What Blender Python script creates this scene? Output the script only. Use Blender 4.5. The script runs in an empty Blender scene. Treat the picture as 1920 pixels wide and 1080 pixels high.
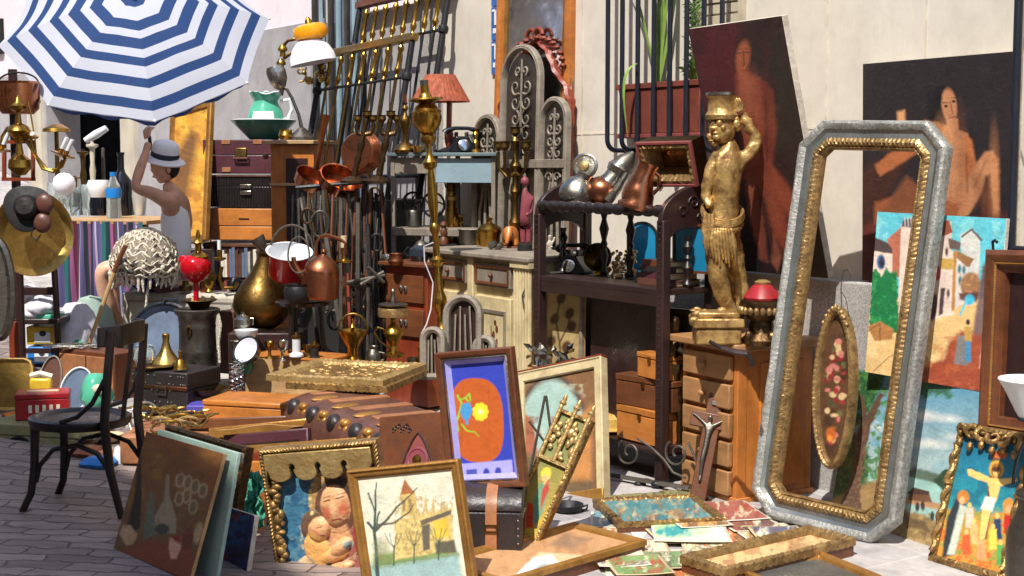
import bpy,bmesh,math,random
import numpy as np
from math import sin,cos,pi,radians,sqrt,atan,atan2,exp
from mathutils import Vector,Matrix,noise
random.seed(7)
rng=np.random.default_rng(7)
C=bpy.context.scene.collection
F=2667.0;EYE=1.55;PITCH=atan(240/F)
V=Vector
FW=V((0,cos(PITCH),-sin(PITCH)));UP=V((0,sin(PITCH),cos(PITCH)));CAM=V((0,0,EYE))
U=V((0.5615,-0.8275,0));N=V((-0.8275,-0.5615,0));WALL_D=4.95
RZ=atan2(U.y,U.x)
def gz(x,y):
 t=-(x*U.x+y*U.y)-6.0
 return 0.0 if t<=0 else min(0.11*(sqrt(t*t+.25)-.5),2.2)
def ray(px,py):
 return V(((px-960)/F,0,0))+FW+UP*((540-py)/F)
def P(px,py,y):
 d=ray(px,py);return CAM+d*(y/d.y)
def Z(px,py,z):
 d=ray(px,py);return CAM+d*((z-EYE)/d.z)
def G(px,py):
 z=0.0
 for _ in range(12):
  p=Z(px,py,z);z=.5*z+.5*gz(p.x,p.y)
 return Z(px,py,gz(p.x,p.y))
def W(px,py,off=0.0):
 d=ray(px,py);t=-(WALL_D-off+CAM.dot(N))/d.dot(N);return CAM+d*t
def proj(p):
 q=p-CAM;w=q.dot(FW);return 960+F*q.x/w,540-F*q.dot(UP)/w
def srgb(c):
 c=[v/255 for v in c]
 return tuple(v/12.92 if v<=.04045 else((v+.055)/1.055)**2.4 for v in c)
def sm(y):return y/F
class MB:
 def __init__(s):s.v=[];s.f=[]
 def add(s,vs,fs,M=None):
  o=len(s.v)
  s.v+=[tuple(M@V(p))for p in vs]if M is not None else[tuple(p)for p in vs]
  s.f+=[tuple(i+o for i in f)for f in fs]
  return s
 def box(s,c,size,M=None,taper=1.0):
  x,y,z=[a/2 for a in size];cx,cy,cz=c;t=taper
  vs=[(cx-x,cy-y,cz-z),(cx+x,cy-y,cz-z),(cx+x,cy+y,cz-z),(cx-x,cy+y,cz-z),(cx-x*t,cy-y*t,cz+z),(cx+x*t,cy-y*t,cz+z),(cx+x*t,cy+y*t,cz+z),(cx-x*t,cy+y*t,cz+z)]
  return s.add(vs,[(0,3,2,1),(4,5,6,7),(0,1,5,4),(1,2,6,5),(2,3,7,6),(3,0,4,7)],M)
 def hexa(s,b,t):
  return s.add(list(b)+list(t),[(0,3,2,1),(4,5,6,7),(0,1,5,4),(1,2,6,5),(2,3,7,6),(3,0,4,7)])
 def tube(s,pts,r,n=8,closed=False,flat=1.0):
  pts=[V(p)for p in pts];m=len(pts)
  rs=list(r)if hasattr(r,'__len__')else[r]*m
  up=None;vs=[]
  for i,p in enumerate(pts):
   a=pts[(i-1)%m]if(closed or i>0)else p;b=pts[(i+1)%m]if(closed or i<m-1)else p
   t=(b-a)
   t=t.normalized()if t.length>1e-9 else V((0,0,1))
   if up is None:up=t.orthogonal().normalized()
   up=(up-t*up.dot(t));up=up.normalized()if up.length>1e-6 else t.orthogonal().normalized()
   q=t.cross(up)
   for k in range(n):
    an=2*pi*k/n
    vs.append(p+up*(rs[i]*cos(an))+q*(rs[i]*flat*sin(an)))
  fs=[]
  for i in range(m if closed else m-1):
   j=(i+1)%m
   for k in range(n):
    k2=(k+1)%n;fs.append((i*n+k,i*n+k2,j*n+k2,j*n+k))
  if not closed:fs+=[tuple(range(n-1,-1,-1)),tuple(range((m-1)*n,m*n))]
  return s.add(vs,fs)
 def lathe(s,prof,n=24,M=None,f=None,closed=True):
  vs=[];fs=[];m=len(prof)
  for i,(r,z)in enumerate(prof):
   for k in range(n):
    a=2*pi*k/n;rr=max(r,1e-4)*(f(a,z)if f else 1)
    vs.append((rr*cos(a),rr*sin(a),z))
  for i in range(m-1):
   for k in range(n):
    k2=(k+1)%n;fs.append((i*n+k,i*n+k2,(i+1)*n+k2,(i+1)*n+k))
  if closed:fs+=[tuple(range(n-1,-1,-1)),tuple(range((m-1)*n,m*n))]
  return s.add(vs,fs,M)
 def ell(s,c,r,n=16,m=10,M=None):
  r=r if hasattr(r,'__len__')else(r,r,r)
  prof=[(sin(pi*i/m),-cos(pi*i/m))for i in range(m+1)]
  T=Matrix.Translation(V(c))@Matrix.Diagonal((r[0],r[1],r[2],1))
  return s.lathe(prof,n,(M@T)if M is not None else T)
 def prism(s,poly,z0,z1,M=None):
  n=len(poly)
  vs=[(x,y,z0)for x,y in poly]+[(x,y,z1)for x,y in poly]
  fs=[tuple(range(n-1,-1,-1)),tuple(range(n,2*n))]+[(i,(i+1)%n,n+(i+1)%n,n+i)for i in range(n)]
  return s.add(vs,fs,M)
 def frame(s,outline,prof,disp=None,step=0.012,M=None):
  pts=[];n=len(outline);arc=0
  for i in range(n):
   a=V((*outline[i],0));b=V((*outline[(i+1)%n],0));z=V((*outline[i-1],0));c=V((*outline[(i+2)%n],0))
   e=(b-a);L=e.length;e.normalize();e0=(a-z).normalized();e1=(c-b).normalized()
   nn=V((-e.y,e.x,0))
   def miter(p,q):
    m=V((-p.y-q.y,p.x+q.x,0));m.normalize();d=m.dot(V((-q.y,q.x,0)));return m/max(d,.3)
   m0=miter(e0,e);m1=miter(e,e1)
   k=max(1,int(L/step))if disp else 1
   for j in range(k):
    t=j/k;pts.append((a+e*(L*t),m0*(1-t)+m1*t,arc+L*t))
   arc+=L
  vs=[];fs=[];m=len(prof);q=len(pts)
  for(p,mi,ar)in pts:
   for j,(d,h)in enumerate(prof):
    x=p+mi*d;vs.append((x.x,x.y,h+(disp(ar,j,arc)if disp else 0)))
  for i in range(q):
   i2=(i+1)%q
   for j in range(m):
    j2=(j+1)%m;fs.append((i*m+j,i2*m+j,i2*m+j2,i*m+j2))
  return s.add(vs,fs,M)
def rect(w,h):return[(0,0),(w,0),(w,h),(0,h)]
def octo(w,h,c):return[(c,0),(w-c,0),(w,c),(w,h-c),(w-c,h),(c,h),(0,h-c),(0,c)]
def oval(w,h,n=56):return[(w/2+w/2*cos(2*pi*i/n),h/2+h/2*sin(2*pi*i/n))for i in range(n)]
MATS={}
def mat(name,c1,c2=None,rough=.6,metal=0.0,scale=9,bump=.15,bscale=70,stretch=None,trans=0,rvar=.15,spec=.5,contrast=.25,dirt=None):
 if dirt is None:dirt=0 if(trans or bump==0)else .34
 m=bpy.data.materials.new(name);m.use_nodes=True;nt=m.node_tree;N_=nt.nodes;L=nt.links
 b=N_['Principled BSDF'];b.inputs['Metallic'].default_value=metal;b.inputs['Roughness'].default_value=rough
 b.inputs['Specular IOR Level'].default_value=spec
 c1=srgb(c1);c2=srgb(c2)if c2 else tuple(v*.7 for v in c1)
 tc=N_.new('ShaderNodeTexCoord');mp=N_.new('ShaderNodeMapping');L.new(tc.outputs['Object'],mp.inputs[0])
 if stretch:mp.inputs['Scale'].default_value=stretch
 n1=N_.new('ShaderNodeTexNoise');n1.inputs['Scale'].default_value=scale;n1.inputs['Detail'].default_value=6;n1.inputs['Roughness'].default_value=.65
 L.new(mp.outputs[0],n1.inputs[0])
 r=N_.new('ShaderNodeValToRGB');r.color_ramp.elements[0].position=.5-contrast;r.color_ramp.elements[1].position=.5+contrast
 r.color_ramp.elements[0].color=(*c1,1);r.color_ramp.elements[1].color=(*c2,1)
 L.new(n1.outputs[0],r.inputs[0])
 if dirt:
  n4=N_.new('ShaderNodeTexNoise');n4.inputs['Scale'].default_value=4.5;n4.inputs['Detail'].default_value=9;n4.inputs['Roughness'].default_value=.75;L.new(tc.outputs['Object'],n4.inputs[0])
  r4=N_.new('ShaderNodeValToRGB');r4.color_ramp.elements[0].position=.36;r4.color_ramp.elements[1].position=.6
  r4.color_ramp.elements[0].color=(1-dirt,1-dirt*1.05,1-dirt*1.1,1);r4.color_ramp.elements[1].color=(1.05,1.05,1.05,1);L.new(n4.outputs[0],r4.inputs[0])
  mx=N_.new('ShaderNodeMix');mx.data_type='RGBA';mx.blend_type='MULTIPLY';mx.inputs[0].default_value=1
  L.new(r.outputs[0],mx.inputs[6]);L.new(r4.outputs[0],mx.inputs[7]);L.new(mx.outputs[2],b.inputs['Base Color'])
 else:L.new(r.outputs[0],b.inputs['Base Color'])
 n2=N_.new('ShaderNodeTexNoise');n2.inputs['Scale'].default_value=bscale;n2.inputs['Detail'].default_value=4
 L.new(mp.outputs[0],n2.inputs[0])
 mr=N_.new('ShaderNodeMapRange');mr.inputs[3].default_value=max(.02,rough-rvar);mr.inputs[4].default_value=min(1,rough+rvar)
 mr.inputs[1].default_value=.3;mr.inputs[2].default_value=.7
 L.new(n1.outputs[0],mr.inputs[0]);L.new(mr.outputs[0],b.inputs['Roughness'])
 if bump:
  bm=N_.new('ShaderNodeBump');bm.inputs['Strength'].default_value=bump;bm.inputs['Distance'].default_value=.01
  L.new(n2.outputs[0],bm.inputs['Height']);L.new(bm.outputs[0],b.inputs['Normal'])
 if trans:b.inputs['Transmission Weight'].default_value=trans;b.inputs['IOR'].default_value=1.45
 MATS[name]=m;return m
def wood(name,c1,c2,rough=.45,axis='z',scale=5,**k):
 st={'x':(.12,1,1),'y':(1,.12,1),'z':(1,1,.12)}[axis]
 return mat(name,c1,c2,rough,scale=scale*4,stretch=st,bump=k.pop('bump',.12),bscale=60,contrast=.3,**k)
def paintmat():
 m=bpy.data.materials.new('oil_paint');m.use_nodes=True;nt=m.node_tree;N_=nt.nodes;L=nt.links
 b=N_['Principled BSDF'];b.inputs['Roughness'].default_value=.5
 a=N_.new('ShaderNodeAttribute');a.attribute_name='Col'
 tc=N_.new('ShaderNodeTexCoord');n2=N_.new('ShaderNodeTexNoise');n2.inputs['Scale'].default_value=55;n2.inputs['Detail'].default_value=5
 L.new(tc.outputs['Object'],n2.inputs[0])
 mx=N_.new('ShaderNodeMix');mx.data_type='RGBA';mx.blend_type='MULTIPLY';mx.inputs[0].default_value=1
 r=N_.new('ShaderNodeValToRGB');r.color_ramp.elements[0].position=.3;r.color_ramp.elements[1].position=.7
 r.color_ramp.elements[0].color=(.93,.93,.94,1);r.color_ramp.elements[1].color=(1.05,1.05,1.04,1)
 L.new(n2.outputs[0],r.inputs[0]);L.new(a.outputs['Color'],mx.inputs[6]);L.new(r.outputs[0],mx.inputs[7]);L.new(mx.outputs[2],b.inputs['Base Color'])
 bm=N_.new('ShaderNodeBump');bm.inputs['Strength'].default_value=.2;bm.inputs['Distance'].default_value=.006
 L.new(n2.outputs[0],bm.inputs['Height']);L.new(bm.outputs[0],b.inputs['Normal'])
 MATS['oil_paint']=m
LABELS={}
class Thing:
 def __init__(s,name,label,cat,loc=(0,0,0),M=None,group=None,rz=0.0,kind=None,y=None):
  o=bpy.data.objects.new(name,None);C.objects.link(o);o.empty_display_size=.05
  s.M=M.copy()if M is not None else Matrix.Translation(V(loc))@Matrix.Rotation(rz,4,'Z')
  o.matrix_world=s.M;o['label']=label;o['category']=cat
  if group:o['group']=group
  if kind:o['kind']=kind
  s.o=o;s.I=s.M.inverted();s.y=y if y else V(s.M.translation).y;s.s=s.y/F
 def L(s,px,py,dy=0.0):return s.I@P(px,py,s.y+dy)
 def w(s,p):return s.I@V(p)
 def p(s,name,mb,m,bevel=0,smooth=38,parent=None,label=None):
  o=link(name,mb,m,bevel,smooth);o.parent=parent or s.o
  if label:o['label']=label
  return o
 def lat(s,name,prof,m,n=24,at=None,tilt=None,f=None,parent=None,label=None):
  M=Matrix.Translation(V(at)if at is not None else V((0,0,0)))
  if tilt is not None:M=M@V((0,0,1)).rotation_difference(V(tilt).normalized()).to_matrix().to_4x4()
  mb=MB().lathe([(r*s.s,h*s.s)for r,h in prof],n,M,f,False)
  return s.p(name,mb,m,parent=parent,label=label)
def link(name,mb,m,bevel=0,smooth=38):
 me=bpy.data.meshes.new(name);me.from_pydata(mb.v,[],mb.f);me.validate()
 bm=bmesh.new();bm.from_mesh(me);bmesh.ops.recalc_face_normals(bm,faces=bm.faces)
 for f in bm.faces:f.smooth=True
 bm.to_mesh(me);bm.free()
 me.set_sharp_from_angle(angle=radians(smooth))
 me.materials.append(MATS[m]if isinstance(m,str)else m)
 o=bpy.data.objects.new(name,me);C.objects.link(o)
 if bevel:
  b=o.modifiers.new('bevel','BEVEL');b.width=bevel;b.segments=2;b.limit_method='ANGLE';b.angle_limit=radians(40)
 return o
def solo(name,mb,m,label,cat,loc=(0,0,0),group=None,bevel=0,smooth=38,kind=None):
 loc=V(loc);q=MB();q.v=[tuple(V(v)-loc)for v in mb.v];q.f=mb.f
 o=link(name,q,m,bevel,smooth);o.location=loc
 if kind:o['kind']=kind
 if kind!='structure':
  o['label']=label;o['category']=cat
 elif label:o['label']=label
 if group:o['group']=group
 return o
def standing(name,label,cat,px,py,y,group=None,rz=0.0):
 return Thing(name,label,cat,P(px,py,y),rz=rz,group=group,y=y)
def panelM(TL,TR,BL):
 TL,TR,BL=V(TL),V(TR),V(BL)
 x=TR-TL;w=x.length;x.normalize();yv=TL-BL;yv=yv-x*yv.dot(x);h=yv.length;yv.normalize();z=x.cross(yv)
 org=TL-yv*h
 M=Matrix(((x.x,yv.x,z.x,org.x),(x.y,yv.y,z.y,org.y),(x.z,yv.z,z.z,org.z),(0,0,0,1)))
 return M,w,h
class Panel(Thing):
 def __init__(s,name,label,cat,TL,TR,BL,group=None):
  M,s.pw,s.ph=panelM(TL,TR,BL)
  super().__init__(name,label,cat,M=M,group=group)
 def px(s,x,y,z=0.0):return proj(s.M@V((x,y,z)))
 def at(s,px,py,h=0.0):
  d=s.I.to_3x3()@ray(px,py);o=s.I@CAM;t=(h-o.z)/d.z;return o+d*t
class Painter:
 def __init__(s,T,x0,x1,y0,y1,base,z=0.0,dens=1.35,warp=.6):
  a=V(T.px(x0,y0,z));b=V(T.px(x1,y0,z));c=V(T.px(x0,y1,z));d=V(T.px(x1,y1,z))
  nx=int(max((b-a).length,(d-c).length)/dens)+4;ny=int(max((c-a).length,(d-b).length)/dens)+4
  s.T=T;s.nx=nx;s.ny=ny;s.brush=warp>0
  gx,gy=np.meshgrid(np.linspace(x0,x1,nx),np.linspace(y0,y1,ny));s.gx=gx;s.gy=gy;s.z=z
  M=np.array(T.M);pts=np.stack([gx,gy,np.full_like(gx,z),np.ones_like(gx)],-1)@M.T
  q=pts[...,:3]-np.array(CAM);w=q@np.array(FW)
  s.X=960+F*q[...,0]/w;s.Y=540-F*(q@np.array(UP))/w
  s.c=np.zeros((ny,nx,3));s.c[:]=srgb(base)
  if warp:ax_,ay_=warp*s.nz(11,41)+.5*warp*s.nz(4,43),warp*s.nz(11,42)+.5*warp*s.nz(4,44);s.X=s.X+ax_;s.Y=s.Y+ay_
 def mixin(s,m,c):
  m=m[...,None];s.c=s.c*(1-m)+np.array(srgb(c))*m;return s
 def nz(s,sc,seed=0):
  r=np.random.default_rng(seed+11);T_=r.uniform(-1,1,(64,64));out=np.zeros_like(s.X);a=1;tot=0
  th=r.uniform(0,pi);cx,sx=cos(th),sin(th)
  for o in range(4):
   f=2**o/(sc*.8);x=(s.X*cx+s.Y*sx)*f+17*o;y=(-s.X*sx+s.Y*cx)*f+31*o
   xi=np.floor(x).astype(int);yi=np.floor(y).astype(int);u=x-xi;v=y-yi;u=u*u*(3-2*u);v=v*v*(3-2*v)
   g=lambda i,j:T_[(xi+i)%64,(yi+j)%64]
   out+=a*((g(0,0)*(1-u)+g(1,0)*u)*(1-v)+(g(0,1)*(1-u)+g(1,1)*u)*v);tot+=a*.6;a*=.55
  return out/tot
 def poly(s,pts,c,soft=1.2,al=1.0,wob=0):
  X,Y=s.X,s.Y
  if wob:X=X+wob*s.nz(9,3);Y=Y+wob*s.nz(9,4)
  ins=np.zeros(X.shape,bool);dm=np.full(X.shape,1e9);n=len(pts)
  for i in range(n):
   x0,y0=pts[i];x1,y1=pts[(i+1)%n]
   cnd=((y0>Y)!=(y1>Y));xx=(x1-x0)*(Y-y0)/((y1-y0)if y1!=y0 else 1e-9)+x0
   ins^=cnd&(X<xx)
   L2=(x1-x0)**2+(y1-y0)**2+1e-9;t=np.clip(((X-x0)*(x1-x0)+(Y-y0)*(y1-y0))/L2,0,1)
   dm=np.minimum(dm,np.hypot(X-x0-t*(x1-x0),Y-y0-t*(y1-y0)))
  sd=np.where(ins,-dm,dm);return s.mixin(np.clip(.5-sd/(2*soft),0,1)*al,c)
 def ell(s,cx,cy,rx,ry,c,rot=0,soft=1.2,al=1.0):
  dx=s.X-cx;dy=s.Y-cy;a=radians(rot);u=dx*cos(a)+dy*sin(a);v=-dx*sin(a)+dy*cos(a)
  d=(np.sqrt((u/rx)**2+(v/ry)**2)-1)*min(rx,ry);return s.mixin(np.clip(.5-d/(2*soft),0,1)*al,c)
 def line(s,pts,w,c,al=1.0,soft=1.0,w2=None):
  dm=np.full(s.X.shape,1e9);n=len(pts)-1
  for i in range(n):
   x0,y0=pts[i];x1,y1=pts[i+1];L2=(x1-x0)**2+(y1-y0)**2+1e-9
   t=np.clip(((s.X-x0)*(x1-x0)+(s.Y-y0)*(y1-y0))/L2,0,1);ww=w if w2 is None else w+(w2-w)*(i+t)/n
   dm=np.minimum(dm,np.hypot(s.X-x0-t*(x1-x0),s.Y-y0-t*(y1-y0))-ww/2)
  return s.mixin(np.clip(.5-dm/(2*soft),0,1)*al,c)
 def grad(s,y0,c0,y1,c1,al=1.0):
  t=np.clip((s.Y-y0)/(y1-y0),0,1)[...,None];col=np.array(srgb(c0))*(1-t)+np.array(srgb(c1))*t
  s.c=s.c*(1-al)+col*al;return s
 def mott(s,c,sc,al=.6,seed=1,th=.1,box=None):
  m=np.clip((s.nz(sc,seed)-th)*2.5,0,1)*al
  if box:m=m*((s.X>box[0])&(s.X<box[2])&(s.Y>box[1])&(s.Y<box[3]))
  return s.mixin(m,c)
 def build(s,name='canvas',parent=None,m='oil_paint',back=None,label=None):
  nx,ny=s.nx,s.ny
  if s.brush:
   X0,Y0=s.X,s.Y;k=np.clip(s.nz(50,61)*2,-1,1);s.X=X0*.22+Y0*k*.5;s.Y=Y0*1.3-X0*k*.5;b1=s.nz(5,62);s.X,s.Y=X0,Y0
   s.c=s.c*(1+.17*b1+.12*s.nz(22,63))[...,None]+.012*np.clip(b1,0,1)[...,None]
  co=np.stack([s.gx,s.gy,np.full_like(s.gx,s.z)],-1).reshape(-1,3)
  idx=np.arange(nx*ny).reshape(ny,nx)
  f=np.stack([idx[:-1,:-1],idx[:-1,1:],idx[1:,1:],idx[1:,:-1]],-1).reshape(-1,4)
  me=bpy.data.meshes.new(name);nv=len(co);nf=len(f)
  vs=co.tolist();fs=f.tolist();x0,x1,y0,y1=s.gx[0,0],s.gx[0,-1],s.gy[0,0],s.gy[-1,0]
  me.from_pydata(vs,[],fs);me.update()
  at=me.color_attributes.new('Col','FLOAT_COLOR','POINT')
  col=np.ones((nv,4),np.float32);col[:,:3]=np.clip(s.c.reshape(-1,3),.003,.95);at.data.foreach_set('color',col.ravel())
  me.materials.append(MATS[m]);o=bpy.data.objects.new(name,me);C.objects.link(o);o.parent=parent or s.T.o
  if label:o['label']=label
  return o
def stretcher(T,x0,x1,y0,y1,depth,m='canvas_edge',name='stretcher'):
 return T.p(name,MB().box(((x0+x1)/2,(y0+y1)/2,-depth/2-.002),(x1-x0,y1-y0,depth)),m,bevel=.002)
def skin(name,chains,m,parent,sub=2,disp=None,root=None):
 vs=[];rs=[];es=[];idx={}
 for ch in chains:
  prev=None
  for p,r in ch:
   k=tuple(round(a,5)for a in p)
   if k not in idx:idx[k]=len(vs);vs.append(k);rs.append(r)
   i=idx[k]
   if prev is not None and prev!=i:es.append((prev,i))
   prev=i
 me=bpy.data.meshes.new(name);me.from_pydata(vs,es,[]);o=bpy.data.objects.new(name,me);C.objects.link(o)
 md=o.modifiers.new('skin','SKIN');md.use_smooth_shade=True
 sv=me.skin_vertices[0]if me.skin_vertices else None
 if sv is None:
  bpy.context.view_layer.objects.active=o;bpy.ops.mesh.customdata_skin_add();sv=me.skin_vertices[0]
 for i,r in enumerate(rs):
  sv.data[i].radius=(r,r)if not hasattr(r,'__len__')else r;sv.data[i].use_root=(i==0)
 sb=o.modifiers.new('sub','SUBSURF');sb.levels=sub;sb.render_levels=sub
 if disp:
  tx=bpy.data.textures.new(name+'_lumps','CLOUDS');tx.noise_scale=disp[1]
  d=o.modifiers.new('lumps','DISPLACE');d.texture=tx;d.strength=disp[0];d.mid_level=.5
 dg=bpy.context.evaluated_depsgraph_get();ev=o.evaluated_get(dg);bm=bpy.data.meshes.new_from_object(ev)
 o.modifiers.clear();o.data=bm
 for pg in bm.polygons:pg.use_smooth=True
 bm.materials.clear();bm.materials.append(MATS[m]if isinstance(m,str)else m)
 o.parent=parent
 return o
def expm(r):
 t=sqrt(r[0]**2+r[1]**2+r[2]**2)
 return np.eye(3)if t<1e-9 else np.array(Matrix.Rotation(t,3,V(r)))
def fitM(TL,TR,BR,BL,anchor,y,yaw=0,lean=12,pw=25.0):
 pts={'TL':TL,'TR':TR,'BR':BR,'BL':BL}
 A=np.array(P(*pts[anchor],y));a=radians(yaw);x=Matrix.Rotation(a,3,'Z')@U;n=Matrix.Rotation(a,3,'Z')@N
 zz=n*cos(radians(lean))+V((0,0,1))*sin(radians(lean));yv=zz.cross(x)
 R0=np.array(((x.x,yv.x,zz.x),(x.y,yv.y,zz.y),(x.z,yv.z,zz.z)))
 uv={'TL':(0,1),'TR':(1,1),'BR':(1,0),'BL':(0,0)};s=y/F
 q=np.array([0,0,0,log_((V(TR)-V(TL)).length*s*1.15),log_((V(TL)-V(BL)).length*s)])
 au=uv[anchor];cam=np.array(CAM);fw=np.array(FW);up=np.array(UP)
 def pose(q):
  R=R0@expm(q[:3]);w,h=math.exp(q[3]),math.exp(q[4]);return R,A-R@np.array([au[0]*w,au[1]*h,0]),w,h
 def res(q):
  R,o,w,h=pose(q);out=[]
  for k,p in pts.items():
   if k==anchor:continue
   c=o+R@np.array([uv[k][0]*w,uv[k][1]*h,0])-cam;d=c@fw
   out+=[960+F*c[0]/d-p[0],540-F*(c@up)/d-p[1]]
  return np.array(out+[pw*q[0],pw*q[1],pw*q[2]])
 for _ in range(40):
  r=res(q);J=np.stack([(res(q+e)-r)/1e-5 for e in np.eye(5)*1e-5],1)
  q=q-np.linalg.solve(J.T@J+1e-6*np.eye(5),J.T@r)*.7
 R,o,w,h=pose(q)
 M=Matrix([[*R[0],o[0]],[*R[1],o[1]],[*R[2],o[2]],[0,0,0,1]])
 return M,w,h,res(q)[:6]
log_=math.log
class Fit(Panel):
 def __init__(s,name,label,cat,TL,TR,BR,BL,anchor,y,yaw=0,lean=12,pw=25.0,group=None):
  M,s.pw,s.ph,r=fitM(TL,TR,BR,BL,anchor,y,yaw,lean,pw)
  Thing.__init__(s,name,label,cat,M=M,group=group)
  if DBG:
   cs=[M@V((a*s.pw,b*s.ph,0))for a,b in((0,1),(1,1),(1,0),(0,0))]
   print('FIT',name,'%.2fx%.2f'%(s.pw,s.ph),'err',np.round(r).astype(int).tolist(),'wall',['%.2f'%(WALL_D+c.dot(N))for c in cs],'z',['%.2f'%(c.z-gz(c.x,c.y))for c in cs])
import os
DBG=bool(os.environ.get('DBG'))
def baseM(A,B):
 A,B=V(A),V(B);x=B-A;x.z=0;x.normalize();y=V((-x.y,x.x,0))
 return Matrix(((x.x,y.x,0,A.x),(x.y,y.y,0,A.y),(0,0,1,A.z),(0,0,0,1)))
class Based(Thing):
 def __init__(s,name,label,cat,A,B,group=None):
  s.pw=(V(B)-V(A)).to_2d().length;super().__init__(name,label,cat,M=baseM(A,B),group=group)
paintmat()
mat('brass',(206,164,78),(120,88,38),.3,1,scale=14,bump=.08,bscale=50,contrast=.35)
mat('brass_pale',(214,184,112),(140,112,60),.33,1,scale=18,bump=.1,contrast=.35)
mat('brass_dark',(142,112,62),(62,47,28),.42,1,scale=22,bump=.15,contrast=.3)
mat('bronze',(124,98,68),(40,30,24),.45,1,scale=25,bump=.3,contrast=.25)
mat('copper',(214,144,108),(136,76,50),.28,1,scale=9,bump=.05,contrast=.35)
mat('copper_dull',(190,124,90),(110,66,48),.38,1,scale=11,bump=.08,contrast=.35)
mat('silver',(208,204,194),(120,114,104),.3,1,scale=20,bump=.15,contrast=.3)
mat('pewter',(150,145,136),(84,78,72),.45,1,scale=18,bump=.15,contrast=.3)
mat('chrome',(220,222,224),(170,172,176),.12,1,bump=0)
mat('iron',(66,62,60),(30,26,26),.6,.6,scale=16,bump=.3)
mat('iron_grey',(112,106,98),(62,56,50),.6,.5,scale=18,bump=.3)
mat('iron_black',(34,36,42),(18,18,22),.5,.2,scale=10,bump=.15)
mat('iron_blue',(34,40,56),(24,28,40),.45,.1,scale=6,bump=.1)
mat('rust',(96,62,48),(48,32,28),.75,.3,scale=16,bump=.35)
mat('gilt',(198,164,108),(92,64,40),.46,.6,scale=24,bump=.35,bscale=90,contrast=.22)
mat('gilt_worn',(200,164,100),(96,66,44),.45,.7,scale=30,bump=.45,bscale=90,contrast=.2)
mat('gilt_pale',(224,196,134),(150,112,62),.42,.6,scale=26,bump=.35,contrast=.25)
mat('gilt_wood',(196,146,74),(138,92,42),.42,.5,scale=14,bump=.2)
mat('gold_leaf',(234,196,124),(112,72,42),.4,.6,scale=16,bump=.6,bscale=34,contrast=.2)
mat('silvered',(190,190,184),(116,116,114),.48,.4,scale=60,bump=.35,bscale=120,contrast=.2)
mat('silver_band',(156,160,158),(126,130,130),.3,.7,scale=8,bump=.08)
wood('wood_dark',(62,40,38),(32,20,22),.38)
wood('wood_darkx',(62,42,38),(34,22,22),.4,'x')
wood('wood_black',(38,28,28),(22,16,18),.35)
wood('wood_brown',(120,70,42),(74,40,24),.42)
wood('wood_brownx',(126,76,46),(78,44,26),.42,'x')
wood('wood_orange',(204,130,62),(160,90,38),.4)
wood('wood_orangex',(208,136,64),(164,94,40),.4,'x')
wood('wood_pale',(202,166,118),(158,122,80),.55)
wood('wood_palex',(200,166,120),(158,122,82),.55,'x')
wood('wood_cream',(214,200,160),(178,158,116),.55)
wood('wood_grey',(156,146,132),(108,98,88),.65)
wood('wood_red',(150,66,38),(104,40,24),.4)
wood('plywood',(214,172,108),(186,140,80),.55,'x')
mat('stone_grey',(150,146,140),(124,120,116),.9,scale=5,bump=.2)
mat('granite',(184,180,176),(140,136,134),.85,scale=110,bump=.15,contrast=.12,dirt=.14)
mat('grey_plaster',(172,170,172),(152,148,152),.9,scale=2,bump=.1,dirt=.15)
mat('pink_plaster',(234,224,230),(222,210,218),.9,scale=1.5,bump=.06,dirt=.06)
mat('shutter_paint',(206,194,172),(188,176,152),.6,bump=.05)
mat('mortar',(226,216,200),(204,192,174),.9,scale=14,bump=.2)
mat('terracotta',(136,66,50),(104,48,38),.75,scale=8,bump=.12)
mat('leaf',(112,148,66),(72,110,44),.45,scale=20,bump=.1)
mat('leaf_pale',(160,186,96),(110,146,62),.5,scale=20,bump=.1)
mat('soil',(60,44,34),(36,28,22),.95,bump=.5)
mat('leather_dark',(52,44,44),(32,28,30),.42,scale=14,bump=.25)
mat('leather_tan',(180,122,82),(136,88,58),.5,scale=12,bump=.15)
mat('leather_purple',(96,52,60),(64,34,42),.42,scale=12,bump=.15)
mat('leather_brown',(110,70,56),(76,46,38),.45,scale=12,bump=.15)
mat('fabric_grey',(190,184,170),(168,160,146),.8,scale=60,bump=.2)
mat('enamel_white',(232,234,236),(218,220,222),.18,bump=0)
mat('enamel_red',(208,22,26),(184,14,20),.18,bump=0)
mat('enamel_teal',(52,150,122),(104,190,160),.2,scale=5,bump=0,contrast=.35)
mat('enamel_green',(70,130,106),(52,108,88),.2,bump=0)
mat('enamel_dark',(40,48,58),(26,32,42),.2,bump=0)
mat('enamel_blue',(112,128,152),(92,108,134),.35,scale=3,bump=.02)
mat('glass_white',(236,236,244),(226,226,236),.15,bump=0)
mat('glass_orange',(246,172,30),(238,150,16),.15,bump=0)
mat('glass_red',(190,12,28),(140,6,18),.08,bump=0)
mat('glass_clear',(232,240,240),(220,232,232),.05,bump=0,trans=.85,rvar=.02)
mat('glass_blue',(40,146,190),(24,112,160),.1,bump=.05)
mat('bottle_dark',(20,24,34),(12,14,22),.12,bump=0)
mat('label_blue',(30,130,210),(24,110,190),.4,bump=0)
mat('plastic_black',(24,26,30),(16,17,20),.22,bump=.02)
mat('red_paint',(150,82,78),(116,52,52),.5,scale=18,bump=.2)
mat('mauve_paint',(150,72,84),(116,50,62),.5,scale=14,bump=.15)
mat('black_matte',(22,20,20),(14,13,13),.7,bump=.1)
mat('canvas_edge',(212,204,190),(178,168,152),.85,scale=30,bump=.3)
mat('board_green',(168,192,182),(144,170,160),.75,scale=9,bump=.35)
mat('paper',(232,226,210),(214,204,184),.8,bump=.04)
mat('paper_old',(214,196,160),(190,168,130),.8,bump=.05)
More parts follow.
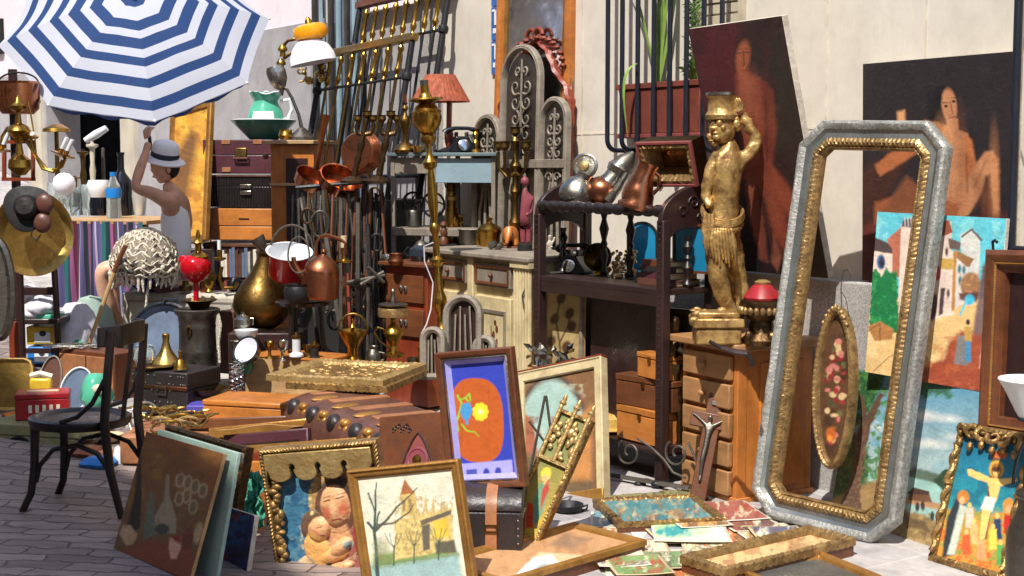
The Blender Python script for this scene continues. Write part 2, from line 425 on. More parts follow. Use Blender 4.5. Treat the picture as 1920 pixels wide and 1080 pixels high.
mat('cardboard',(198,156,108),(172,130,86),.8,scale=10,bump=.06)
mat('lace',(236,228,212),(186,174,156),.9,scale=40,bump=1.0,bscale=90)
mat('teal_cloth',(82,168,140),(48,128,108),.85,scale=14,bump=.4,bscale=50)
mat('green_cloth',(70,170,130),(40,130,100),.7,scale=12,bump=.3)
mat('white_cloth',(226,224,232),(204,202,214),.85,scale=10,bump=.3,bscale=30)
mat('straw',(206,172,96),(170,134,64),.6,scale=40,bump=.5,bscale=110)
mat('brass_sheet',(196,164,92),(150,116,56),.42,.75,scale=12,bump=.4,bscale=26)
mat('skin',(224,176,150),(206,152,126),.55,scale=6,bump=.04)
mat('hair',(48,36,30),(30,22,20),.7,bump=.3)
mat('shorts',(196,182,158),(176,160,136),.85,scale=20,bump=.3)
mat('vest_cloth',(248,248,250),(238,238,244),.85,scale=10,bump=.35,bscale=24,dirt=0)
wood('wood_mid',(184,138,92),(140,98,60),.5,'x')
mat('lace_dark',(150,138,120),(110,100,86),.95,bump=.5)
mat('hat_cloth',(242,245,252),(230,234,246),.8,bump=.1,bscale=120,dirt=0)
mat('hat_band',(52,58,78),(42,46,64),.8,bump=.1)
mat('tin_red',(182,34,38),(132,26,34),.35,scale=14,bump=.05)
mat('tin_green',(150,152,112),(124,126,90),.5,scale=10,bump=.1)
mat('purple_paint',(92,84,176),(70,62,150),.5,bump=.1)
mat('yellow_plastic',(232,196,60),(220,172,50),.4,bump=.05)
mat('orange_plastic',(232,110,30),(214,90,24),.4,bump=.05)
mat('shade_red',(176,88,52),(112,48,28),.75,scale=60,stretch=(1,1,.02),bump=.3,contrast=.2)
mat('feldspar',(222,214,196),(180,170,150),.5,bump=.3)
mat('fan_blue',(150,172,184),(120,146,160),.5,bump=.1)
mat('table_blue',(112,130,134),(86,102,106),.5,scale=8,bump=.1)
mat('stone_dark',(70,66,70),(52,48,52),.9,bump=.3)
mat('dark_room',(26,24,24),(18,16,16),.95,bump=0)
mat('facade',(222,206,180),(206,188,160),.9,scale=3,bump=.1)
mat('tile_blue',(70,118,190),(52,96,170),.25,scale=20,bump=.02)
mat('crystal',(225,225,220),(190,190,186),.08,.35,bump=.2)
mat('frosted',(228,232,236),(206,212,220),.3,bump=.05)
mat('figure_white',(214,206,196),(160,146,134),.4,.2,scale=30,bump=.3)
m=mat('beige_stone',(214,207,195),(200,191,178),.88,scale=4,bump=.12,stretch=(1,1,.12),contrast=.35,dirt=.09)
def ground_sheet(name,us,ns,lift,m,label=None):
 mb=MB();nu=len(us)
 for n_ in ns:
  for u_ in us:
   p=U*u_+N*n_;mb.v.append((p.x,p.y,gz(p.x,p.y)+lift))
 for j in range(len(ns)-1):
  for i in range(nu-1):mb.f.append((j*nu+i,j*nu+i+1,(j+1)*nu+i+1,(j+1)*nu+i))
 return solo(name,mb,m,None,None,kind='structure')
def stonemat(name,kind):
 m=bpy.data.materials.new(name);m.use_nodes=True;nt=m.node_tree;N_=nt.nodes;L=nt.links;b=N_['Principled BSDF']
 tc=N_.new('ShaderNodeTexCoord');mp=N_.new('ShaderNodeMapping');mp.inputs['Rotation'].default_value=(0,0,-RZ if kind=='tile' else .12)
 L.new(tc.outputs['Object'],mp.inputs[0]);src=mp.outputs[0]
 nd=N_.new('ShaderNodeTexNoise');nd.inputs['Scale'].default_value=7;nd.inputs['Detail'].default_value=3;L.new(src,nd.inputs[0])
 ad=N_.new('ShaderNodeMix');ad.data_type='VECTOR';ad.inputs[0].default_value=.1 if kind=='sett' else .004
 L.new(src,ad.inputs[4]);L.new(nd.outputs['Color'],ad.inputs[5]);br=N_.new('ShaderNodeTexBrick');L.new(ad.outputs[1],br.inputs[0])
 i=br.inputs
 if kind=='tile':
  br.offset=0;i['Scale'].default_value=1;i['Brick Width'].default_value=.4;i['Row Height'].default_value=.4;i['Mortar Size'].default_value=.006;i['Mortar Smooth'].default_value=.2
  i['Color1'].default_value=(*srgb((184,180,178)),1);i['Color2'].default_value=(*srgb((160,158,160)),1);i['Mortar'].default_value=(*srgb((196,192,188)),1)
 else:
  br.offset=.5;i['Scale'].default_value=1;i['Brick Width'].default_value=.24;i['Row Height'].default_value=.085;i['Mortar Size'].default_value=.006;i['Mortar Smooth'].default_value=.8
  i['Color1'].default_value=(*srgb((158,144,138)),1);i['Color2'].default_value=(*srgb((122,108,104)),1);i['Mortar'].default_value=(*srgb((100,92,94)),1)
 n1=N_.new('ShaderNodeTexNoise');n1.inputs['Scale'].default_value=5;n1.inputs['Detail'].default_value=8;n1.inputs['Roughness'].default_value=.7
 m2=N_.new('ShaderNodeMapping');m2.inputs['Scale'].default_value=(.7,4,1)if kind=='sett' else(1,1,1);L.new(src,m2.inputs[0]);L.new(m2.outputs[0],n1.inputs[0])
 r=N_.new('ShaderNodeValToRGB');r.color_ramp.elements[0].position=.3;r.color_ramp.elements[1].position=.72
 r.color_ramp.elements[0].color=(.55,.53,.53,1);r.color_ramp.elements[1].color=(1.2,1.17,1.15,1);L.new(n1.outputs[0],r.inputs[0])
 mx=N_.new('ShaderNodeMix');mx.data_type='RGBA';mx.blend_type='MULTIPLY';mx.inputs[0].default_value=1
 L.new(br.outputs['Color'],mx.inputs[6]);L.new(r.outputs[0],mx.inputs[7]);L.new(mx.outputs[2],b.inputs['Base Color'])
 b.inputs['Roughness'].default_value=.8 if kind=='tile' else .62
 n3=N_.new('ShaderNodeTexNoise');n3.inputs['Scale'].default_value=30;n3.inputs['Detail'].default_value=5;L.new(src,n3.inputs[0])
 mm=N_.new('ShaderNodeMath');mm.operation='MULTIPLY_ADD';mm.inputs[1].default_value=.35 if kind=='sett' else .1
 L.new(n3.outputs[0],mm.inputs[0])
 iv=N_.new('ShaderNodeMath');iv.operation='SUBTRACT';iv.inputs[0].default_value=1;L.new(br.outputs['Fac'],iv.inputs[1]);L.new(iv.outputs[0],mm.inputs[2])
 bm=N_.new('ShaderNodeBump');bm.inputs['Strength'].default_value=.9 if kind=='sett' else .3;bm.inputs['Distance'].default_value=.012
 L.new(mm.outputs[0],bm.inputs['Height']);L.new(bm.outputs[0],b.inputs['Normal'])
 MATS[name]=m
stonemat('setts','sett');stonemat('paving','tile')
us=[-60,-40,-30,-26]+[-25+.25*i for i in range(0,84)]+[-4,0,6,20,40]
ground_sheet('street',us,[-60,-20,-8,-WALL_D,-4,-3,-2,0,5,20,40],0,'setts')
ground_sheet('pavement',[u_ for u_ in us if-30<u_<30],[-WALL_D+.01,-4,-3.2,-2.55],.006,'paving')
def ucoord(px):return W(px,400).dot(U)
def wallbox(mb,u0,u1,z0,z1,n0=0.0,n1=-.4):
 pts=[]
 for z in(z0,z1):
  for(u_,n_)in((u0,n0),(u1,n0),(u1,n1),(u0,n1)):
   p=U*u_+N*(-WALL_D+n_);pts.append((p.x,p.y,z))
 return mb.hexa(pts[:4],pts[4:])
def zwall(px,py):return W(px,py).z
u850=ucoord(832);uW=4.6
hw=Thing('stone_house','beige stone house wall with grey plinth and shuttered barred window','house',U*u850+N*(-WALL_D))
wx0,wx1,wz0=ucoord(1150),ucoord(1386),zwall(1260,262)+.0
def toL(T,mb):
 q=MB();q.f=mb.f;q.v=[tuple(T.I@V(v))for v in mb.v];return q
mb=MB()
wallbox(mb,u850,wx1,1.0,6,0);wallbox(mb,wx1+.0005,ucoord(1890),1.0,6,0);wallbox(mb,ucoord(1890)+.0005,uW,3.2,6,0);wallbox(mb,ucoord(1890)+1.4,uW,1,3.199,0)
hw.p('wall',toL(hw,mb),'beige_stone')
mb=MB();wallbox(mb,u850,uW,-.3,1.0,.05);hw.p('plinth',toL(hw,mb),'granite',bevel=.012)
mb=MB();wallbox(mb,ucoord(1890)+.001,ucoord(1890)+1.39,1.0,3.19,-.16,-.3);hw.p('window_recess',toL(hw,mb),'facade')
for k,px in enumerate((1091,1545,1728)):
 mb=MB();uu=ucoord(px);wallbox(mb,uu-.005,uu+.005,zwall(px,246)if k else 1.0,6,.003,-.01);hw.p('mortar_joint',toL(hw,mb),'mortar')
zj=zwall(1400,243)
mb=MB();wallbox(mb,u850,uW,zj-.006,zj+.006,.0025,-.01);hw.p('mortar_joint',toL(hw,mb),'mortar')
mb=MB()
for px in(1400,1640):
 uu=ucoord(px);wallbox(mb,uu-.004,uu+.004,1.0,zj-.007,.0024,-.01)
hw.p('mortar_joint',toL(hw,mb),'mortar')
su0,su1=ucoord(1318),ucoord(1386)
mb=MB();zz=zwall(1350,46)
for i in range(26):
 za=zz+.055*i;wallbox(mb,su0,su1,za,za+.044,.018-.004*(i%2),.002)
wallbox(mb,su0-.03,su0-.001,zz-.02,zz+1.5,.03,.002);wallbox(mb,su1+.001,su1+.03,zz-.02,zz+1.5,.03,.002)
hw.p('shutter',toL(hw,mb),'shutter_paint')
zb=P(1225,290,W(1225,290,.2).y).z
gr=None
for i,px in enumerate((1139,1166,1195,1225,1255,1286,1318,1352)):
 w=W(px,200,.13);a=V((w.x,w.y,0));z0=P(px,282,w.y).z
 pts=[a+V((0,0,4.5)),a+V((0,0,z0+.06))]
 for k in range(1,8):
  an=k/7*pi/2;pts.append(a-N*(.06-.06*cos(an))*1+V((0,0,z0+.06-.06*sin(an))))
 pts.append(pts[-1]-N*.08)
 mbt=MB().tube([hw.I@p for p in pts],.0135,10)
 if gr is None:gr=hw.p('window_grille',mbt,'iron_blue')
 else:hw.p('bar',mbt,'iron_blue',parent=gr)
mb=MB()
for px,z in((1130,2.75),):
 a=W(1139,200,.13);b=W(1352,200,.13);mb.tube([hw.I@V((a.x,a.y,z)),hw.I@V((b.x,b.y,z))],.014,8)
hw.p('crossbar',mb,'iron_blue',parent=gr)
g2=None
for px in(1904,1938,1972):
 w=W(px,200,.14);mbt=MB().tube([hw.I@V((w.x,w.y,4)),hw.I@V((w.x,w.y,1.02))],.017,10)
 if g2 is None:g2=hw.p('window_grille',mbt,'iron_blue')
 else:hw.p('bar',mbt,'iron_blue',parent=g2)
mb=MB();a=W(1904,200,.14);b=W(1972,200,.14)
for z in(1.2,2.4):mb.tube([hw.I@V((a.x,a.y,z)),hw.I@V((b.x,b.y,z))+U*.6],.012,8)
hw.p('crossbar',mb,'iron_blue',parent=g2)
nh=Thing('plastered_house','pale pink house with grey stone base, doorway and barred window beyond the bedsteads','house',U*(u850-.3)+N*(-WALL_D))
zs=zwall(520,52);mb=MB();mu=MB()
segs=[(-60,ucoord(92)),(ucoord(232),ucoord(586)),(ucoord(690),u850-.25)]
for a,b in segs:wallbox(mb,a,b,-.5,zs,0)
wallbox(mb,ucoord(92)+.0005,ucoord(232)-.0005,zwall(160,175),zs,0)
nh.p('stone_base',toL(nh,mb),'grey_plaster')
wallbox(mu,-60,ucoord(586),zs+.0005,9,-.03);wallbox(mu,ucoord(690),u850-.25,zs+.0005,9,-.03);wallbox(mu,ucoord(586)+.0005,ucoord(690)-.0005,4.6,9,-.03)
nh.p('upper_wall',toL(nh,mu),'pink_plaster')
mb=MB();wallbox(mb,u850-.249,u850-.001,-.2,9,.03);nh.p('stone_jamb',toL(nh,mb),'granite')
for pa,pb_ in((236,262),(62,88)):
 mb=MB();wallbox(mb,ucoord(pa),ucoord(pb_),.2,zwall(pa+4,175),.04,-.01);nh.p('stone_jamb',toL(nh,mb),'feldspar')
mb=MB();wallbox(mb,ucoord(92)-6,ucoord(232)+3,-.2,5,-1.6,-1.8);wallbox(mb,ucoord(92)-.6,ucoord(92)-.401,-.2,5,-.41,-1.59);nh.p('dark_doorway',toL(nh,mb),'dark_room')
mb=MB();wallbox(mb,ucoord(586),ucoord(690),.9,4.6,-.25,-.3);wn=nh.p('window',toL(nh,mb),'enamel_blue')
mb=MB()
for px in(592,607,622,637,652,667,682):
 w=W(px,200,-.04);mb=MB().tube([nh.I@V((w.x,w.y,4.5)),nh.I@V((w.x,w.y,1.0))],.024,8);nh.p('bar',mb,'fan_blue' if px%2 else 'pewter',parent=wn)
mb=MB();wallbox(mb,ucoord(-6),ucoord(14),zwall(4,100),zwall(4,34),.02,-.05);wo=nh.p('window',toL(nh,mb),'dark_room')
oh=Thing('townhouse','cream townhouse on the far side of the street','house',N*3.6)
def ob(mb,u0,u1,z0,z1,n0,n1):
 pts=[]
 for z in(z0,z1):
  for(u_,n_)in((u0,n0),(u1,n0),(u1,n1),(u0,n1)):
   p=U*u_+N*n_;pts.append(oh.I@V((p.x,p.y,z)))
 return mb.hexa(pts[:4],pts[4:])
SHADE_H=10.7
mb=MB();ob(mb,-40,30,-.5,SHADE_H,3.6,7);oh.p('facade',mb,'facade')
for k in range(-8,6):
 for zf in(1.0,4.3,7.3):
  mb=MB();ob(mb,k*2.6,k*2.6+1.1,zf,zf+1.9,3.58,3.7);oh.p('window',mb,'dark_room')
tosun=V((-.2,-.52,.83)).normalized();sel=math.asin(tosun.z)
sd=bpy.data.lights.new('sun','SUN');sd.energy=4.3;sd.angle=radians(.5);sd.color=(1,.95,.86)
so=bpy.data.objects.new('sun',sd);C.objects.link(so);so.rotation_euler=tosun.to_track_quat('Z','Y').to_euler()
w=bpy.data.worlds.new('World');bpy.context.scene.world=w;w.use_nodes=True
bg=w.node_tree.nodes['Background'];sk=w.node_tree.nodes.new('ShaderNodeTexSky');sk.sky_type='NISHITA';sk.sun_disc=False
sk.sun_elevation=sel;sk.sun_rotation=atan2(tosun.x,tosun.y);w.node_tree.links.new(sk.outputs[0],bg.inputs[0]);bg.inputs[1].default_value=.15
cd=bpy.data.cameras.new('camera');cam=bpy.data.objects.new('camera',cd);C.objects.link(cam);cam.location=CAM
cam.rotation_euler=(pi/2-PITCH,0,0);cd.lens=F/1920*36;cd.sensor_width=36;cd.clip_end=500;cd.clip_start=.05
bpy.context.scene.camera=cam
sc_=bpy.context.scene;sc_.view_settings.view_transform='Standard';sc_.view_settings.look='None';sc_.view_settings.exposure=.58;sc_.view_settings.gamma=1
T=Fit('painting','tall dark red painting of a long-faced standing figure, leaning behind the gilded statue','painting',(1298,51),(1458,33),(1553,522),(1369,508),'BR',W(1553,522,.12).y,lean=6)
stretcher(T,0,T.pw,0,T.ph,.035)
p=Painter(T,0,T.pw,0,T.ph,(74,38,38))
p.poly([(1380,40),(1470,20),(1570,530),(1480,540),(1450,300)],(50,42,38),20).poly([(1290,40),(1385,35),(1390,160),(1320,200)],(88,34,40),14)
p.mott((58,26,30),40,.5,2);p.poly([(1350,420),(1420,330),(1480,420),(1500,540),(1360,520)],(30,24,26),12)
sk_=(146,74,56);dk=(96,44,36)
p.poly([(1380,140),(1398,132),(1430,150),(1440,185),(1432,260),(1440,300),(1425,330),(1398,320),(1392,260),(1384,190)],sk_,5,wob=2)
p.poly([(1425,145),(1450,170),(1456,240),(1446,320),(1434,320),(1436,240)],(128,62,48),4,wob=1)
p.poly([(1398,318),(1436,300),(1466,360),(1478,430),(1470,470),(1450,440),(1436,380),(1416,350)],(134,62,46),5,wob=2)
p.poly([(1396,318),(1420,340),(1432,420),(1440,490),(1426,486),(1404,400)],(150,80,58),4,wob=2)
p.poly([(1440,300),(1480,350),(1500,400),(1490,420),(1460,380)],(150,74,52),5)
p.poly([(1450,440),(1466,480),(1458,510),(1446,490)],(140,84,66),3)
p.ell(1393,100,15,34,(58,36,32),6,5);p.ell(1393,108,13,31,(170,96,66),8,3)
p.line([(1394,96),(1396,122),(1393,124)],2,(98,48,36));p.line([(1384,100),(1391,99)],2,(50,26,24));p.line([(1398,98),(1405,99)],2,(50,26,24));p.line([(1390,132),(1400,132)],2.4,(120,40,36))
p.line([(1383,94),(1392,92)],1.5,dk);p.line([(1397,91),(1407,93)],1.5,dk)
p.poly([(1390,138),(1402,136),(1405,156),(1388,158)],(156,84,60),3)
p.line([(1414,200),(1412,290)],2.5,dk,.7,2);p.line([(1436,190),(1438,300)],3,dk,.8,2);p.line([(1420,345),(1440,430),(1452,480)],3,dk,.8,2);p.line([(1400,320),(1428,312)],2.5,dk,.7,2)
p.ell(1402,190,12,34,(182,106,76),4,16,.7);p.ell(1410,290,14,40,(172,96,68),0,16,.6);p.ell(1452,390,8,50,(176,96,66),-14,12,.6);p.ell(1436,230,6,70,(90,42,36),0,10,.6);p.ell(1426,420,5,60,(70,32,30),-8,8,.6);p.build()
T=Fit('painting','near-black painting of a dark-haired seated figure with raised knee, behind the octagonal frame','painting',(1618,120),(1902,97),(1907,548),(1612,525),'TL',W(1618,120,.05).y,lean=3,pw=60)
stretcher(T,0,T.pw,0,T.ph,.03)
p=Painter(T,0,T.pw,0,T.ph,(38,32,36));p.mott((48,41,44),70,.3,4);p.mott((30,25,28),40,.3,6)
p.poly([(1610,320),(1680,285),(1700,300),(1640,420),(1610,530)],(62,34,26),10).poly([(1610,430),(1660,400),(1640,530),(1610,530)],(96,44,36),6)
fl=(186,128,90);fd=(126,76,50);fs=(86,50,38)
p.ell(1772,195,24,36,(22,18,20),-8,4);p.poly([(1740,170),(1760,230),(1752,260),(1738,240)],(24,20,22),5)
p.poly([(1752,228),(1786,240),(1815,250),(1822,300),(1812,330),(1816,400),(1770,412),(1730,400),(1742,330),(1740,262)],fl,3,wob=1.5)
p.poly([(1735,225),(1770,235),(1760,260),(1700,300),(1650,330),(1640,310),(1690,270)],(170,100,60),3,wob=1)
p.poly([(1682,210),(1696,206),(1698,232),(1684,240)],(206,150,104),3)
p.poly([(1640,380),(1740,350),(1800,390),(1790,430),(1640,420)],(150,86,54),4,wob=1)
p.poly([(1810,252),(1822,262),(1832,320),(1818,360),(1808,330)],(184,110,66),3)
p.poly([(1815,330),(1846,285),(1862,282),(1872,300),(1874,410),(1862,408),(1856,330),(1836,370),(1812,408),(1796,408)],fl,3,wob=1)
p.poly([(1846,330),(1856,328),(1860,408),(1840,408)],fs,3);p.poly([(1700,330),(1760,380),(1700,400),(1650,400)],fd,5)
p.poly([(1860,400),(1905,400),(1907,548),(1612,525),(1620,440)],(78,38,36),8)
p.ell(1780,198,14,32,fl,-6,2);p.poly([(1776,222),(1796,222),(1798,250),(1772,250)],fl,2)
p.line([(1782,190),(1786,214),(1780,216)],2,fd);p.ell(1774,199,3.4,2.6,(30,24,26),0,.8);p.ell(1788,190,3.4,2.6,(30,24,26),0,.8);p.line([(1768,192),(1778,192)],1.6,(40,28,26));p.line([(1784,183),(1794,184)],1.6,(40,28,26));p.line([(1779,221),(1790,219)],3,(130,62,54))
p.line([(1742,300),(1748,345),(1770,360)],3,fd,.8,2);p.line([(1812,290),(1814,360)],3,fd,.8,2);p.line([(1780,255),(1782,400)],2,fd,.5,3);p.line([(1850,300),(1826,352)],3,fd,.6,3)
p.ell(1772,290,16,44,(222,156,106),0,18,.7);p.ell(1764,334,14,18,(218,150,100),0,10,.6);p.ell(1800,300,8,50,(130,74,46),0,12,.6);p.ell(1864,340,6,56,(214,144,94),0,8,.6);p.ell(1834,350,8,40,(120,66,42),-24,10,.6);p.ell(1770,385,40,12,(150,88,54),0,10,.5);p.build()
T=Fit('painting','unframed bright oil painting of white village houses along a sandy street','painting',(1640,397),(1892,410),(1855,737),(1622,697),'BL',W(1622,697,.3).y,lean=9)
stretcher(T,0,T.pw,0,T.ph,.022)
p=Painter(T,0,T.pw,0,T.ph,(96,190,206));p.mott((140,214,218),30,.7,3);p.mott((60,160,196),22,.5,9,.2,(1630,390,1740,470))
p.poly([(1625,560),(1900,545),(1850,745),(1618,705)],(222,186,126),2);p.mott((240,214,160),24,.5,5,.1,(1620,590,1900,740))
Wh=(226,204,190)
p.poly([(1634,470),(1676,470),(1674,520),(1634,540)],Wh).poly([(1634,452),(1640,444),(1678,462),(1674,476),(1634,470)],(80,66,66)).poly([(1662,450),(1695,420),(1690,520),(1672,520),(1674,470)],(182,108,84))
p.poly([(1690,420),(1722,416),(1712,610),(1682,620)],Wh).poly([(1694,412),(1722,408),(1722,430),(1690,424)],(90,80,88)).ell(1652,491,8,14,(70,110,160)).ell(1653,492,5,11,(50,46,60))
for k in range(5):p.line([(1696+6*k,408),(1698+6*k,428)],1.6,(220,210,200))
p.poly([(1634,510),(1646,505),(1652,518),(1662,502),(1672,512),(1682,508),(1684,560),(1686,625),(1630,620)],(26,116,66),1.5,wob=2.5).mott((60,160,90),9,.6,12,.2,(1630,505,1684,620))
p.poly([(1626,612),(1650,602),(1676,618),(1672,636),(1640,640)],(176,122,72)).line([(1626,622),(1650,606),(1650,638)],2,(120,80,50))
p.poly([(1760,420),(1784,415),(1784,470),(1794,474),(1788,590),(1744,600),(1752,500)],Wh).poly([(1764,416),(1780,412),(1786,436),(1766,444)],(150,84,62)).poly([(1778,446),(1802,454),(1800,470),(1780,466)],(104,86,80))
p.poly([(1800,440),(1822,428),(1838,446),(1836,520),(1806,520)],(206,206,200)).line([(1804,444),(1822,430),(1840,450)],4,(96,84,84)).poly([(1794,470),(1826,486),(1818,500),(1792,500)],(150,110,68)).poly([(1792,482),(1812,500),(1806,570),(1786,582)],(210,200,196))
p.poly([(1788,470),(1794,470),(1790,580),(1784,584)],(184,130,60))
for x,y in((1799,504),(1807,506),(1800,526)):p.ell(x,y,3,8,(50,120,130))
p.ell(1775,472,3,8,(90,70,70));p.ell(1778,550,3,8,(90,70,80));p.poly([(1764,540),(1772,540),(1768,588),(1760,592)],(80,62,66));p.poly([(1764,484),(1788,486),(1787,506),(1762,504)],(196,160,84));p.ell(1758,512,6,14,(190,90,90));p.ell(1750,576,7,26,(90,70,74),8)
p.ell(1820,536,19,26,(150,108,74),0,2).mott((180,140,96),7,.7,14,.1,(1800,512,1838,562)).poly([(1798,550),(1840,548),(1830,566),(1800,562)],(100,64,56),2)
p.poly([(1838,530),(1858,490),(1858,740),(1826,700),(1824,620)],(124,100,100),3).poly([(1842,500),(1860,480),(1860,560),(1836,560)],(100,84,88),3)
p.poly([(1780,640),(1800,620),(1860,630),(1855,745),(1720,720),(1725,690),(1770,672)],(156,74,50),5,wob=3).mott((190,104,64),16,.5,15,.1,(1720,630,1860,740))
p.ell(1818,562,9,10,(70,180,214),0,2);p.line([(1812,566),(1800,590)],4,(90,196,220));p.poly([(1796,628),(1816,630),(1816,686),(1788,682)],(122,120,122),1.5);p.poly([(1812,640),(1820,640),(1820,680),(1810,676)],(60,140,190),1.5);p.poly([(1808,612),(1822,612),(1822,640),(1808,638)],(190,150,80),1.5);p.ell(1815,604,4,5,(60,44,40));p.line([(1842,640),(1836,690)],2,(214,150,140));p.line([(1640,694),(1668,668),(1700,660)],2,(150,116,78))
p.build()
T=Fit('painting','unframed landscape with lake, wooden hut and a tall tree under blue sky','painting',(1607,693),(1857,738),(1805,1048),(1555,965),'BL',G(1555,965).y,lean=12)
stretcher(T,0,T.pw,0,T.ph,.02,'wood_black')
p=Painter(T,0,T.pw,0,T.ph,(84,150,178));p.grad(700,(72,140,172),880,(156,176,176));p.mott((120,170,188),60,.5,3)
for x,y,a,b in((1735,780,22,9),(1780,785,18,6),(1742,832,30,7),(1800,820,20,5),(1660,800,30,8)):p.ell(x,y,a,b,(216,214,206),4,6,.8)
p.poly([(1690,888),(1715,876),(1760,890),(1800,908),(1790,930),(1690,900)],(86,104,90),3,wob=2)
p.poly([(1560,880),(1690,890),(1770,910),(1800,930),(1795,1050),(1560,970)],(150,190,182),2)
p.poly([(1752,900),(1770,880),(1790,875),(1830,880),(1800,930),(1762,918)],(48,72,52),2,wob=3)
p.poly([(1685,930),(1770,945),(1800,952),(1790,962),(1680,940)],(176,134,96),2);p.poly([(1704,925),(1716,916),(1742,922),(1748,942),(1704,938)],(110,76,56)).poly([(1700,926),(1712,914),(1744,922),(1740,928)],(72,52,44))
p.poly([(1680,952),(1735,966),(1765,985),(1800,1010),(1800,1060),(1660,1010)],(140,116,76),3,wob=3).mott((176,150,96),10,.7,6,.1,(1660,955,1800,1060));p.mott((92,74,50),8,.6,7,.3,(1660,960,1800,1060))
p.poly([(1688,964),(1735,978),(1745,1000),(1700,985)],(84,66,52),2,.7)
for x,y in((1720,950),(1730,948),(1748,968)):p.ell(x,y,4,9,(58,56,52))
G1,G2=(40,84,48),(66,118,58)
p.poly([(1555,730),(1610,695),(1660,700),(1640,760),(1600,800),(1630,860),(1625,930),(1560,950)],G1,4,wob=5).mott(G2,10,.9,8,.0,(1550,690,1665,930)).mott((104,150,74),7,.5,18,.3,(1550,690,1665,800)).mott((90,160,190),16,.8,21,.45,(1600,700,1665,850))
p.poly([(1700,700),(1790,715),(1780,745),(1750,738),(1735,748),(1710,740)],G1,4,wob=5,al=.85).mott(G2,8,.6,9,.1,(1700,715,1790,748))
p.poly([(1560,935),(1640,900),(1690,960),(1660,1010),(1555,970)],(150,122,78),4)
p.poly([(1572,955),(1594,900),(1606,820),(1616,780),(1612,740),(1620,740),(1626,778),(1650,735),(1658,740),(1634,795),(1622,850),(1612,920),(1618,965)],(92,68,54),1.5,wob=1.5).mott((130,104,84),5,.5,10,.1,(1575,790,1625,965))
p.build()
T=Fit('octagonal_mirror','tall empty octagonal frame with silvered outer band and gilded beaded inner edge','frame',(1506,225),(1790,228),(1678,1030),(1409,964),'BR',G(1678,1030).y,lean=6)
w,h=T.pw,T.ph;c=.105;b1=.04;b2=.075;b3=.125
def rnd(a,f=90):return lambda ar,j,tot:a*noise.noise((ar*f,j*3.1,0))
T.p('outer_moulding',MB().frame(octo(w,h,c),[(0,-.03),(0,.012),(.006,.024),(.016,.028),(.028,.024),(b1,.016),(b1,-.03)],lambda ar,j,t:.0028*noise.noise((ar*160,j*5,0))+.004*noise.noise((ar*9,j,4))if 1<=j<=5 else 0,.006),'silvered')
def inset(d):return[(x,y)for x,y in((c+d*.414,d),(w-c-d*.414,d),(w-d,c+d*.414),(w-d,h-c-d*.414),(w-c-d*.414,h-d),(c+d*.414,h-d),(d,h-c-d*.414),(d,c+d*.414))]
T.p('silver_band',MB().frame(inset(b1+.0005),[(0,-.028),(0,.014),(.014,.004),(b2-b1,.008),(b2-b1,-.028)]),'silver_band')
def gd(ar,j,t):
 if j in(2,3,4):return(.007+.003*noise.noise((ar*14,0,3)))*abs(sin(ar*pi/.021+j*1.1+.5*noise.noise((ar*6,1,1))))+.004*noise.noise((ar*90,j*4,0))
 if j==6:return .004*abs(sin(ar*pi/.008))
 return 0
T.p('gilt_inner_moulding',MB().frame(inset(b2+.001),[(0,-.026),(0,.012),(.009,.014),(.019,.018),(.029,.014),(.036,.006),(.041,.009),(.046,.004),(.047,-.026)],gd,.0035),'gilt')
T=Fit('oval_picture','oval flower picture in gilded frame hanging from a wire hook','picture',(1533,572),(1610,582),(1597,886),(1520,874),'TL',W(1533,572,.42).y,lean=8,pw=60)
w,h=T.pw,T.ph
T.p('gilt_frame',MB().frame(oval(w,h),[(0,-.02),(0,.008),(.007,.018),(.015,.02),(.022,.012),(.027,.014),(.032,.004),(.032,-.02)],lambda ar,j,t:.004*abs(sin(ar*130))*(.2+.8*max(0,sin(ar*2.1)))if 1<j<5 else 0,.006),'gilt')
crest=MB()
for k in range(9):
 a=pi/2+(k-4)*.16;crest.ell((w/2+w/2*.93*cos(a),h/2+h/2*.985*sin(a),.014),(.011,.012+.006*(k==4),.011),8,6)
T.p('crest',crest,'gilt')
p=Painter(T,.02,w-.02,.02,h-.02,(88,60,38),z=-.006);p.mott((54,34,24),50,.7,3)
r=random.Random(3)
for k in range(60):
 y=r.uniform(640,830);sx=18*sin((y-630)/210*pi);x=1566-(y-720)*.06+r.uniform(-sx,sx)
 p.ell(x,y,r.uniform(3,7),r.uniform(3,7),r.choice([(196,120,108),(150,50,46),(206,176,130),(96,96,56),(120,40,36),(70,70,44)]),0,1.5)
p.ell(1558,815,9,14,(190,96,40),0,2).ell(1556,822,5,6,(226,140,60),0,2)
o=p.build()
bm=bmesh.new();bm.from_mesh(o.data);cut=[f for f in bm.faces if((f.calc_center_median().x-w/2)/(w/2-.022))**2+((f.calc_center_median().y-h/2)/(h/2-.022))**2>1]
bmesh.ops.delete(bm,geom=cut,context='FACES');bm.to_mesh(o.data);bm.free()
a=T.at(1578,578,-.01);hk=[T.at(x,y,-.01)for x,y in((1578,580),(1577,545),(1578,522),(1582,508),(1590,505),(1596,512),(1596,520))]
T.p('wire_hook',MB().tube(hk,.0028,6).tube([T.at(1592,592,-.01),T.at(1586,560,-.01),T.at(1577,545,-.01)],.002,6),'iron_grey')
T=Fit('icon','painted crucifixion icon in carved gilt frame at the far right','icon',(1803,795),(1950,815),(1888,1094),(1742,1052),'BL',G(1742,1052).y,lean=12)
w,h=T.pw,T.ph
def carve(a,f,sd=0):return lambda ar,j,t:a*(.6*abs(sin(ar*f+j))+.8*noise.noise((ar*f*.7,j*2.3,sd)))
T.p('carved_frame',MB().frame(rect(w,h),[(0,-.025),(0,.006),(.008,.014),(.02,.016),(.03,.008),(.032,-.025)],carve(.006,160),.005),'gilt_worn')
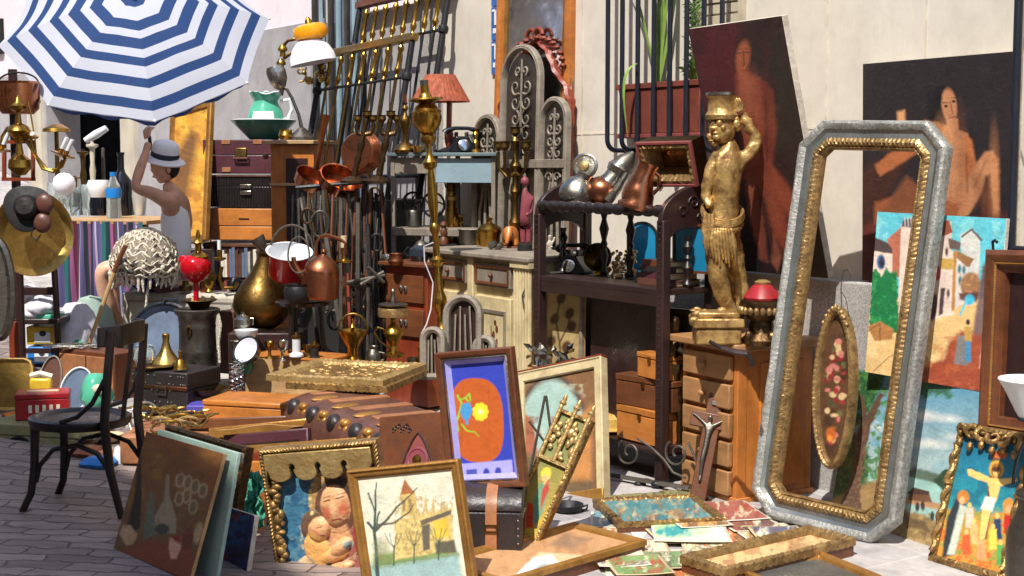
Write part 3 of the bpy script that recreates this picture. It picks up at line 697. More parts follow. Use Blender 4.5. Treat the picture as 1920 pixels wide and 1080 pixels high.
cr=MB();r=random.Random(9)
for k in range(7):
 x=w*(k+.5)/7;pts=[V((x+.03*(1-t)*cos(t*7+k),h-.035+.03*(1-t)*sin(t*7+k),.02+.01*sin(t*9)))for t in[i/12 for i in range(12)]]
 cr.tube(pts,[.013-.008*i/12 for i in range(12)],8)
 cr.ell((x,h-.075-.012*(k%2),.016),(.014,.02,.012),8,6)
T.p('scrolled_crest',cr,'gilt_worn')
col=MB()
for k in range(2):
 x=.018 if k==0 else w-.018
 pts=[V((x+.006*sin(i*.9),.04+(h-.12)*i/40,.018+.006*cos(i*.9)))for i in range(41)];col.tube(pts,.012,8);
 col.lathe([(.012,0),(.02,.006),(.02,.014),(.012,.02)],10,Matrix.Translation((x,h*.55,.018))@Matrix.Rotation(-pi/2,4,'X'))
T.p('twisted_columns',col,'gilt_worn')
p=Painter(T,.03,w-.03,.03,h-.05,(28,112,140));p.grad(830,(20,100,134),960,(40,140,150));p.mott((18,80,110),30,.5,2)
p.poly([(1760,960),(1800,950),(1860,965),(1910,945),(1900,1090),(1740,1060)],(196,140,60),4,wob=4).mott((120,150,70),14,.7,4,.1,(1750,950,1910,1060)).mott((210,90,40),12,.8,5,.25,(1760,970,1910,1080)).poly([(1760,1046),(1850,1070),(1890,1090),(1740,1062)],(226,150,40),3)
sk1=(232,190,110)
p.poly([(1862,845),(1878,845),(1850,1010),(1838,1010)],(90,66,50));p.ell(1868,880,14,17,(196,150,60));p.ell(1868,882,10,13,(150,96,40))
p.poly([(1814,880),(1822,880),(1856,896),(1878,898),(1905,895),(1908,902),(1876,912),(1868,940),(1858,940),(1852,906),(1816,892)],sk1,1.3)
p.poly([(1848,930),(1868,934),(1860,960),(1838,954)],(220,214,200),1.5).poly([(1842,954),(1858,958),(1846,1010),(1836,1006)],sk1,1.5)
p.ell(1868,885,6,9,sk1);p.ell(1867,880,7,5,(70,46,34))
p.poly([(1796,930),(1812,940),(1800,990),(1790,1040),(1766,1046),(1776,970)],(44,52,58),2).ell(1806,932,11,13,(186,120,50)).ell(1804,938,5,7,(220,170,120)).poly([(1800,945),(1812,950),(1790,1040),(1776,1040)],(190,196,180),2)
for x,y,cc in((1818,970,(200,190,170)),(1826,1000,(214,170,110)),(1870,990,(40,60,96)),(1862,1010,(226,200,80)),(1890,980,(180,40,36)),(1876,1040,(90,160,80)),(1840,1030,(214,150,100)),(1812,1020,(200,90,50))):
 p.poly([(x-7,y-18),(x+6,y-18),(x+9,y+20),(x-8,y+20)],cc,1.6,wob=1).ell(x,y-23,4,5,sk1)
p.ell(1892,950,12,16,(200,140,60));p.ell(1891,954,6,8,(214,160,110));p.poly([(1872,845),(1890,850),(1884,860),(1858,858)],(190,100,50),2)
p.build();stretcher(T,.01,w-.01,.01,h-.02,.02,'wood_brown','backing_board')
T=Fit('framed_board','heavy brown wooden frame with beaded edge at the right edge of the photo','frame',(1858,468),(2000,462),(1972,850),(1850,808),'TL',W(1858,468,.32).y,lean=8,pw=60)
w,h=T.pw,T.ph
T.p('moulding',MB().frame(rect(w,h),[(0,-.03),(0,.03),(.02,.045),(.04,.035),(.06,.02),(.085,.012),(.09,-.03)]),'wood_brown',bevel=.002)
T.p('beading',MB().frame([(.048,.048),(w-.048,.048),(w-.048,h-.048),(.048,h-.048)],[(0,.026),(.004,.034),(.008,.026)],lambda ar,j,t:.003*abs(sin(ar*300)),.003),'gilt_wood')
T.p('backing_board',MB().box((w/2,h/2,-.02),(w-.06,h-.06,.012)),'wood_dark')
T.p('hook_nail',MB().tube([(.02,h,.01),(.02,h+.03,.015),(.035,h+.036,.02),(.05,h+.028,.025)],.006,6),'iron')
cn=Thing('churn','tall grey metal milk churn with black wire handle in the bottom right corner','churn',G(1945,1160));s=cn.s
cn.lat('body',[(0,0),(62,0),(62,150),(58,175),(42,215),(42,235),(47,240),(46,246),(0,246)],'pewter',32)
cn.p('handle',MB().tube([V((-.09,0,.5))+V((0,0,.0))]+[V((-.105*cos(a),-.02,.47+.19*sin(a)))for a in[pi*i/14 for i in range(15)]]+[V((.09,0,.5))],.005,8),'plastic_black')
bs=Thing('basin','white enamel basin on an iron washstand behind the grey churn','basin',P(1928,792,5.0),y=5.0)
bs.lat('bowl',[(0,4),(14,4),(24,20),(44,60),(55,78),(58,82),(57,84),(53,80),(42,62),(20,22),(0,12)],'enamel_white',40)
ws=Thing('washstand','thin iron washstand that carries the white basin','washstand',V((bs.o.location.x,bs.o.location.y,0)))
zt=bs.o.location.z
ws.p('ring',MB().tube([V((.034*cos(a),.034*sin(a),zt+.012))for a in[2*pi*i/20 for i in range(20)]],.006,6,True),'iron_black')
ws.p('column',MB().tube([V((0,0,zt+.01)),V((0,0,.03))],.012,8),'iron_black');ws.p('foot_plate',MB().lathe([(0,0),(.07,0),(.06,.02),(.012,.035)],20),'iron_black')
A=G(1282,915);B=G(1382,947)
cb=Based('chest_of_drawers','small weathered wooden chest of drawers carrying the gilded statue','chest of drawers',A,B)
w=cb.pw;d=.44;H_=.70
cb.p('carcass',MB().box((w/2,d/2,H_/2),(w,d-.004,H_)),'wood_orange',bevel=.004)
for k in range(5):
 z0=.03+k*.132;dr=cb.p('drawer',MB().box((w/2-.01,-.012,z0+.06),(w-.05,.03,.112)),'wood_mid',bevel=.006)
 cb.p('knob',MB().ell((w/2-.02,-.04,z0+.06),.016,12,8),'wood_mid',parent=dr)
cb.p('corner_post',MB().box((w-.012,.02,H_/2),(.03,.055,H_+.002)).box((.008,.02,H_/2),(.022,.055,H_+.002)),'wood_orange',bevel=.004)
cb.p('top',MB().prism([(-.05,-.06),(w+.04,-.06),(w+.06,-.02),(w+.06,d+.02),(-.05,d+.02)],H_+.002,H_+.036),'wood_mid',bevel=.006)
cb.p('plinth',MB().box((w/2,d/2,.015),(w+.02,d+.02,.03)),'wood_orangex',bevel=.004)
cb.p('side_panel',MB().box((w+.002,d/2+.03,H_/2),(.014,d-.18,H_-.12)),'wood_orange',bevel=.004)
TOPZ=H_+.036
T=Thing('crucifix','dark wooden crucifix leaning on the drawer fronts','crucifix',M=panelM(P(1330,735,6.42),P(1362,741,6.40),P(1288,938,6.3))[0])
h=.50;wv=.074
T.p('upright',MB().box((wv/2,h/2,-.012),(wv,h,.022)),'wood_brown',bevel=.004)
T.p('crossbeam',MB().box((wv/2+.008,h*.745,-.011),(.215,.07,.026)),'wood_brownx',bevel=.004)
T.p('title_plate',MB().box((wv/2,h*.91,.003),(.03,.02,.008)),'pewter',bevel=.001)
fz=.008;q=h*.745
skin('figure',[[((.03,q-.03,fz),.016),((.03,q-.08,fz+.004),.013),((.03,q-.12,fz+.004),.013),((.026,q-.18,fz+.008),.011),((.032,q-.25,fz),.007),((.032,q-.28,fz+.004),.007)],[((.03,q-.03,fz),.016),((.03,q-.005,fz+.002),.007),((.027,q+.014,fz+.006),.012),((.027,q+.026,fz+.006),.008)],[((.03,q-.03,fz),.016),((.005,q-.015,fz),.008),((-.03,q+.008,fz),.006),((-.055,q+.02,fz),.005)],[((.03,q-.03,fz),.016),((.055,q-.015,fz),.008),((.085,q+.008,fz),.006),((.105,q+.018,fz),.005)]],'pewter',T.o,2)
SY=6.62
st=Thing('statue','gilded wooden statue of a boy holding a basket on its head','statue',Z(1350,642,TOPZ),y=SY)
L=st.L
base=MB();b0=L(1350,640)
base.box((L(1342,0).x-.02,-.01,.035),(.2,.15,.07)).box((L(1342,0).x-.02,-.01,.095),(.23,.17,.044)).box((L(1342,0).x-.02,-.01,.13),(.19,.14,.026))
st.p('plinth_block',base,'gold_leaf',bevel=.008)
fr=MB();r=random.Random(5)
for k in range(22):fr.ell((L(1342,0).x-.02+r.uniform(-.11,.11),r.uniform(-.09,.05),.12+r.uniform(-.02,.03)),(r.uniform(.012,.026),r.uniform(.012,.02),r.uniform(.008,.02)),8,6)
st.p('carved_leaves',fr,'gold_leaf')
def K(px,py,r,dy=0):return(tuple(L(px,py,dy)),r*st.s*(1.12 if r>9 else 1.08))
pel=K(1354,432,29)
body=skin('figure',[[pel,K(1356,395,25),K(1360,345,27,-.01),K(1364,300,27,-.005),K(1366,276,20),K(1362,262,11),K(1358,256,10)],[pel,K(1345,470,23,-.03),K(1346,520,18,-.05),K(1356,560,15,-.03),K(1374,590,11),K(1376,606,9),K(1362,612,9,-.05)],[pel,K(1370,470,22,.03),K(1384,520,16,.05),K(1388,560,14,.05),K(1384,592,10,.04),K(1386,604,9,.04),K(1376,610,9,0)],[K(1364,300,27,-.005),K(1386,300,15),K(1404,288,12),K(1420,266,11),K(1410,246,11),K(1396,224,9),K(1388,212,8)],[K(1364,300,27,-.005),K(1342,302,14,-.02),K(1330,330,11,-.03),K(1324,366,10,-.02),K(1332,392,8,-.06)]],'gold_leaf',st.o,2,(.022,.028))
hd=MB().ell(L(1354,243,-.005),(25*st.s,24*st.s,29*st.s),18,14)
st.p('head',hd,'gold_leaf')
fc=MB().ell(L(1331,256,-.02),(6*st.s,5*st.s,7*st.s),10,8).ell(L(1340,268,-.02),(9*st.s,8*st.s,7*st.s),10,8).ell(L(1341,240,-.045),(11*st.s,5*st.s,4*st.s),10,8).ell(L(1342,249,-.05),(5*st.s,4*st.s,3*st.s),8,6).ell(L(1334,264,-.025),(6*st.s,6*st.s,2.4*st.s),8,6).ell(L(1344,258,-.045),(8*st.s,6*st.s,7*st.s),8,6)
st.p('face',fc,'gold_leaf')
hr=MB();r=random.Random(2)
for k in range(46):
 a=r.uniform(0,2*pi);e=r.uniform(-.1,1.1);hr.ell(L(1358,238,-.005)+V((cos(a)*cos(e)*25,sin(a)*cos(e)*24,sin(e)*27))*st.s,r.uniform(4,8)*st.s,8,6)
st.p('curled_hair',hr,'gold_leaf')
bk=st.lat('basket',[(20,0),(29,2),(31,10),(26,18),(26,40),(29,44),(29,50),(22,50),(22,46),(0,44)],'gold_leaf',24,at=L(1353,226))
st.lat('rim',[(26,0),(30,1),(30,6),(26,7)],'silver',24,at=L(1353,180),parent=bk)
hnd=[]
for k in range(4):
 x=1376+k*5.5;ch=[K(1388,210,7,-.01),K(x,200-(2 if k in(1,2)else 0),3.4,-.03),K(x-4,190-(3 if k in(1,2)else 0),3.0,-.035),K(x-8,183-(3 if k==1 else 0),2.4,-.03)];hnd.append(ch)
hnd.append([K(1388,210,7,-.01),K(1372,206,3.4,-.03),K(1366,199,2.6,-.03)])
skin('hand',hnd,'gold_leaf',st.o,1)
cl=MB()
for k in range(7):
 y0=392+k*4;pts=[L(1355+(38-k*.6)*cos(a),y0+16*sin(a)*(1 if sin(a)>0 else .3)+8*sin(a*1+.5),-sin(a)*37*st.s)for a in[2*pi*i/24 for i in range(24)]]
 cl.tube(pts,(3.4+(k%3))*st.s,6,True)
for k in range(9):
 x=1322+(k%3)*7;cl.tube([L(x,400+k,-.085),L(x+3-k,430,-.095),L(x+k,455,-.09),L(x+4,478+4*(k%3),-.08)],[4*st.s,6*st.s,5*st.s,2*st.s],6)
for k in range(8):cl.tube([L(1336+5*k,428,-.1),L(1334+6*k,455,-.115),L(1338+6*k,486+7*(k%3),-.095)],[3*st.s,5*st.s,2*st.s],6)
st.p('drapery',cl,'gold_leaf')
pt=Thing('carved_pot','dark lumpy carved pot with red lid and gold fringe beside the statue','pot',Z(1428,646,TOPZ))
pt.lat('body',[(0,0),(32,0),(36,10),(24,22),(22,44),(36,60),(42,74),(40,84),(20,92),(0,92)],'bronze',20,f=lambda a,z:1+.07*sin(5*a)+.04*sin(11*a+z*60))
fg=MB()
for k in range(22):a=2*pi*k/22;fg.ell((cos(a)*41*pt.s,sin(a)*41*pt.s,66*pt.s),(6*pt.s,6*pt.s,8*pt.s),8,6)
pt.p('gold_fringe',fg,'gilt')
ft=MB()
for k in range(4):a=k*pi/2+.5;ft.ell((cos(a)*30*pt.s,sin(a)*30*pt.s,14*pt.s),(9*pt.s,9*pt.s,15*pt.s),8,6)
pt.p('claw_feet',ft,'bronze')
pt.lat('lid',[(34,84),(36,90),(26,104),(16,114),(0,116)],'tin_red',20,f=lambda a,z:1+.03*sin(9*a));pt.lat('lid_knob',[(0,114),(14,114),(16,119),(8,123),(0,123)],'gilt_pale',14)
pi_=Thing('pistol','old dark pistol lying on the chest top in front of the statue','pistol',Z(1382,662,TOPZ+.012))
pi_.p('barrel',MB().tube([pi_.L(1352,652),pi_.L(1330,640)],.008,8),'iron');pi_.p('body',MB().tube([pi_.L(1352,652),pi_.L(1380,660),pi_.L(1400,662)],[.012,.016,.016],8,flat=.6),'wood_dark')
pi_.p('grip',MB().tube([pi_.L(1396,660),pi_.L(1408,672),pi_.L(1412,686)],[.014,.012,.012],8,flat=.6),'iron')
pp=W(1240,250,.1)
pl=Thing('planter','reddish terracotta window box behind the dark window bars','planter',V((W(1245,250,.06))),rz=RZ)
zt=P(1245,165,pl.y).z-pl.o.location.z;Lw=.66
pl.p('trough',MB().hexa([(-Lw/2+.03,-.035,0),(Lw/2-.03,-.035,0),(Lw/2-.03,.045,0),(-Lw/2+.03,.045,0)],[(-Lw/2,-.045,zt),(Lw/2,-.045,zt),(Lw/2,.05,zt),(-Lw/2,.05,zt)]),'terracotta',bevel=.004)
pl.p('rim',MB().frame([(-Lw/2-.015,-.053),(Lw/2+.015,-.053),(Lw/2+.015,.054),(-Lw/2-.015,.054)],[(0,0),(0,.03),(.02,.03),(.02,0)],M=Matrix.Translation((0,0,zt))),'terracotta',bevel=.003)
pl.p('soil',MB().box((0,0,zt+.012),(Lw-.04,.07,.01)),'soil')
pl.p('drip_tray',MB().box((0,0,-.012),(Lw+.02,.105,.022)),'red_paint',bevel=.003)
def strap_leaf(mb,p0,p1,bend,w,k=9):
 a,b=V(p0),V(p1);vs=[];sd=(b-a).cross(V((0,1,.2)));sd.normalize()
 for i in range(k+1):
  t=i/k;c=a.lerp(b,t)+V(bend)*sin(t*pi*.9);ww=w*(1-t**2.2)*(.55+.6*t)+.0012;n=V((0,-.25*ww,0))
  vs+=[c-sd*ww,c+n,c+sd*ww]
 fs=[q for i in range(k)for q in((3*i,3*i+1,3*i+4,3*i+3),(3*i+1,3*i+2,3*i+5,3*i+4))]
 mb.add(vs,fs)
zl=zt+.01
pn=Thing('strap_leaf_plant','tall plant with long pale green strap leaves in the window box','plant',pl.M@V((-.05,0,zl)),rz=RZ)
mb=MB()
for p1,bd,w in(((-.12,-.02,.9),(.03,0,0),.016),((.02,.02,1.1),(-.02,0,0),.02),((.1,0,.85),(.06,0,0),.017),((-.25,-.03,.62),(-.02,0,.12),.016),((.2,-.02,.7),(.0,0,.2),.014),((-.06,.03,.75),(.05,0,0),.013),((.05,-.04,.95),(-.05,0,0),.013)):strap_leaf(mb,(0,0,0),p1,bd,w)
strap_leaf(mb,(-.06,-.1,.12),(-.08,-.12,-.3),(-.03,-.04,.12),.016)
pn.p('leaves',mb,'leaf_pale');pn.p('stem',MB().tube([(0,0,-.01),(0,.01,.2),(.01,.01,.42)],[.014,.011,.008],8),'leaf')
pf=Thing('fern','feathery green plant at the right end of the window box','plant',pl.M@V((.23,0,zl)),rz=RZ)
mb=MB();r=random.Random(4)
for k in range(5):
 tp=V((r.uniform(-.1,.1),r.uniform(-.06,.04),r.uniform(.45,.85)))
 for i in range(3,26):
  t=i/26;c=tp*t+V((.03*sin(k+t*3),0,0))
  for sg in(-1,1):strap_leaf(mb,c,c+V((sg*.055*(1.1-t),r.uniform(-.03,.03),.02+.02*sin(i))),(0,0,.004),.0045,3)
pf.p('fronds',mb,'leaf')
mb=MB()
for k in range(16):
 a=r.uniform(0,2*pi);rr=r.uniform(.05,.12);strap_leaf(mb,(0,0,0),(rr*cos(a),.5*rr*sin(a)-.03,r.uniform(.02,.1)),(0,0,.04),.016,6)
pf.p('low_leaves',mb,'leaf_pale')
def WO(px,off):
 p=W(px,400,off);return V((p.x,p.y,gz(p.x,p.y)))
def PG(px,y):
 p=P(px,400,y);return V((p.x,p.y,gz(p.x,p.y)))
B_=G(1240,915);A_=B_-U*1.0;A_.z=0
et=Based('etagere','black carved etagere with barley-twist front rail and arched ends holding jugs','etagere',A_,B_)
W_=et.pw;D_=.30;ZM=.952;ZT=1.30
et.p('middle_shelf',MB().box((W_/2,D_/2,ZM-.02),(W_+.03,D_+.03,.03)).box((W_/2,-.004,ZM-.06),(W_-.03,.02,.06)),'wood_darkx',bevel=.004)
et.p('top_shelf',MB().box((W_/2,D_/2+.02,ZT),(W_-.02,D_-.02,.018)),'wood_darkx',bevel=.003)
def post(x,y,z1,w=.05):return MB().box((x,y,z1/2),(w,w,z1))
for x in(0,W_):
 et.p('post',post(x,0,1.27),'wood_dark',bevel=.006);et.p('post',post(x,D_,1.44),'wood_dark',bevel=.006)
 out=[(-.025,1.16),(-.025,1.28)]+[(-.025+(D_+.05)*(1-cos(a)),1.28+.17*sin(a))for a in[pi/2*i/10 for i in range(1,11)]]+[(D_+.025,1.16)]+[(D_/2+.13*cos(a),1.16+.07*sin(a))for a in[pi*i/8 for i in range(0,9)]]
 M=Matrix(((0,0,1,x-.0165),(1,0,0,0),(0,1,0,0),(0,0,0,1)))
 ar=et.p('arched_end',MB().prism(out,0,.033,M),'wood_dark',bevel=.004)
 sc2=MB()
 for(cy,cz,rr,sg)in((.1,1.31,.03,1),(.17,1.35,.035,-1),(.245,1.32,.03,1),(.21,1.28,.02,-1)):
  sc2.tube([V((x+.018,cy+sg*rr*(1-i/22)*cos(i*.42),cz+rr*(1-i/22)*sin(i*.42)))for i in range(20)],.0045,6)
 et.p('carved_scrolls',sc2,'wood_dark',parent=ar)
 for yy in(D_/2,):
  et.p('spindle',MB().lathe([(.02,0),(.028,.012),(.016,.03),(.012,.05),(.026,.09),(.012,.12),(.02,.135),(.012,.15),(.026,.19),(.014,.215),(.02,.235),(.02,.24)],16,Matrix.Translation((x,yy,ZM))),'wood_black')
 et.p('stretcher_bar',MB().box((x,D_/2,.18),(.03,D_-.06,.04)),'wood_dark',bevel=.004)
 rv=MB()
 for k in range(34):rv.ell((x-.0,-.026,.25+k*.03),(.005,.004,.005),6,5)
 et.p('studs',rv,'iron')
rl=MB();n_=150
rl.tube([V((.0+W_*i/n_,0,ZT+.012))for i in range(n_+1)],[.021+.009*abs(sin(pi*i/n_*13))for i in range(n_+1)],14)
et.p('twisted_rail',rl,'wood_black')
for fx in(.2,.42):et.p('spindle',MB().lathe([(.018,0),(.024,.012),(.012,.04),(.026,.1),(.012,.14),(.02,.16),(.012,.18),(.026,.24),(.012,.29),(.022,.33),(.022,.36)],14,Matrix.Translation((W_*fx,D_-.03,ZM))),'wood_black')
et.p('bottom_shelf',MB().box((W_/2,D_/2,.16),(W_,D_-.02,.025)),'wood_darkx',bevel=.003)
zt_=ZT+.012
def jug(px,py,y=None):q=Z(px,py,zt_);return q
t=Thing('pewter_jug','chased silver jug with open round lid, first on the etagere top','jug',P(1074,384,7.42))
t.lat('body',[(0,0),(26,0),(32,8),(34,22),(28,40),(20,50),(0,52)],'silver',24,tilt=(.35,.1,1),f=lambda a,z:1+.03*sin(8*a))
lid=MB().lathe([(r*t.s,h*t.s)for r,h in[(0,0),(25,0),(25,4),(21,6),(19,3),(0,4)]],28,Matrix.Translation(t.L(1097,312))@V((0,0,1)).rotation_difference(V((-.35,-1,.3)).normalized()).to_matrix().to_4x4());lo=t.p('lid',lid,'silver')
t.p('boss',MB().lathe([(r*t.s,h*t.s)for r,h in[(0,5),(9,4),(8,8),(4,10),(0,11)]],16,Matrix.Translation(t.L(1097,312))@V((0,0,1)).rotation_difference(V((-.35,-1,.3)).normalized()).to_matrix().to_4x4()),'gilt_pale',parent=lo)
t.p('neck',MB().tube([t.L(1086,345),t.L(1094,334),t.L(1098,326)],[18*t.s,15*t.s,17*t.s],16),'silver')
t.p('spout',MB().tube([t.L(1108,360,-.03),t.L(1118,345,-.03),t.L(1122,336,-.03)],[7*t.s,5*t.s,4*t.s],8),'silver')
t=Thing('ewer','tilted ewer with round copper belly and chased silver neck, second on the etagere top','ewer',Z(1130,386,zt_))
t.p('belly',MB().ell(t.L(1128,358),(32*t.s,30*t.s,28*t.s),24,16),'copper_dull')
t.p('shoulder',MB().tube([t.L(1136,352),t.L(1150,336),t.L(1160,320)],[24*t.s,20*t.s,19*t.s],18),'silver')
t.p('collar',MB().tube([t.L(1156,326),t.L(1162,316),t.L(1166,310)],[21*t.s,24*t.s,20*t.s],18),'silver')
t.p('lid',MB().tube([t.L(1166,312),t.L(1176,300),t.L(1184,291),t.L(1188,285)],[21*t.s,17*t.s,9*t.s,4*t.s],16),'pewter')
t.p('spout',MB().tube([t.L(1140,376,-.07),t.L(1160,352,-.09),t.L(1176,325,-.09)],[10*t.s,8*t.s,6*t.s],10),'silver')
t=Thing('copper_jug','polished copper jug with flared foot leaning back by the gilt tray','jug',Z(1196,394,zt_))
t.p('body',MB().tube([t.L(1190,393),t.L(1192,386),t.L(1195,378),t.L(1196,366),t.L(1199,352),t.L(1206,330),t.L(1214,312),t.L(1216,307)],[k*t.s for k in(33,35,30,31,27,20,19,21)],28),'copper',smooth=60)
t.p('handle',MB().tube([t.L(1222,318,.02),t.L(1236,330,.02),t.L(1236,352,.02),t.L(1222,366,.02)],4*t.s,8),'copper')
t=Fit('gilt_casket','open red-edged casket with gilded carved lining standing behind the copper jug','casket',(1190,266),(1292,266),(1312,350),(1206,350),'BL',(et.M@V((.82,.24,0))).y,lean=4,yaw=20)
w,h=t.pw,t.ph
t.p('rim',MB().frame(rect(w,h),[(0,-.012),(0,.008),(.012,.01),(.014,.002),(.016,-.012)]),'red_paint',bevel=.002);t.p('sides',MB().frame(rect(w,h),[(.002,-.11),(.002,-.0125),(.016,-.0125),(.016,-.11)]),'bronze')
t.p('gilt_lining',MB().frame([(.017,.017),(w-.017,.017),(w-.017,h-.017),(.017,h-.017)],[(0,-.1),(0,.002),(.012,.006),(.03,-.03),(.05,-.08),(.05,-.1)],lambda ar,j,tt:.012*noise.noise((ar*60,j*3,0))if 0<j<5 else 0,.006),'gilt')
t.p('back',MB().box((w/2,h/2,-.105),(w-.03,h-.03,.01)),'bronze')
zm=ZM-.004
t=Thing('figurine','small pale standing figurine at the left end of the etagere shelf','figurine',Z(1030,496,zm))
t.lat('base',[(0,0),(12,0),(11,4),(6,6),(0,6)],'gilt_worn',12)
skin('figure',[[(tuple(t.L(1031,468)),5*t.s),(tuple(t.L(1030,458)),6*t.s),(tuple(t.L(1031,449)),3*t.s),(tuple(t.L(1031,444)),4.5*t.s),(tuple(t.L(1031,440)),3*t.s)],[(tuple(t.L(1031,468)),5*t.s),(tuple(t.L(1028,480)),4*t.s),(tuple(t.L(1029,492)),2.6*t.s)],[(tuple(t.L(1031,468)),5*t.s),(tuple(t.L(1034,480)),4*t.s),(tuple(t.L(1033,492)),2.6*t.s)],[(tuple(t.L(1030,458)),6*t.s),(tuple(t.L(1038,452)),2.4*t.s),(tuple(t.L(1040,444)),2*t.s)],[(tuple(t.L(1030,458)),6*t.s),(tuple(t.L(1024,464)),2.4*t.s),(tuple(t.L(1022,472)),2*t.s)]],'figure_white',t.o,2)
def telephone(name,label,o_,yaw,s=1.0):
 t=Thing(name,label,'telephone',o_,rz=yaw)
 body=MB();pr=[(-.09,0),(.09,0),(.085,.02),(.05,.07),(.035,.1),(-.045,.1),(-.06,.07),(-.085,.02)]
 body.prism(pr,-.075*s,.075*s,Matrix(((1,0,0,0),(0,0,1,0),(0,1,0,0),(0,0,0,1))))
 t.p('body',body,'plastic_black',bevel=.008)
 d=t.p('dial',MB().lathe([(0,0),(.036,0),(.036,.005),(.03,.008),(0,.008)],24,Matrix.Translation((.0,-.079,.045))@Matrix.Rotation(pi/2-.3,4,'X')),'chrome')
 for sx in(-.035,.03):t.p('cradle',MB().box((sx,0,.112),(.012,.09,.03)),'plastic_black',bevel=.004)
 hs=[V((-.105,0,.12)),V((-.09,0,.138)),V((-.04,0,.15)),V((.04,0,.15)),V((.09,0,.138)),V((.105,0,.12))]
 t.p('handset',MB().tube(hs,[.024,.018,.012,.012,.018,.024],12),'plastic_black')
 return t
t=telephone('telephone','shiny black rotary telephone on the etagere shelf',Z(1078,512,zm),RZ+.5)
q=t.o.location
cdp=[V((.0,-.05,.01)),V((-.12,-.14,.006)),V((-.2,-.145,-.03)),V((-.24,-.15,-.12)),V((-.23,-.15,-.19))]
t.p('cord',MB().tube(cdp,.004,6),'iron_grey')
t=Thing('brass_bell','dull brass horn-shaped bell lying open towards the viewer beside the telephone','bell',Z(1122,514,zm))
M=Matrix.Translation(t.L(1121,482))@V((0,0,1)).rotation_difference(V((-.25,-1,.12)).normalized()).to_matrix().to_4x4()
t.p('bell_mouth',MB().lathe([(r*t.s,h*t.s)for r,h in[(5,-26),(8,-20),(14,-8),(25,2),(27,3),(25,4),(22,1),(12,-8),(0,-14)]],28,M),'brass_dark');t.p('clapper',MB().ell(t.L(1122,484,-.02),5*t.s),'rust')
t.p('handle',MB().tube([t.L(1117,516,-.02),t.L(1130,512,-.02),t.L(1146,503,-.02)],[6*t.s,8*t.s,4*t.s],10),'brass')
t=Thing('dried_bouquet','bundle of gilded dried flowers lying on the etagere shelf','bouquet',Z(1165,520,zm))
mb=MB();r=random.Random(8);stems=MB()
for k in range(70):
 q=t.L(r.uniform(1146,1192),r.uniform(470,520),r.uniform(-.06,.06));mb.ell(q,r.uniform(2.0,4.5)*t.s,6,5);stems.tube([t.L(1150+r.uniform(-3,3),512),q],.0012,4)
t.p('flower_heads',mb,'gilt_pale');t.p('stems',stems,'straw')
t=Fit('stained_glass','arch-topped blue glass panel in a thin black frame at the back of the etagere','glass panel',(1174,415),(1232,415),(1234,515),(1176,512),'BL',Z(1176,512,zm).y+.14,lean=2,yaw=25,pw=80)
w,h=t.pw,t.ph;out=[(0,0),(w,0),(w,h*.7)]+[(w/2+w/2*cos(a),h*.7+h*.3*sin(a))for a in[pi*i/12 for i in range(1,12)]]+[(0,h*.7)]
t.p('pane',MB().prism([(w/2+(x-w/2)*.9,h/2+(y-h/2)*.93)for x,y in out],-.004,.0),'glass_blue');t.p('frame',MB().frame(out,[(0,-.008),(0,.006),(.01,.006),(.01,-.008)]),'iron_black')
z0=zm
for k,(wd,th,mm,lb)in enumerate(((.26,.03,'leather_brown','worn brown book at the bottom of the stack at the right end of the etagere'),(.24,.035,'leather_purple','maroon book second from the bottom in the etagere stack'),(.25,.026,'leather_dark','black book second from the top in the etagere stack'),(.22,.03,'wood_brown','reddish brown book on top of the etagere stack'))):
 c=et.M@V((W_-.17,.18,0));t=Thing('book',lb,'book',V((c.x,c.y,z0)),rz=RZ+.1*(-1)**k,group='books stacked on the etagere')
 t.p('cover',MB().box((0,0,.002),(wd,.17,.004)).box((0,0,th-.002),(wd,.17,.004)).box((0,-.083,th/2),(wd,.004,th-.0085)),mm);t.p('pages',MB().box((0,.003,th/2),(wd-.012,.16,th-.009)),'paper_old');z0+=th
t=Fit('mirror','teal-tinted small mirror leaning on the back of the etagere behind the books','mirror',(1262,420),(1330,420),(1330,512),(1262,510),'BL',(et.M@V((W_-.1,.285,ZM))).y,lean=1,yaw=0,pw=120)
t.p('glass',MB().box((t.pw/2,t.ph/2,-.004),(t.pw,t.ph,.006)),'glass_blue');t.p('frame',MB().frame(rect(t.pw,t.ph),[(0,-.01),(0,.006),(.012,.006),(.012,-.01)]),'wood_brown')
def crate(name,label,px0,px1,pyb,pyt,y,dep,m,cat='box',group=None,lid=True,yaw=0.0,ground=None):
 A=P(px0,pyb,y);B=P(px1,pyb,y);B=A+Matrix.Rotation(yaw,3,'Z')@(B-A);t=Based(name,label,cat,A,B,group);w=t.pw;h=(pyb-pyt)*y/F
 t.p('body',MB().box((w/2,dep/2,h*.4),(w,dep,h*.8)),m,bevel=.004)
 if lid:t.p('lid',MB().box((w/2,dep/2,h*.9),(w+.006,dep+.006,h*.19)),m,bevel=.004)
 return t,w,h
c1=et.M@V((.80,.17,0))
yb=c1.y
lz=.18
def inner(name,label,lx,ly,z,w,d,h,m,yaw=0,cat='box',group='wooden boxes under the etagere'):
 o_=et.M@V((lx,ly,z));t=Thing(name,label,cat,o_,rz=RZ+yaw,group=group)
 t.p('body',MB().box((0,0,h*.39),(w,d,h*.78)),m,bevel=.004);t.p('lid',MB().box((0,0,h*.9),(w+.006,d+.006,h*.2)),m,bevel=.004);t.p('catch',MB().box((0,-d/2-.006,h*.76),(.02,.008,.03)),'brass',bevel=.001);return t
inner('wooden_box','large pale orange wooden box on the bottom shelf of the etagere',.80,.15,lz,.36,.24,.17,'wood_orangex')
inner('wooden_box','brown wooden box stacked on the pale orange one under the etagere',.80,.15,lz+.172,.38,.22,.15,'wood_brownx',.1)
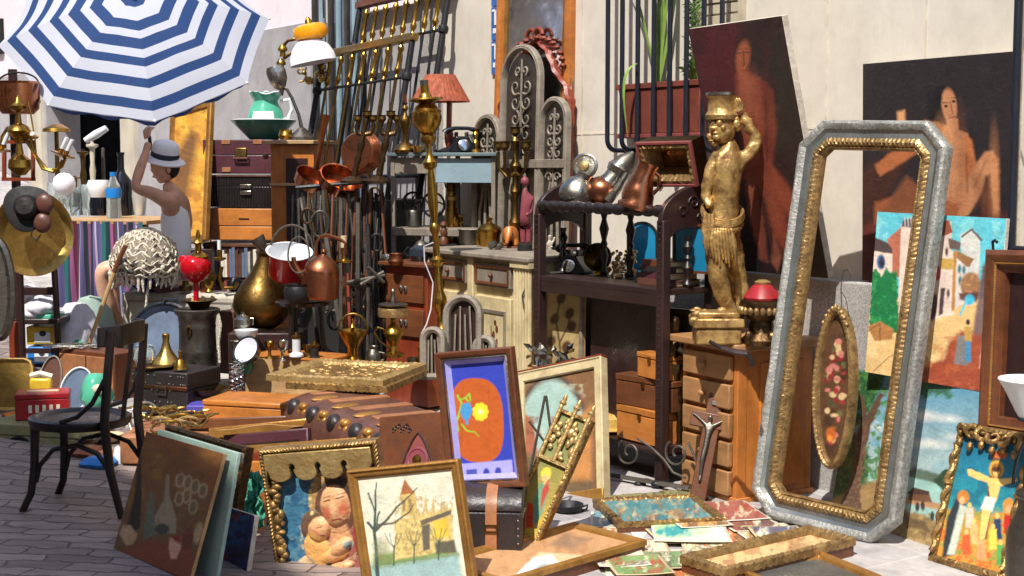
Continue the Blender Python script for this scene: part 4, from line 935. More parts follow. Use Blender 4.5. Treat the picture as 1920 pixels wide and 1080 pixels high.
inner('wooden_box','small orange box on top of the boxes under the etagere',.88,.12,lz+.324,.22,.18,.12,'wood_orangex',-.1)
t=Thing('straw_hat','flat brown straw hat lying left of the boxes on the bottom shelf of the etagere','hat',et.M@V((.42,.13,lz)))
t.p('brim',MB().lathe([(0,0),(.14,.004),(.15,.012),(.13,.012),(.09,.016)],32),'straw');t.p('crown_part',MB().lathe([(.09,.012),(.085,.06),(.06,.08),(0,.084)],24),'straw')
t=Thing('carved_figure','small dark carved figure with grey glass arm standing before the etagere boxes','figure',et.M@V((.965,.1,.172)))
skin('figure',[[((0,0,.38),.035),((0,0,.48),.04),((0,0,.56),.02),((0,0,.61),.034),((0,0,.64),.02)],[((0,0,.38),.035),((-.02,0,.2),.025),((-.02,0,.01),.02)],[((0,0,.38),.035),((.03,0,.2),.025),((.03,0,.01),.02)],[((0,0,.48),.04),((-.06,-.02,.44),.018),((-.07,-.05,.36),.014)]],'bronze',t.o,2,(.02,.03))
t.p('glass_arm',MB().tube([V((.02,-.03,.5)),V((.08,-.03,.46)),V((.09,-.03,.38)),V((.05,-.03,.32))],[.03,.03,.028,.02],12),'pewter')
t=Thing('clay_pot','round dark pot on the bottom shelf at the left of the etagere','pot',et.M@V((.22,.16,lz)))
t.lat('body',[(0,0),(30,0),(46,20),(50,40),(40,62),(28,70),(30,76),(24,76),(20,60),(0,40)],'bronze',24)
fy=G(1240,925).y
t=Thing('fender','grey wrought iron fender with scrolls on a flat bar in front of the etagere','fender',G(1210,915)+V((0,-.05,0)));t.y=t.o.location.y;
A1,B1=t.L(1078,880,.35),t.L(1292,915,-.12)
def fl(px,py):
 k=(px-1078)/(1292-1078);return t.L(px,py,.35-.47*k)
t.p('flat_bar',MB().tube([A1,B1],.014,4,flat=.5),'iron_grey')
for cx,cy,sg in((1180,848,1),(1270,850,1)):
 sp=[fl(cx+sg*(24-i*.75)*cos(i*.33+2.2),cy+(27-i*.8)*sin(i*.33+2.2)*-1)for i in range(26)][::-1]
 tail=[fl(1195,822),fl(1222,840),fl(1245,862),fl(1262,886),fl(1285,896)]if cx<1200 else[fl(1290,830),fl(1300,850),fl(1310,880)]
 t.p('scroll',MB().tube(sp,.006,6),'iron_grey')
 t.p('scroll',MB().tube(tail,.006,6),'iron_grey')
ft=MB()
for px in(1200,1232):ft.ell(fl(px,908),(.03,.02,.018),10,6)
t.p('feet',ft,'iron_black')
A_,B_=WO(803,.62),WO(1000,.62);g0=min(A_.z,B_.z)-.05;A_.z=B_.z=g0
sb=Based('sideboard','weathered cream wooden sideboard with two drawers and fluted corner column','sideboard',A_,B_)
w=sb.pw;d=.45;h=1.035-g0
sb.p('carcass',MB().box((w/2,d/2,(h-.03)/2),(w-.02,d,h-.03)),'wood_cream',bevel=.004)
sb.p('top',MB().box((w/2,d/2-.02,h-.015),(w+.05,d+.07,.03)),'wood_grey',bevel=.008)
for x0,x1 in((.07,.42),(.50,.83)):
 dr=sb.p('drawer',MB().box((w*(x0+x1)/2,-.008,h-.12),(w*(x1-x0),.03,.13)),'wood_grey',bevel=.004)
 sb.p('moulding',MB().frame(rect(w*(x1-x0)-.03,.1),[(0,0),(0,.012),(.012,.006),(.014,0)],M=Matrix.Translation((w*x0+.015,-.023,h-.17))@Matrix.Rotation(pi/2,4,'X')),'wood_brown',parent=dr)
 sb.p('knob',MB().ell((w*(x0+x1)/2,-.035,h-.12),.014,10,8),'wood_brown',parent=dr)
 do=sb.p('door',MB().box((w*(x0+x1)/2,-.008,h-.53),(w*(x1-x0),.03,.58)),'wood_cream',bevel=.004)
 ppw=w*(x1-x0)
 sb.p('panel_moulding',MB().frame(rect(ppw-.08,.46),[(0,0),(0,.014),(.02,.006),(.022,0)],M=Matrix.Translation((w*x0+.04,-.023,h-.77))@Matrix.Rotation(pi/2,4,'X')),'wood_grey',parent=do)
 fl_=MB();r=random.Random(int(x0*100))
 for k in range(9):
  xx=w*(x0+x1)/2+r.uniform(-.04,.05);zz=h-.66+k*.035;fl_.ell((xx,-.024,zz),(r.uniform(.006,.018),.002,r.uniform(.01,.025)),8,6)
 fl_.tube([V((w*(x0+x1)/2,-.024,h-.74)),V((w*(x0+x1)/2+.01,-.024,h-.55)),V((w*(x0+x1)/2-.01,-.024,h-.4))],.003,5)
 sb.p('painted_flowers',fl_,'wood_brown',parent=do)
sb.p('mid_stile',MB().box((w*.46,-.012,h-.42),(.06,.03,.78)),'wood_cream',bevel=.004)
cm=MB()
for k in range(6):cm.tube([V((w-.135+k*.027,-.022,.05)),V((w-.135+k*.027,-.022,h-.06))],.013,8)
cm.box((w-.068,-.02,h-.045),(.18,.05,.03));sb.p('fluted_column',cm,'wood_cream')
cm=MB()
for k in range(2):cm.tube([V((.012+k*.026,-.022,.05)),V((.012+k*.026,-.022,h-.05))],.012,8)
sb.p('fluted_column',cm,'wood_cream')
ST=1.035
def on_sb(name,label,cat,px,py,**k):return Thing(name,label,cat,Z(px,py,ST),**k)
t=on_sb('mortar','small flared brass mortar on the sideboard, left of the grey bowl','mortar',848,456);t.lat('cup',[(0,0),(13,0),(11,4),(9,10),(11,20),(14,26),(12,26),(9,12),(0,8)],'brass',20)
t=on_sb('bowl','low pewter bowl between the brass mortar and brass pot on the sideboard','bowl',878,459);t.lat('bowl',[(0,0),(15,0),(18,6),(18,26),(20,29),(17,29),(16,6),(0,4)],'pewter',24)
t=on_sb('scale_pan','dull metal scale pan on a short foot at the back of the sideboard','scale',882,446);t.lat('foot',[(0,0),(12,0),(12,3),(4,6),(4,22),(0,22)],'bronze',14);t.lat('pan',[(0,20),(12,24),(21,36),(20,37),(11,27),(0,23)],'pewter',24)
t=on_sb('brass_pot','squat brass pot with domed lid in the middle of the sideboard','pot',918,462);t.lat('body',[(0,0),(18,0),(19,6),(20,22),(22,26),(23,30),(22,33),(0,33)],'brass',24);t.lat('lid',[(23,33),(18,38),(8,43),(4,46),(4,50),(7,53),(0,55)],'brass',24);t.p('handle',MB().tube([t.L(897,438),t.L(896,450),t.L(898,460)],[4*t.s,5*t.s,4*t.s],8),'brass')
t=on_sb('shell_case','tall polished brass cylinder standing on the sideboard with a metal nose cap','cylinder',846,455);t.lat('tube',[(0,0),(12,0),(12,6),(10,8),(9,90),(8,96),(0,96)],'brass',22);t.lat('band',[(9.5,80),(11,82),(11,86),(9,88)],'gilt_pale',18);t.lat('nose_cap',[(8,96),(9,104),(7,122),(4,126),(5,134),(2,140),(0,140)],'brass_dark',18)
tb=MB()
for sx in(-1,1):tb.tube([t.L(846+sx*10,352),t.L(846+sx*14,335),t.L(846+sx*11,322)],1.6*t.s,6)
t.p('arms',tb,'pewter')
t=on_sb('elephant','small orange wooden elephant figure on the sideboard','figurine',957,464)
Lx=t.L;s_=t.s
skin('body',[[(tuple(Lx(958,438,.03)),15*s_),(tuple(Lx(957,436)),16*s_),(tuple(Lx(955,434,-.05)),12*s_),(tuple(Lx(952,446,-.08)),5*s_),(tuple(Lx(950,458,-.09)),3.4*s_)]]+[[(tuple(Lx(957,436)),16*s_),(tuple(Lx(957+dx,450,dy)),6*s_),(tuple(Lx(957+dx,462,dy)),5.5*s_)]for dx in(-10,10)for dy in(-.03,.04)],'wood_orange',t.o,2)
t.p('base',MB().box((0,0,.003),(.14,.12,.012)),'wood_brown',bevel=.003)
t=on_sb('carved_figure','tall slim dark red carved figure with bead head on black foot, at the sideboard corner','figure',984,470)
t.lat('foot',[(0,0),(14,0),(14,12),(11,14),(0,14)],'black_matte',18)
skin('figure',[[(tuple(t.L(984,408)),11*t.s),(tuple(t.L(985,388)),10*t.s),(tuple(t.L(986,368)),13*t.s),(tuple(t.L(984,360)),6*t.s),(tuple(t.L(984,352)),4*t.s)],[(tuple(t.L(984,408)),11*t.s),(tuple(t.L(980,430)),6*t.s),(tuple(t.L(981,458)),5*t.s)],[(tuple(t.L(984,408)),11*t.s),(tuple(t.L(991,430)),6*t.s),(tuple(t.L(990,458)),5*t.s)],[(tuple(t.L(986,368)),13*t.s),(tuple(t.L(998,372)),5*t.s),(tuple(t.L(996,395)),4*t.s),(tuple(t.L(986,404,-.03)),3*t.s)]],'mauve_paint',t.o,2)
t.p('head',MB().ell(t.L(984,340),(8*t.s,8*t.s,9*t.s),14,10),'mauve_paint')
t=on_sb('binoculars','small brass and steel opera glasses lying at the sideboard front edge','binoculars',928,468);t.p('tube',MB().tube([t.L(918,462),t.L(930,455,-.02)],[7*t.s,5*t.s],12),'pewter');t.p('tube',MB().tube([t.L(930,466),t.L(942,458,-.02)],[7*t.s,5*t.s],12),'pewter');t.p('bridge',MB().tube([t.L(924,459),t.L(936,463)],2*t.s,6),'brass')
t=on_sb('camera_lamp','small black spotlight head on a stem behind the brass pot','lamp',912,440);t.p('stem',MB().tube([t.L(914,440),t.L(915,400)],2.5*t.s,8),'plastic_black');t.p('head',MB().tube([t.L(908,384,-.03),t.L(918,388),t.L(930,392,.02)],[9*t.s,10*t.s,6*t.s],14),'iron_black');t.p('lens',MB().tube([t.L(906,383,-.036),t.L(905,383,-.04)],[7*t.s,6*t.s],14),'enamel_blue')
t=on_sb('candelabrum','tall five-armed brass candelabrum with urn cups behind the sideboard pots','candelabrum',966,463)
t.lat('stem',[(0,0),(22,0),(20,6),(8,14),(6,30),(12,46),(6,60),(5,90),(10,104),(5,116),(6,140),(12,152),(5,164),(5,190),(9,198),(5,206),(0,206)],'brass_dark',18)
for k in range(5):
 a=2*pi*k/5+.3;R_=32*t.s;z1=178*t.s
 am=[V((0,0,140*t.s)),V((R_*.5*cos(a),R_*.5*sin(a),132*t.s)),V((R_*cos(a),R_*sin(a),146*t.s)),V((R_*1.05*cos(a),R_*1.05*sin(a),z1))]
 ar=t.p('arm',MB().tube(am,[4*t.s,3.4*t.s,3*t.s,3*t.s],8),'brass_dark');t.lat('cup',[(0,0),(4,2),(10,8),(9,16),(12,19),(7,20),(0,14)],'brass_dark',14,at=am[-1],parent=ar)
t.lat('cup',[(0,0),(4,2),(10,8),(9,16),(12,19),(7,20),(0,14)],'brass_dark',14,at=(0,0,205*t.s))
yg=W(980,300,.3).y
t=Fit('arched_mirror','grey wooden three-arched window frame with old mirror glass','frame',(895,70),(1072,70),(1062,470),(885,470),'BL',W(885,470,.16).y,lean=1.5,pw=300)
w,h=t.pw,t.ph
def arch(x0,x1,z0,z1,n=14):return[(x0,z0),(x1,z0)]+[((x0+x1)/2+(x1-x0)/2*cos(a),z1-(x1-x0)/2+(x1-x0)/2*sin(a)*1.0)for a in[pi*i/n for i in range(n+1)]]
hs=(.66,.97,.72);xs=(0,.30,.72,1)
for k in range(3):
 o_=arch(w*xs[k],w*xs[k+1],.0,h*hs[k]);
 t.p('arched_light',MB().frame(o_,[(0,-.02),(0,.012),(.008,.02),(.018,.018),(.022,.022),(.03,.01),(.032,-.02)]),'wood_grey',bevel=.002)
 cx=w*(xs[k]+xs[k+1])/2
 t.p('glass',MB().prism([(cx+(x-cx)*.8,.02+y*.94)for x,y in o_],-.012,-.008),'pewter')
 tr=MB();hw_=w*(xs[k+1]-xs[k])/2
 for q in range(6):
  zz=h*hs[k]*(.5+.075*q);sc_=hw_*(.5 if q<5 else .3)
  for sg in(-1,1):tr.tube([V((cx+sg*(sc_*.55+sc_*.5*(1-i/15)*cos(i*.55+q)),zz+sc_*.5*(1-i/15)*sin(i*.55+q),.002))for i in range(14)],[.0075-.0003*i for i in range(14)],6)
 for sg in(-.45,0,.45):tr.tube([V((cx+sg*hw_,.03,0)),V((cx+sg*hw_*.9,h*hs[k]*.3,.006)),V((cx+sg*hw_*.4,h*hs[k]*.47,0))],.009,6)
 tr.tube([V((cx,h*hs[k]*.45,0)),V((cx,h*hs[k]*.93,0))],.007,6)
 t.p('tracery',tr,'wood_grey')
t.p('crossbar',MB().box((w/2,h*.42,.01),(w-.02,.05,.03)),'wood_grey',bevel=.003)
t=Fit('crested_mirror','carved reddish wood mirror frame with peaked crest behind the grey arched frame','frame',(948,90),(1080,70),(1062,470),(930,480),'BL',W(930,480,.10).y,lean=1,pw=300)
w,h=t.pw,t.ph
sh_=[(0,0),(w,0),(w+.0,h*.72),(w*.93,h*.8),(w*.8,h*.86),(w*.68,h*.96),(w*.5,h*1.03),(w*.32,h*.96),(w*.2,h*.86),(w*.07,h*.8),(0,h*.72)]
t.p('moulding',MB().frame(sh_,[(0,-.02),(0,.015),(.015,.03),(.03,.02),(.042,.008),(.042,-.02)],lambda ar,j,tt:.004*sin(ar*60),.012),'wood_red')
cr=MB();r=random.Random(1)
for k in range(16):
 a=pi*(k+.5)/16;cr.ell((w*.5+w*.4*cos(a),h*.86+h*.16*sin(a),.02),(.026,.016,.02),8,6)
for sg in(-1,1):cr.tube([V((w*.5+sg*(.03+.05*(1-i/16)*cos(i*.5)),h*1.03+.05*(1-i/16)*sin(i*.5),.02))for i in range(15)],[.014-.0006*i for i in range(15)],8)
t.p('carved_crest',cr,'wood_red')
t.p('glass',MB().box((w/2,h*.42,-.014),(w-.06,h*.8,.004)),'chrome')
t=Fit('pier_mirror','tall mirror in a plain orange wood frame rising out of the top of the photo','mirror',(945,-260),(1092,-300),(1062,470),(922,460),'BR',W(1062,470,.05).y,lean=.3,pw=500)
w,h=t.pw,t.ph;t.p('frame',MB().frame(rect(w,h),[(0,-.02),(0,.02),(.03,.03),(.06,.02),(.075,.012),(.078,-.02)]),'wood_orange',bevel=.002);t.p('gilt_slip',MB().frame([(.079,.079),(w-.079,.079),(w-.079,h-.079),(.079,h-.079)],[(0,-.01),(0,.014),(.014,.01),(.014,-.01)]),'gilt_wood');t.p('glass',MB().box((w/2,h/2,-.004),(w-.17,h-.17,.004)),'chrome')
t=Thing('tile_sign','narrow column of blue and white glazed tiles on the wall','sign',W(932,140,.004),rz=RZ)
for k in range(5):
 tl=t.p('tile',MB().box((0,-.006,.105+k*.21),(.095,.012,.205)),'tile_blue',bevel=.002)
 t.p('white_marks',MB().box((0,-.0135,.06+k*.21),(.05,.003,.03)).box((0,-.0135,.14+k*.21),(.02,.003,.09)).box((-.02,-.0135,.185+k*.21),(.03,.003,.014)),'enamel_white',parent=tl)
p0=G(836,700);yt=7.75
t=Thing('torchere','tall turned brass floor candlestick with pineapple bulb and drip dish','candlestick',M=Matrix.Translation(PG(842,yt))@Matrix.Rotation(-.068,4,'Y'))
zb_=t.o.location.z;tophh=P(800,165,yt).z-zb_
Lp=lambda py:(P(815,py,yt).z-zb_)/t.s*1.002
pr=[(0,0),(34,0),(34,8),(14,18)]
for py,r_ in((700,10),(670,9),(655,18),(646,20),(636,10),(630,14),(622,18),(610,9),(590,7),(570,14),(556,12),(546,8),(500,6),(492,13),(486,13),(480,7),(440,6),(432,10),(424,10),(418,6),(380,10),(330,7),(318,5),(314,12),(304,14),(296,8),(286,5),(270,5),(262,15),(256,15),(250,9)):pr.append((r_,Lp(py)))
t.lat('stem',pr,'brass',22)
def pine(a,z):return 1+.05*abs(sin(6*a+z*60))+.05*abs(sin(6*a-z*60))
t.lat('pineapple',[(9,Lp(252)),(14,Lp(248)),(22,Lp(236)),(26,Lp(222)),(25,Lp(212)),(27,Lp(209)),(24,Lp(206)),(18,Lp(198)),(12,Lp(194))],'brass',36,f=pine)
t.lat('drip_dish',[(10,Lp(196)),(14,Lp(193)),(33,Lp(187)),(32,Lp(184)),(14,Lp(189)),(12,Lp(178)),(8,Lp(174)),(8,Lp(160)),(0,Lp(160))],'brass',28)
t.lat('candle_cup',[(7,Lp(172)),(8,Lp(150)),(0,Lp(149))],'pewter',14)
yr=8.75;A_=PG(738,yr+.12);B_=PG(926,yr-.12)
tb=Based('side_table','tall grey metal side table with blue-grey top and iron wheels','table',A_,B_);w=tb.pw;zt_=P(830,292,yr).z-A_.z
for x in(0,w*.42,w):
 tb.p('leg',MB().box((x,0,zt_/2),(.026,.026,zt_)),'wood_grey',bevel=.003);tb.p('leg',MB().box((x,.36,zt_/2),(.026,.026,zt_)),'wood_grey',bevel=.003)
tb.p('top',MB().box((w/2,.18,zt_+.008),(w+.06,.44,.022)),'table_blue',bevel=.004)
tb.p('apron',MB().box((w*.7,.0,zt_-.09),(w*.58,.02,.15)),'fan_blue',bevel=.003)
tb.p('drawer',MB().box((w*.2,.0,zt_-.06),(w*.36,.02,.1)),'wood_grey',bevel=.003)
tb.p('shelf',MB().box((w/2,.18,zt_-.47),(w+.02,.4,.05)),'wood_grey',bevel=.006)
for px in(750,795):
 c=tb.w(P(px,385,yr));c.y=.1;wl=tb.p('wheel',MB().tube([V((c.x+.075*cos(a),.1,c.z+.075*sin(a)))for a in[2*pi*i/24 for i in range(24)]],.008,6,True),'iron_black')
 sp=MB()
 for k in range(5):a=k*1.257;sp.tube([V((c.x,.1,c.z)),V((c.x+.04*cos(a+.4),.1,c.z+.04*sin(a+.4))),V((c.x+.074*cos(a),.1,c.z+.074*sin(a)))],.006,6)
 tb.p('spokes',sp,'iron_black',parent=wl)
ZT2=A_.z+zt_+.02
def on(px,ly):q=P(px,290,yr+ly);return V((q.x,q.y,ZT2))
t=Thing('table_lamp','table lamp with flared reddish brown pleated shade on the grey table','lamp',on(842,.2))
t.lat('foot',[(0,0),(22,0),(22,4),(8,10),(0,10)],'iron_black',18);t.lat('stem',[(5,8),(8,20),(9,34),(5,48),(4,100),(0,100)],'wood_red',14)
def pleat(a,z):return 1+.012*sin(40*a)
sx=t.L(826,193)
t.lat('shade',[(55,0),(27,50),(26,50),(53.5,0)],'shade_red',160,at=V((sx.x,sx.y,94*t.s)),f=pleat)
telephone('telephone','old black telephone beside the lamp on the grey table',on(866,.12),.2,.8)
t=Thing('candlestick','brass candlestick with bell foot and copper candle on the grey table','candlestick',on(760,.1));t.lat('stem',[(0,0),(21,0),(22,5),(16,14),(6,20),(4,30),(6,38),(11,56),(10,64),(4,70),(3,76),(7,82),(3,88),(6,92),(0,92)],'brass_dark',20);t.lat('candle',[(3.5,90),(3.5,108),(0,108)],'copper_dull',10)
t=Thing('desk_clock','small bright metal clock between the candlestick and lamp on the grey table','clock',on(802,.12));t.lat('base',[(0,0),(22,0),(20,6),(0,8)],'chrome',18);t.p('case',MB().lathe([(0,-.03),(.05,-.03),(.055,0),(.05,.02),(0,.02)],24,Matrix.Translation((0,0,.075))@Matrix.Rotation(pi/2,4,'X')),'chrome')
t=Thing('teapot','dark patterned teapot on the shelf of the grey table','teapot',Z(768,490,0)if False else P(765,492,8.6));t.lat('body',[(0,0),(18,0),(24,10),(22,22),(12,30),(0,32)],'enamel_dark',22);t.lat('lid',[(12,30),(8,36),(0,40)],'pewter',16)
t.p('handle',MB().tube([t.L(742,485),t.L(734,475),t.L(742,466)],2.5*t.s,6),'iron_black')
A_=PG(722,8.45);B_=PG(800,8.2)
t=Based('nightstand','narrow reddish brown nightstand with brass pulls left of the sideboard','nightstand',A_,B_);w=t.pw;h=P(760,500,8.3).z-A_.z
t.p('body',MB().box((w/2,.16,h/2),(w,.32,h)),'wood_red',bevel=.004);t.p('top',MB().box((w/2,.15,h+.012),(w+.05,.38,.022)),'wood_brownx',bevel=.004)
for z_ in(.13,.33):
 dr=t.p('drawer',MB().box((w/2,-.008,h-z_),(w-.04,.02,.16)),'wood_brownx',bevel=.003)
 for sx in(-1,1):t.p('pull',MB().ell((w/2+sx*.02,-.025,h-z_),(.014,.01,.02),8,6),'silver',parent=dr)
q=t.M@V((w/2-.02,.14,h+.023));tp_=bpy.data.objects[-1]if False else None
for o in bpy.data.objects:
 if o.get('category')=='teapot':o.location=q
t=Thing('oil_lamp','brass oil lamp with flat fringed collar standing in front of the nightstand','lamp',P(738,668,7.9),y=7.9)
t.lat('stem',[(0,0),(22,0),(22,5),(9,10),(6,20),(14,34),(20,44),(18,50),(6,62),(5,70),(10,76),(5,82),(7,96),(0,96)],'brass',20)
t.lat('collar',[(0,96),(28,92),(29,90),(29,76),(28,76),(28,88),(0,90)],'gilt',32);t.lat('burner',[(27,96),(28,99),(24,101),(6,101),(6,108),(4,112),(5,124),(2,128),(0,128)],'pewter',20)
t.p('handle',MB().tube([t.L(733,655),t.L(712,640),t.L(702,624),t.L(708,614),t.L(722,618)],2.6*t.s,8),'brass_dark')
t=Thing('brass_basket','pierced brass funnel basket with hoop handle, left of the brass oil lamp','basket',P(662,682,7.9),y=7.9)
t.lat('body',[(0,0),(20,0),(20,6),(10,14),(10,30),(18,44),(27,60),(28,64),(25,62),(8,40),(0,36)],'brass',22);t.p('handle',MB().tube([t.L(662+27*cos(a),618-30*sin(a))for a in[pi*i/14 for i in range(15)]],2.2*t.s,8),'brass_dark');t.lat('finial',[(3,40),(4,66),(7,70),(2,78),(2,84),(0,86)],'brass',12)
for(a,b,c_,d_,yy,lb)in(((832,552),(905,552),(905,700),(832,700),7.55,'grey arched wooden frame leaning on the sideboard doors'),((788,612),(835,612),(838,712),(790,712),7.5,'small grey arched frame with tracery left of the larger arched frame'),((885,628),(930,628),(932,705),(888,705),7.5,'low grey arched frame half hidden behind the blue framed picture')):
 t=Fit('arched_ornament',lb,'frame',a,b,c_,d_,'BL',yy,lean=8,yaw=35,pw=60,group='grey arched frames before the sideboard');w,h=t.pw,t.ph
 t.p('frame',MB().frame(arch(0,w,0,h),[(0,-.02),(0,.02),(.016,.03),(.034,.016),(.036,-.02)]),'wood_grey',bevel=.002)
 tr=MB()
 for q in range(4):tr.tube([V((w*(.25+.16*q),.02,-.005)),V((w*(.3+.12*q),h*(.75+.1*(q%2)),.0))],.011,6,flat=.4)
 t.p('slats',tr,'wood_grey');t.p('back',MB().prism([(w/2+(x-w/2)*.85,y*.93+.01)for x,y in arch(0,w,0,h)],-.018,-.014),'wood_dark')
t=Thing('string','loose white string hanging down the left of the sideboard','string',P(806,630,7.7),y=7.7)
t.p('strand',MB().tube([t.L(812,455),t.L(795,462,.05),t.L(796,490,.05),t.L(812,530,.05),t.L(808,580,.03),t.L(800,608),t.L(790,626)],.0035,6),'white_cloth')
def pell(s,cx,cy,rx,ry,c,lift,rot=0,soft=1.2):
 dx=s.X-cx;dy=s.Y-cy;a=radians(rot);u=dx*cos(a)+dy*sin(a);v=-dx*sin(a)+dy*cos(a)
 d=np.clip(1-(u/rx)**2-(v/ry)**2,0,1)
 if not hasattr(s,'hh'):s.hh=np.zeros_like(s.X)
 s.hh=np.maximum(s.hh,lift*np.sqrt(d));return s.ell(cx,cy,rx,ry,c,rot,soft)
def build_relief(s,name='carved_relief',amp=.0,parent=None):
 o=s.build(name,parent);h=getattr(s,'hh',np.zeros_like(s.X))+amp*s.nz(14,5)+.4*amp*s.nz(6,7)
 co=np.stack([s.gx,s.gy,s.z+h],-1).reshape(-1,3).astype(np.float32);o.data.vertices.foreach_set('co',co.ravel());o.data.update()
 for pg in o.data.polygons:pg.use_smooth=True
 return o
A_=PG(715,5.4);B_=PG(978,5.36)
tk=Based('trunk','small black domed trunk with tan leather straps on the pavement','trunk',A_,B_);w=tk.pw;d=.26;hb=.2
tk.p('body',MB().box((w/2,d/2,hb/2),(w,d,hb)),'leather_dark',bevel=.006)
dome=[(0,0)]+[(d/2-d/2*cos(a),.085*sin(a))for a in[pi*i/12 for i in range(13)]]
Mx=Matrix(((0,0,1,0),(1,0,0,0),(0,1,0,hb+.004),(0,0,0,1)))
tk.p('domed_lid',MB().prism(dome[1:],-.004,w+.004,Mx),'leather_dark',bevel=.005)
for fx in(.22,.78):
 path=[V((w*fx,-.004,.0)),V((w*fx,-.005,hb*.5)),V((w*fx,-.005,hb))]+[V((w*fx,d/2-(d/2+.004)*cos(a),hb+.004+.09*sin(a)))for a in[pi*i/12 for i in range(1,12)]]
 vs=[];fs=[]
 for q in path:vs+=[(q.x-.022,q.y,q.z),(q.x+.022,q.y,q.z),(q.x+.022,q.y+.003,q.z+.001),(q.x-.022,q.y+.003,q.z+.001)]
 for i in range(len(path)-1):
  for k in range(4):fs.append((4*i+k,4*i+(k+1)%4,4*i+4+(k+1)%4,4*i+4+k))
 stp=tk.p('strap',MB().add(vs,fs),'leather_tan')
 tk.p('buckle',MB().frame(rect(.05,.03),[(0,0),(0,.005),(.005,.005),(.005,0)],M=Matrix.Translation((w*fx-.025,-.007,hb*.62))@Matrix.Rotation(pi/2,4,'X')),'brass_dark',parent=stp)
st_=MB()
for k in range(6):st_.ell((w-.012,-.002,.02+.03*k),.005,6,5);st_.ell((w+.002,.03+.04*k,hb*.9),.005,6,5)
tk.p('studs',st_,'silver');tk.p('edge_band',MB().box((w-.008,-.002,hb/2),(.02,.006,hb-.01)),'leather_dark',bevel=.001)
tk.p('latch',MB().box((w*.5,-.006,hb*.9),(.05,.01,.05)),'iron',bevel=.002)
T=Fit('framed_picture','framed blue and orange cartoon television picture standing on the domed trunk','picture',(808,658),(966,654),(982,908),(843,918),'BL',5.55,yaw=30,lean=8,pw=50)
w,h=T.pw,T.ph
T.p('wood_frame',MB().frame(rect(w,h),[(0,-.03),(0,.012),(.004,.016),(.022,.01),(.026,.004),(.026,-.03)]),'wood_brown',bevel=.002)
T.p('silver_slip',MB().frame([(.0265,.0265),(w-.0265,.0265),(w-.0265,h-.0265),(.0265,h-.0265)],[(0,-.03),(0,.003),(.006,.006),(.009,.0),(.009,-.03)]),'silver')
LIL=(168,164,226)
MATS['lilac']=mat('lilac',LIL,(158,152,216),.5,bump=.02)
T.p('lilac_mount',MB().frame([(.036,.036),(w-.036,.036),(w-.036,h-.036),(.036,h-.036)],[(0,-.02),(0,-.002),(.02,-.022),(.02,-.03)]),'lilac')
p=Painter(T,.05,w-.05,.05,h-.05,(52,66,178),z=-.02,dens=1.2,warp=.0)
se=[2*pi*i/60 for i in range(60)];sg=lambda v:math.copysign(abs(v)**.72,v)
p.poly([(895+49*sg(cos(a))+5*sin(a),788+79*sg(sin(a)))for a in se],(188,92,38),1.2);p.mott((166,76,28),22,.4,2,.2,(850,715,940,860))
p.poly([(860,870),(960,862),(964,906),(850,914)],LIL,1)
p.poly([(874,881),(894,879),(895,897),(876,899)],(74,84,170),1).ell(912,887,6,9,(60,66,160)).ell(934,885,6,9,(60,66,160))
gr_=(140,196,60)
p.line([(858,742),(866,756),(862,770),(856,790),(860,806),(852,822)],4,gr_,w2=2).line([(866,796),(876,808),(890,810),(898,818)],3.5,gr_,w2=1.5).line([(874,745),(880,738),(882,750)],3,gr_).line([(862,750),(872,746),(878,752)],3,gr_).line([(861,780),(852,798),(851,812)],3,gr_,w2=1.5)
p.poly([(866,758),(880,754),(886,768),(880,786),(868,786),(862,772)],(70,150,206),1.2).line([(874,786),(876,794)],5,(70,150,206))
for k in range(9):a=2*pi*k/9;p.ell(901+10*cos(a),772+12*sin(a),5.5,5.5,(248,212,50),0,1)
p.ell(901,772,9,10,(250,220,60)).ell(901,772,4,4.5,(236,226,180))
p.line([(868,712),(866,860)],.8,(140,66,20),.5).line([(915,712),(918,860)],.8,(140,66,20),.4);p.build('painted_panel')
T=Fit('framed_picture','watercolour of a church tower and bare trees in a plain gilded wood frame','picture',(652,882),(862,862),(895,1105),(690,1120),'TL',5.1,yaw=35,lean=12,pw=40)
w,h=T.pw,T.ph
T.p('frame',MB().frame(rect(w,h),[(0,-.02),(0,.014),(.006,.018),(.014,.012),(.024,.012),(.03,.004),(.034,.006),(.036,.0),(.036,-.02)]),'gilt_wood',bevel=.0015)
p=Painter(T,.034,w-.034,.034,h-.034,(226,220,196),dens=1.2);p.mott((204,206,190),40,.6,3);p.mott((236,230,206),26,.5,6)
p.poly([(676,1060),(860,1034),(870,1100),(690,1110)],(150,180,178),5).poly([(700,1040),(840,1020),(860,1040),(700,1066)],(126,148,88),5)
st1=(206,178,110)
p.poly([(758,898),(778,925),(750,930)],(168,104,62),1.2);p.poly([(751,928),(778,924),(784,965),(752,970)],st1,1.2).poly([(754,938),(760,937),(760,958),(755,959)],(140,120,84)).poly([(765,936),(771,935),(772,956),(766,957)],(140,120,84))
p.poly([(740,975),(792,962),(846,952),(852,1030),(740,1050)],(214,190,122),2,wob=1.5).mott((176,146,88),8,.7,12,.1,(740,930,850,1040)).mott((120,104,76),6,.5,13,.35,(740,960,850,1040))
for x,y in((798,924),(812,930),(828,934),(838,940)):p.poly([(x,y),(x+5,y+36),(x-5,y+36)],(196,170,112),1)
p.poly([(788,976),(846,956),(846,964),(790,986)],(104,92,78),1.2);p.poly([(790,986),(806,982),(806,1030),(794,1034)],(100,94,80),1.5);p.poly([(812,978),(840,970),(842,1005),(814,1012)],(222,186,70),2);p.poly([(815,1018),(852,1012),(856,1036),(818,1038)],(96,92,76),2)
tr_=(62,82,76)
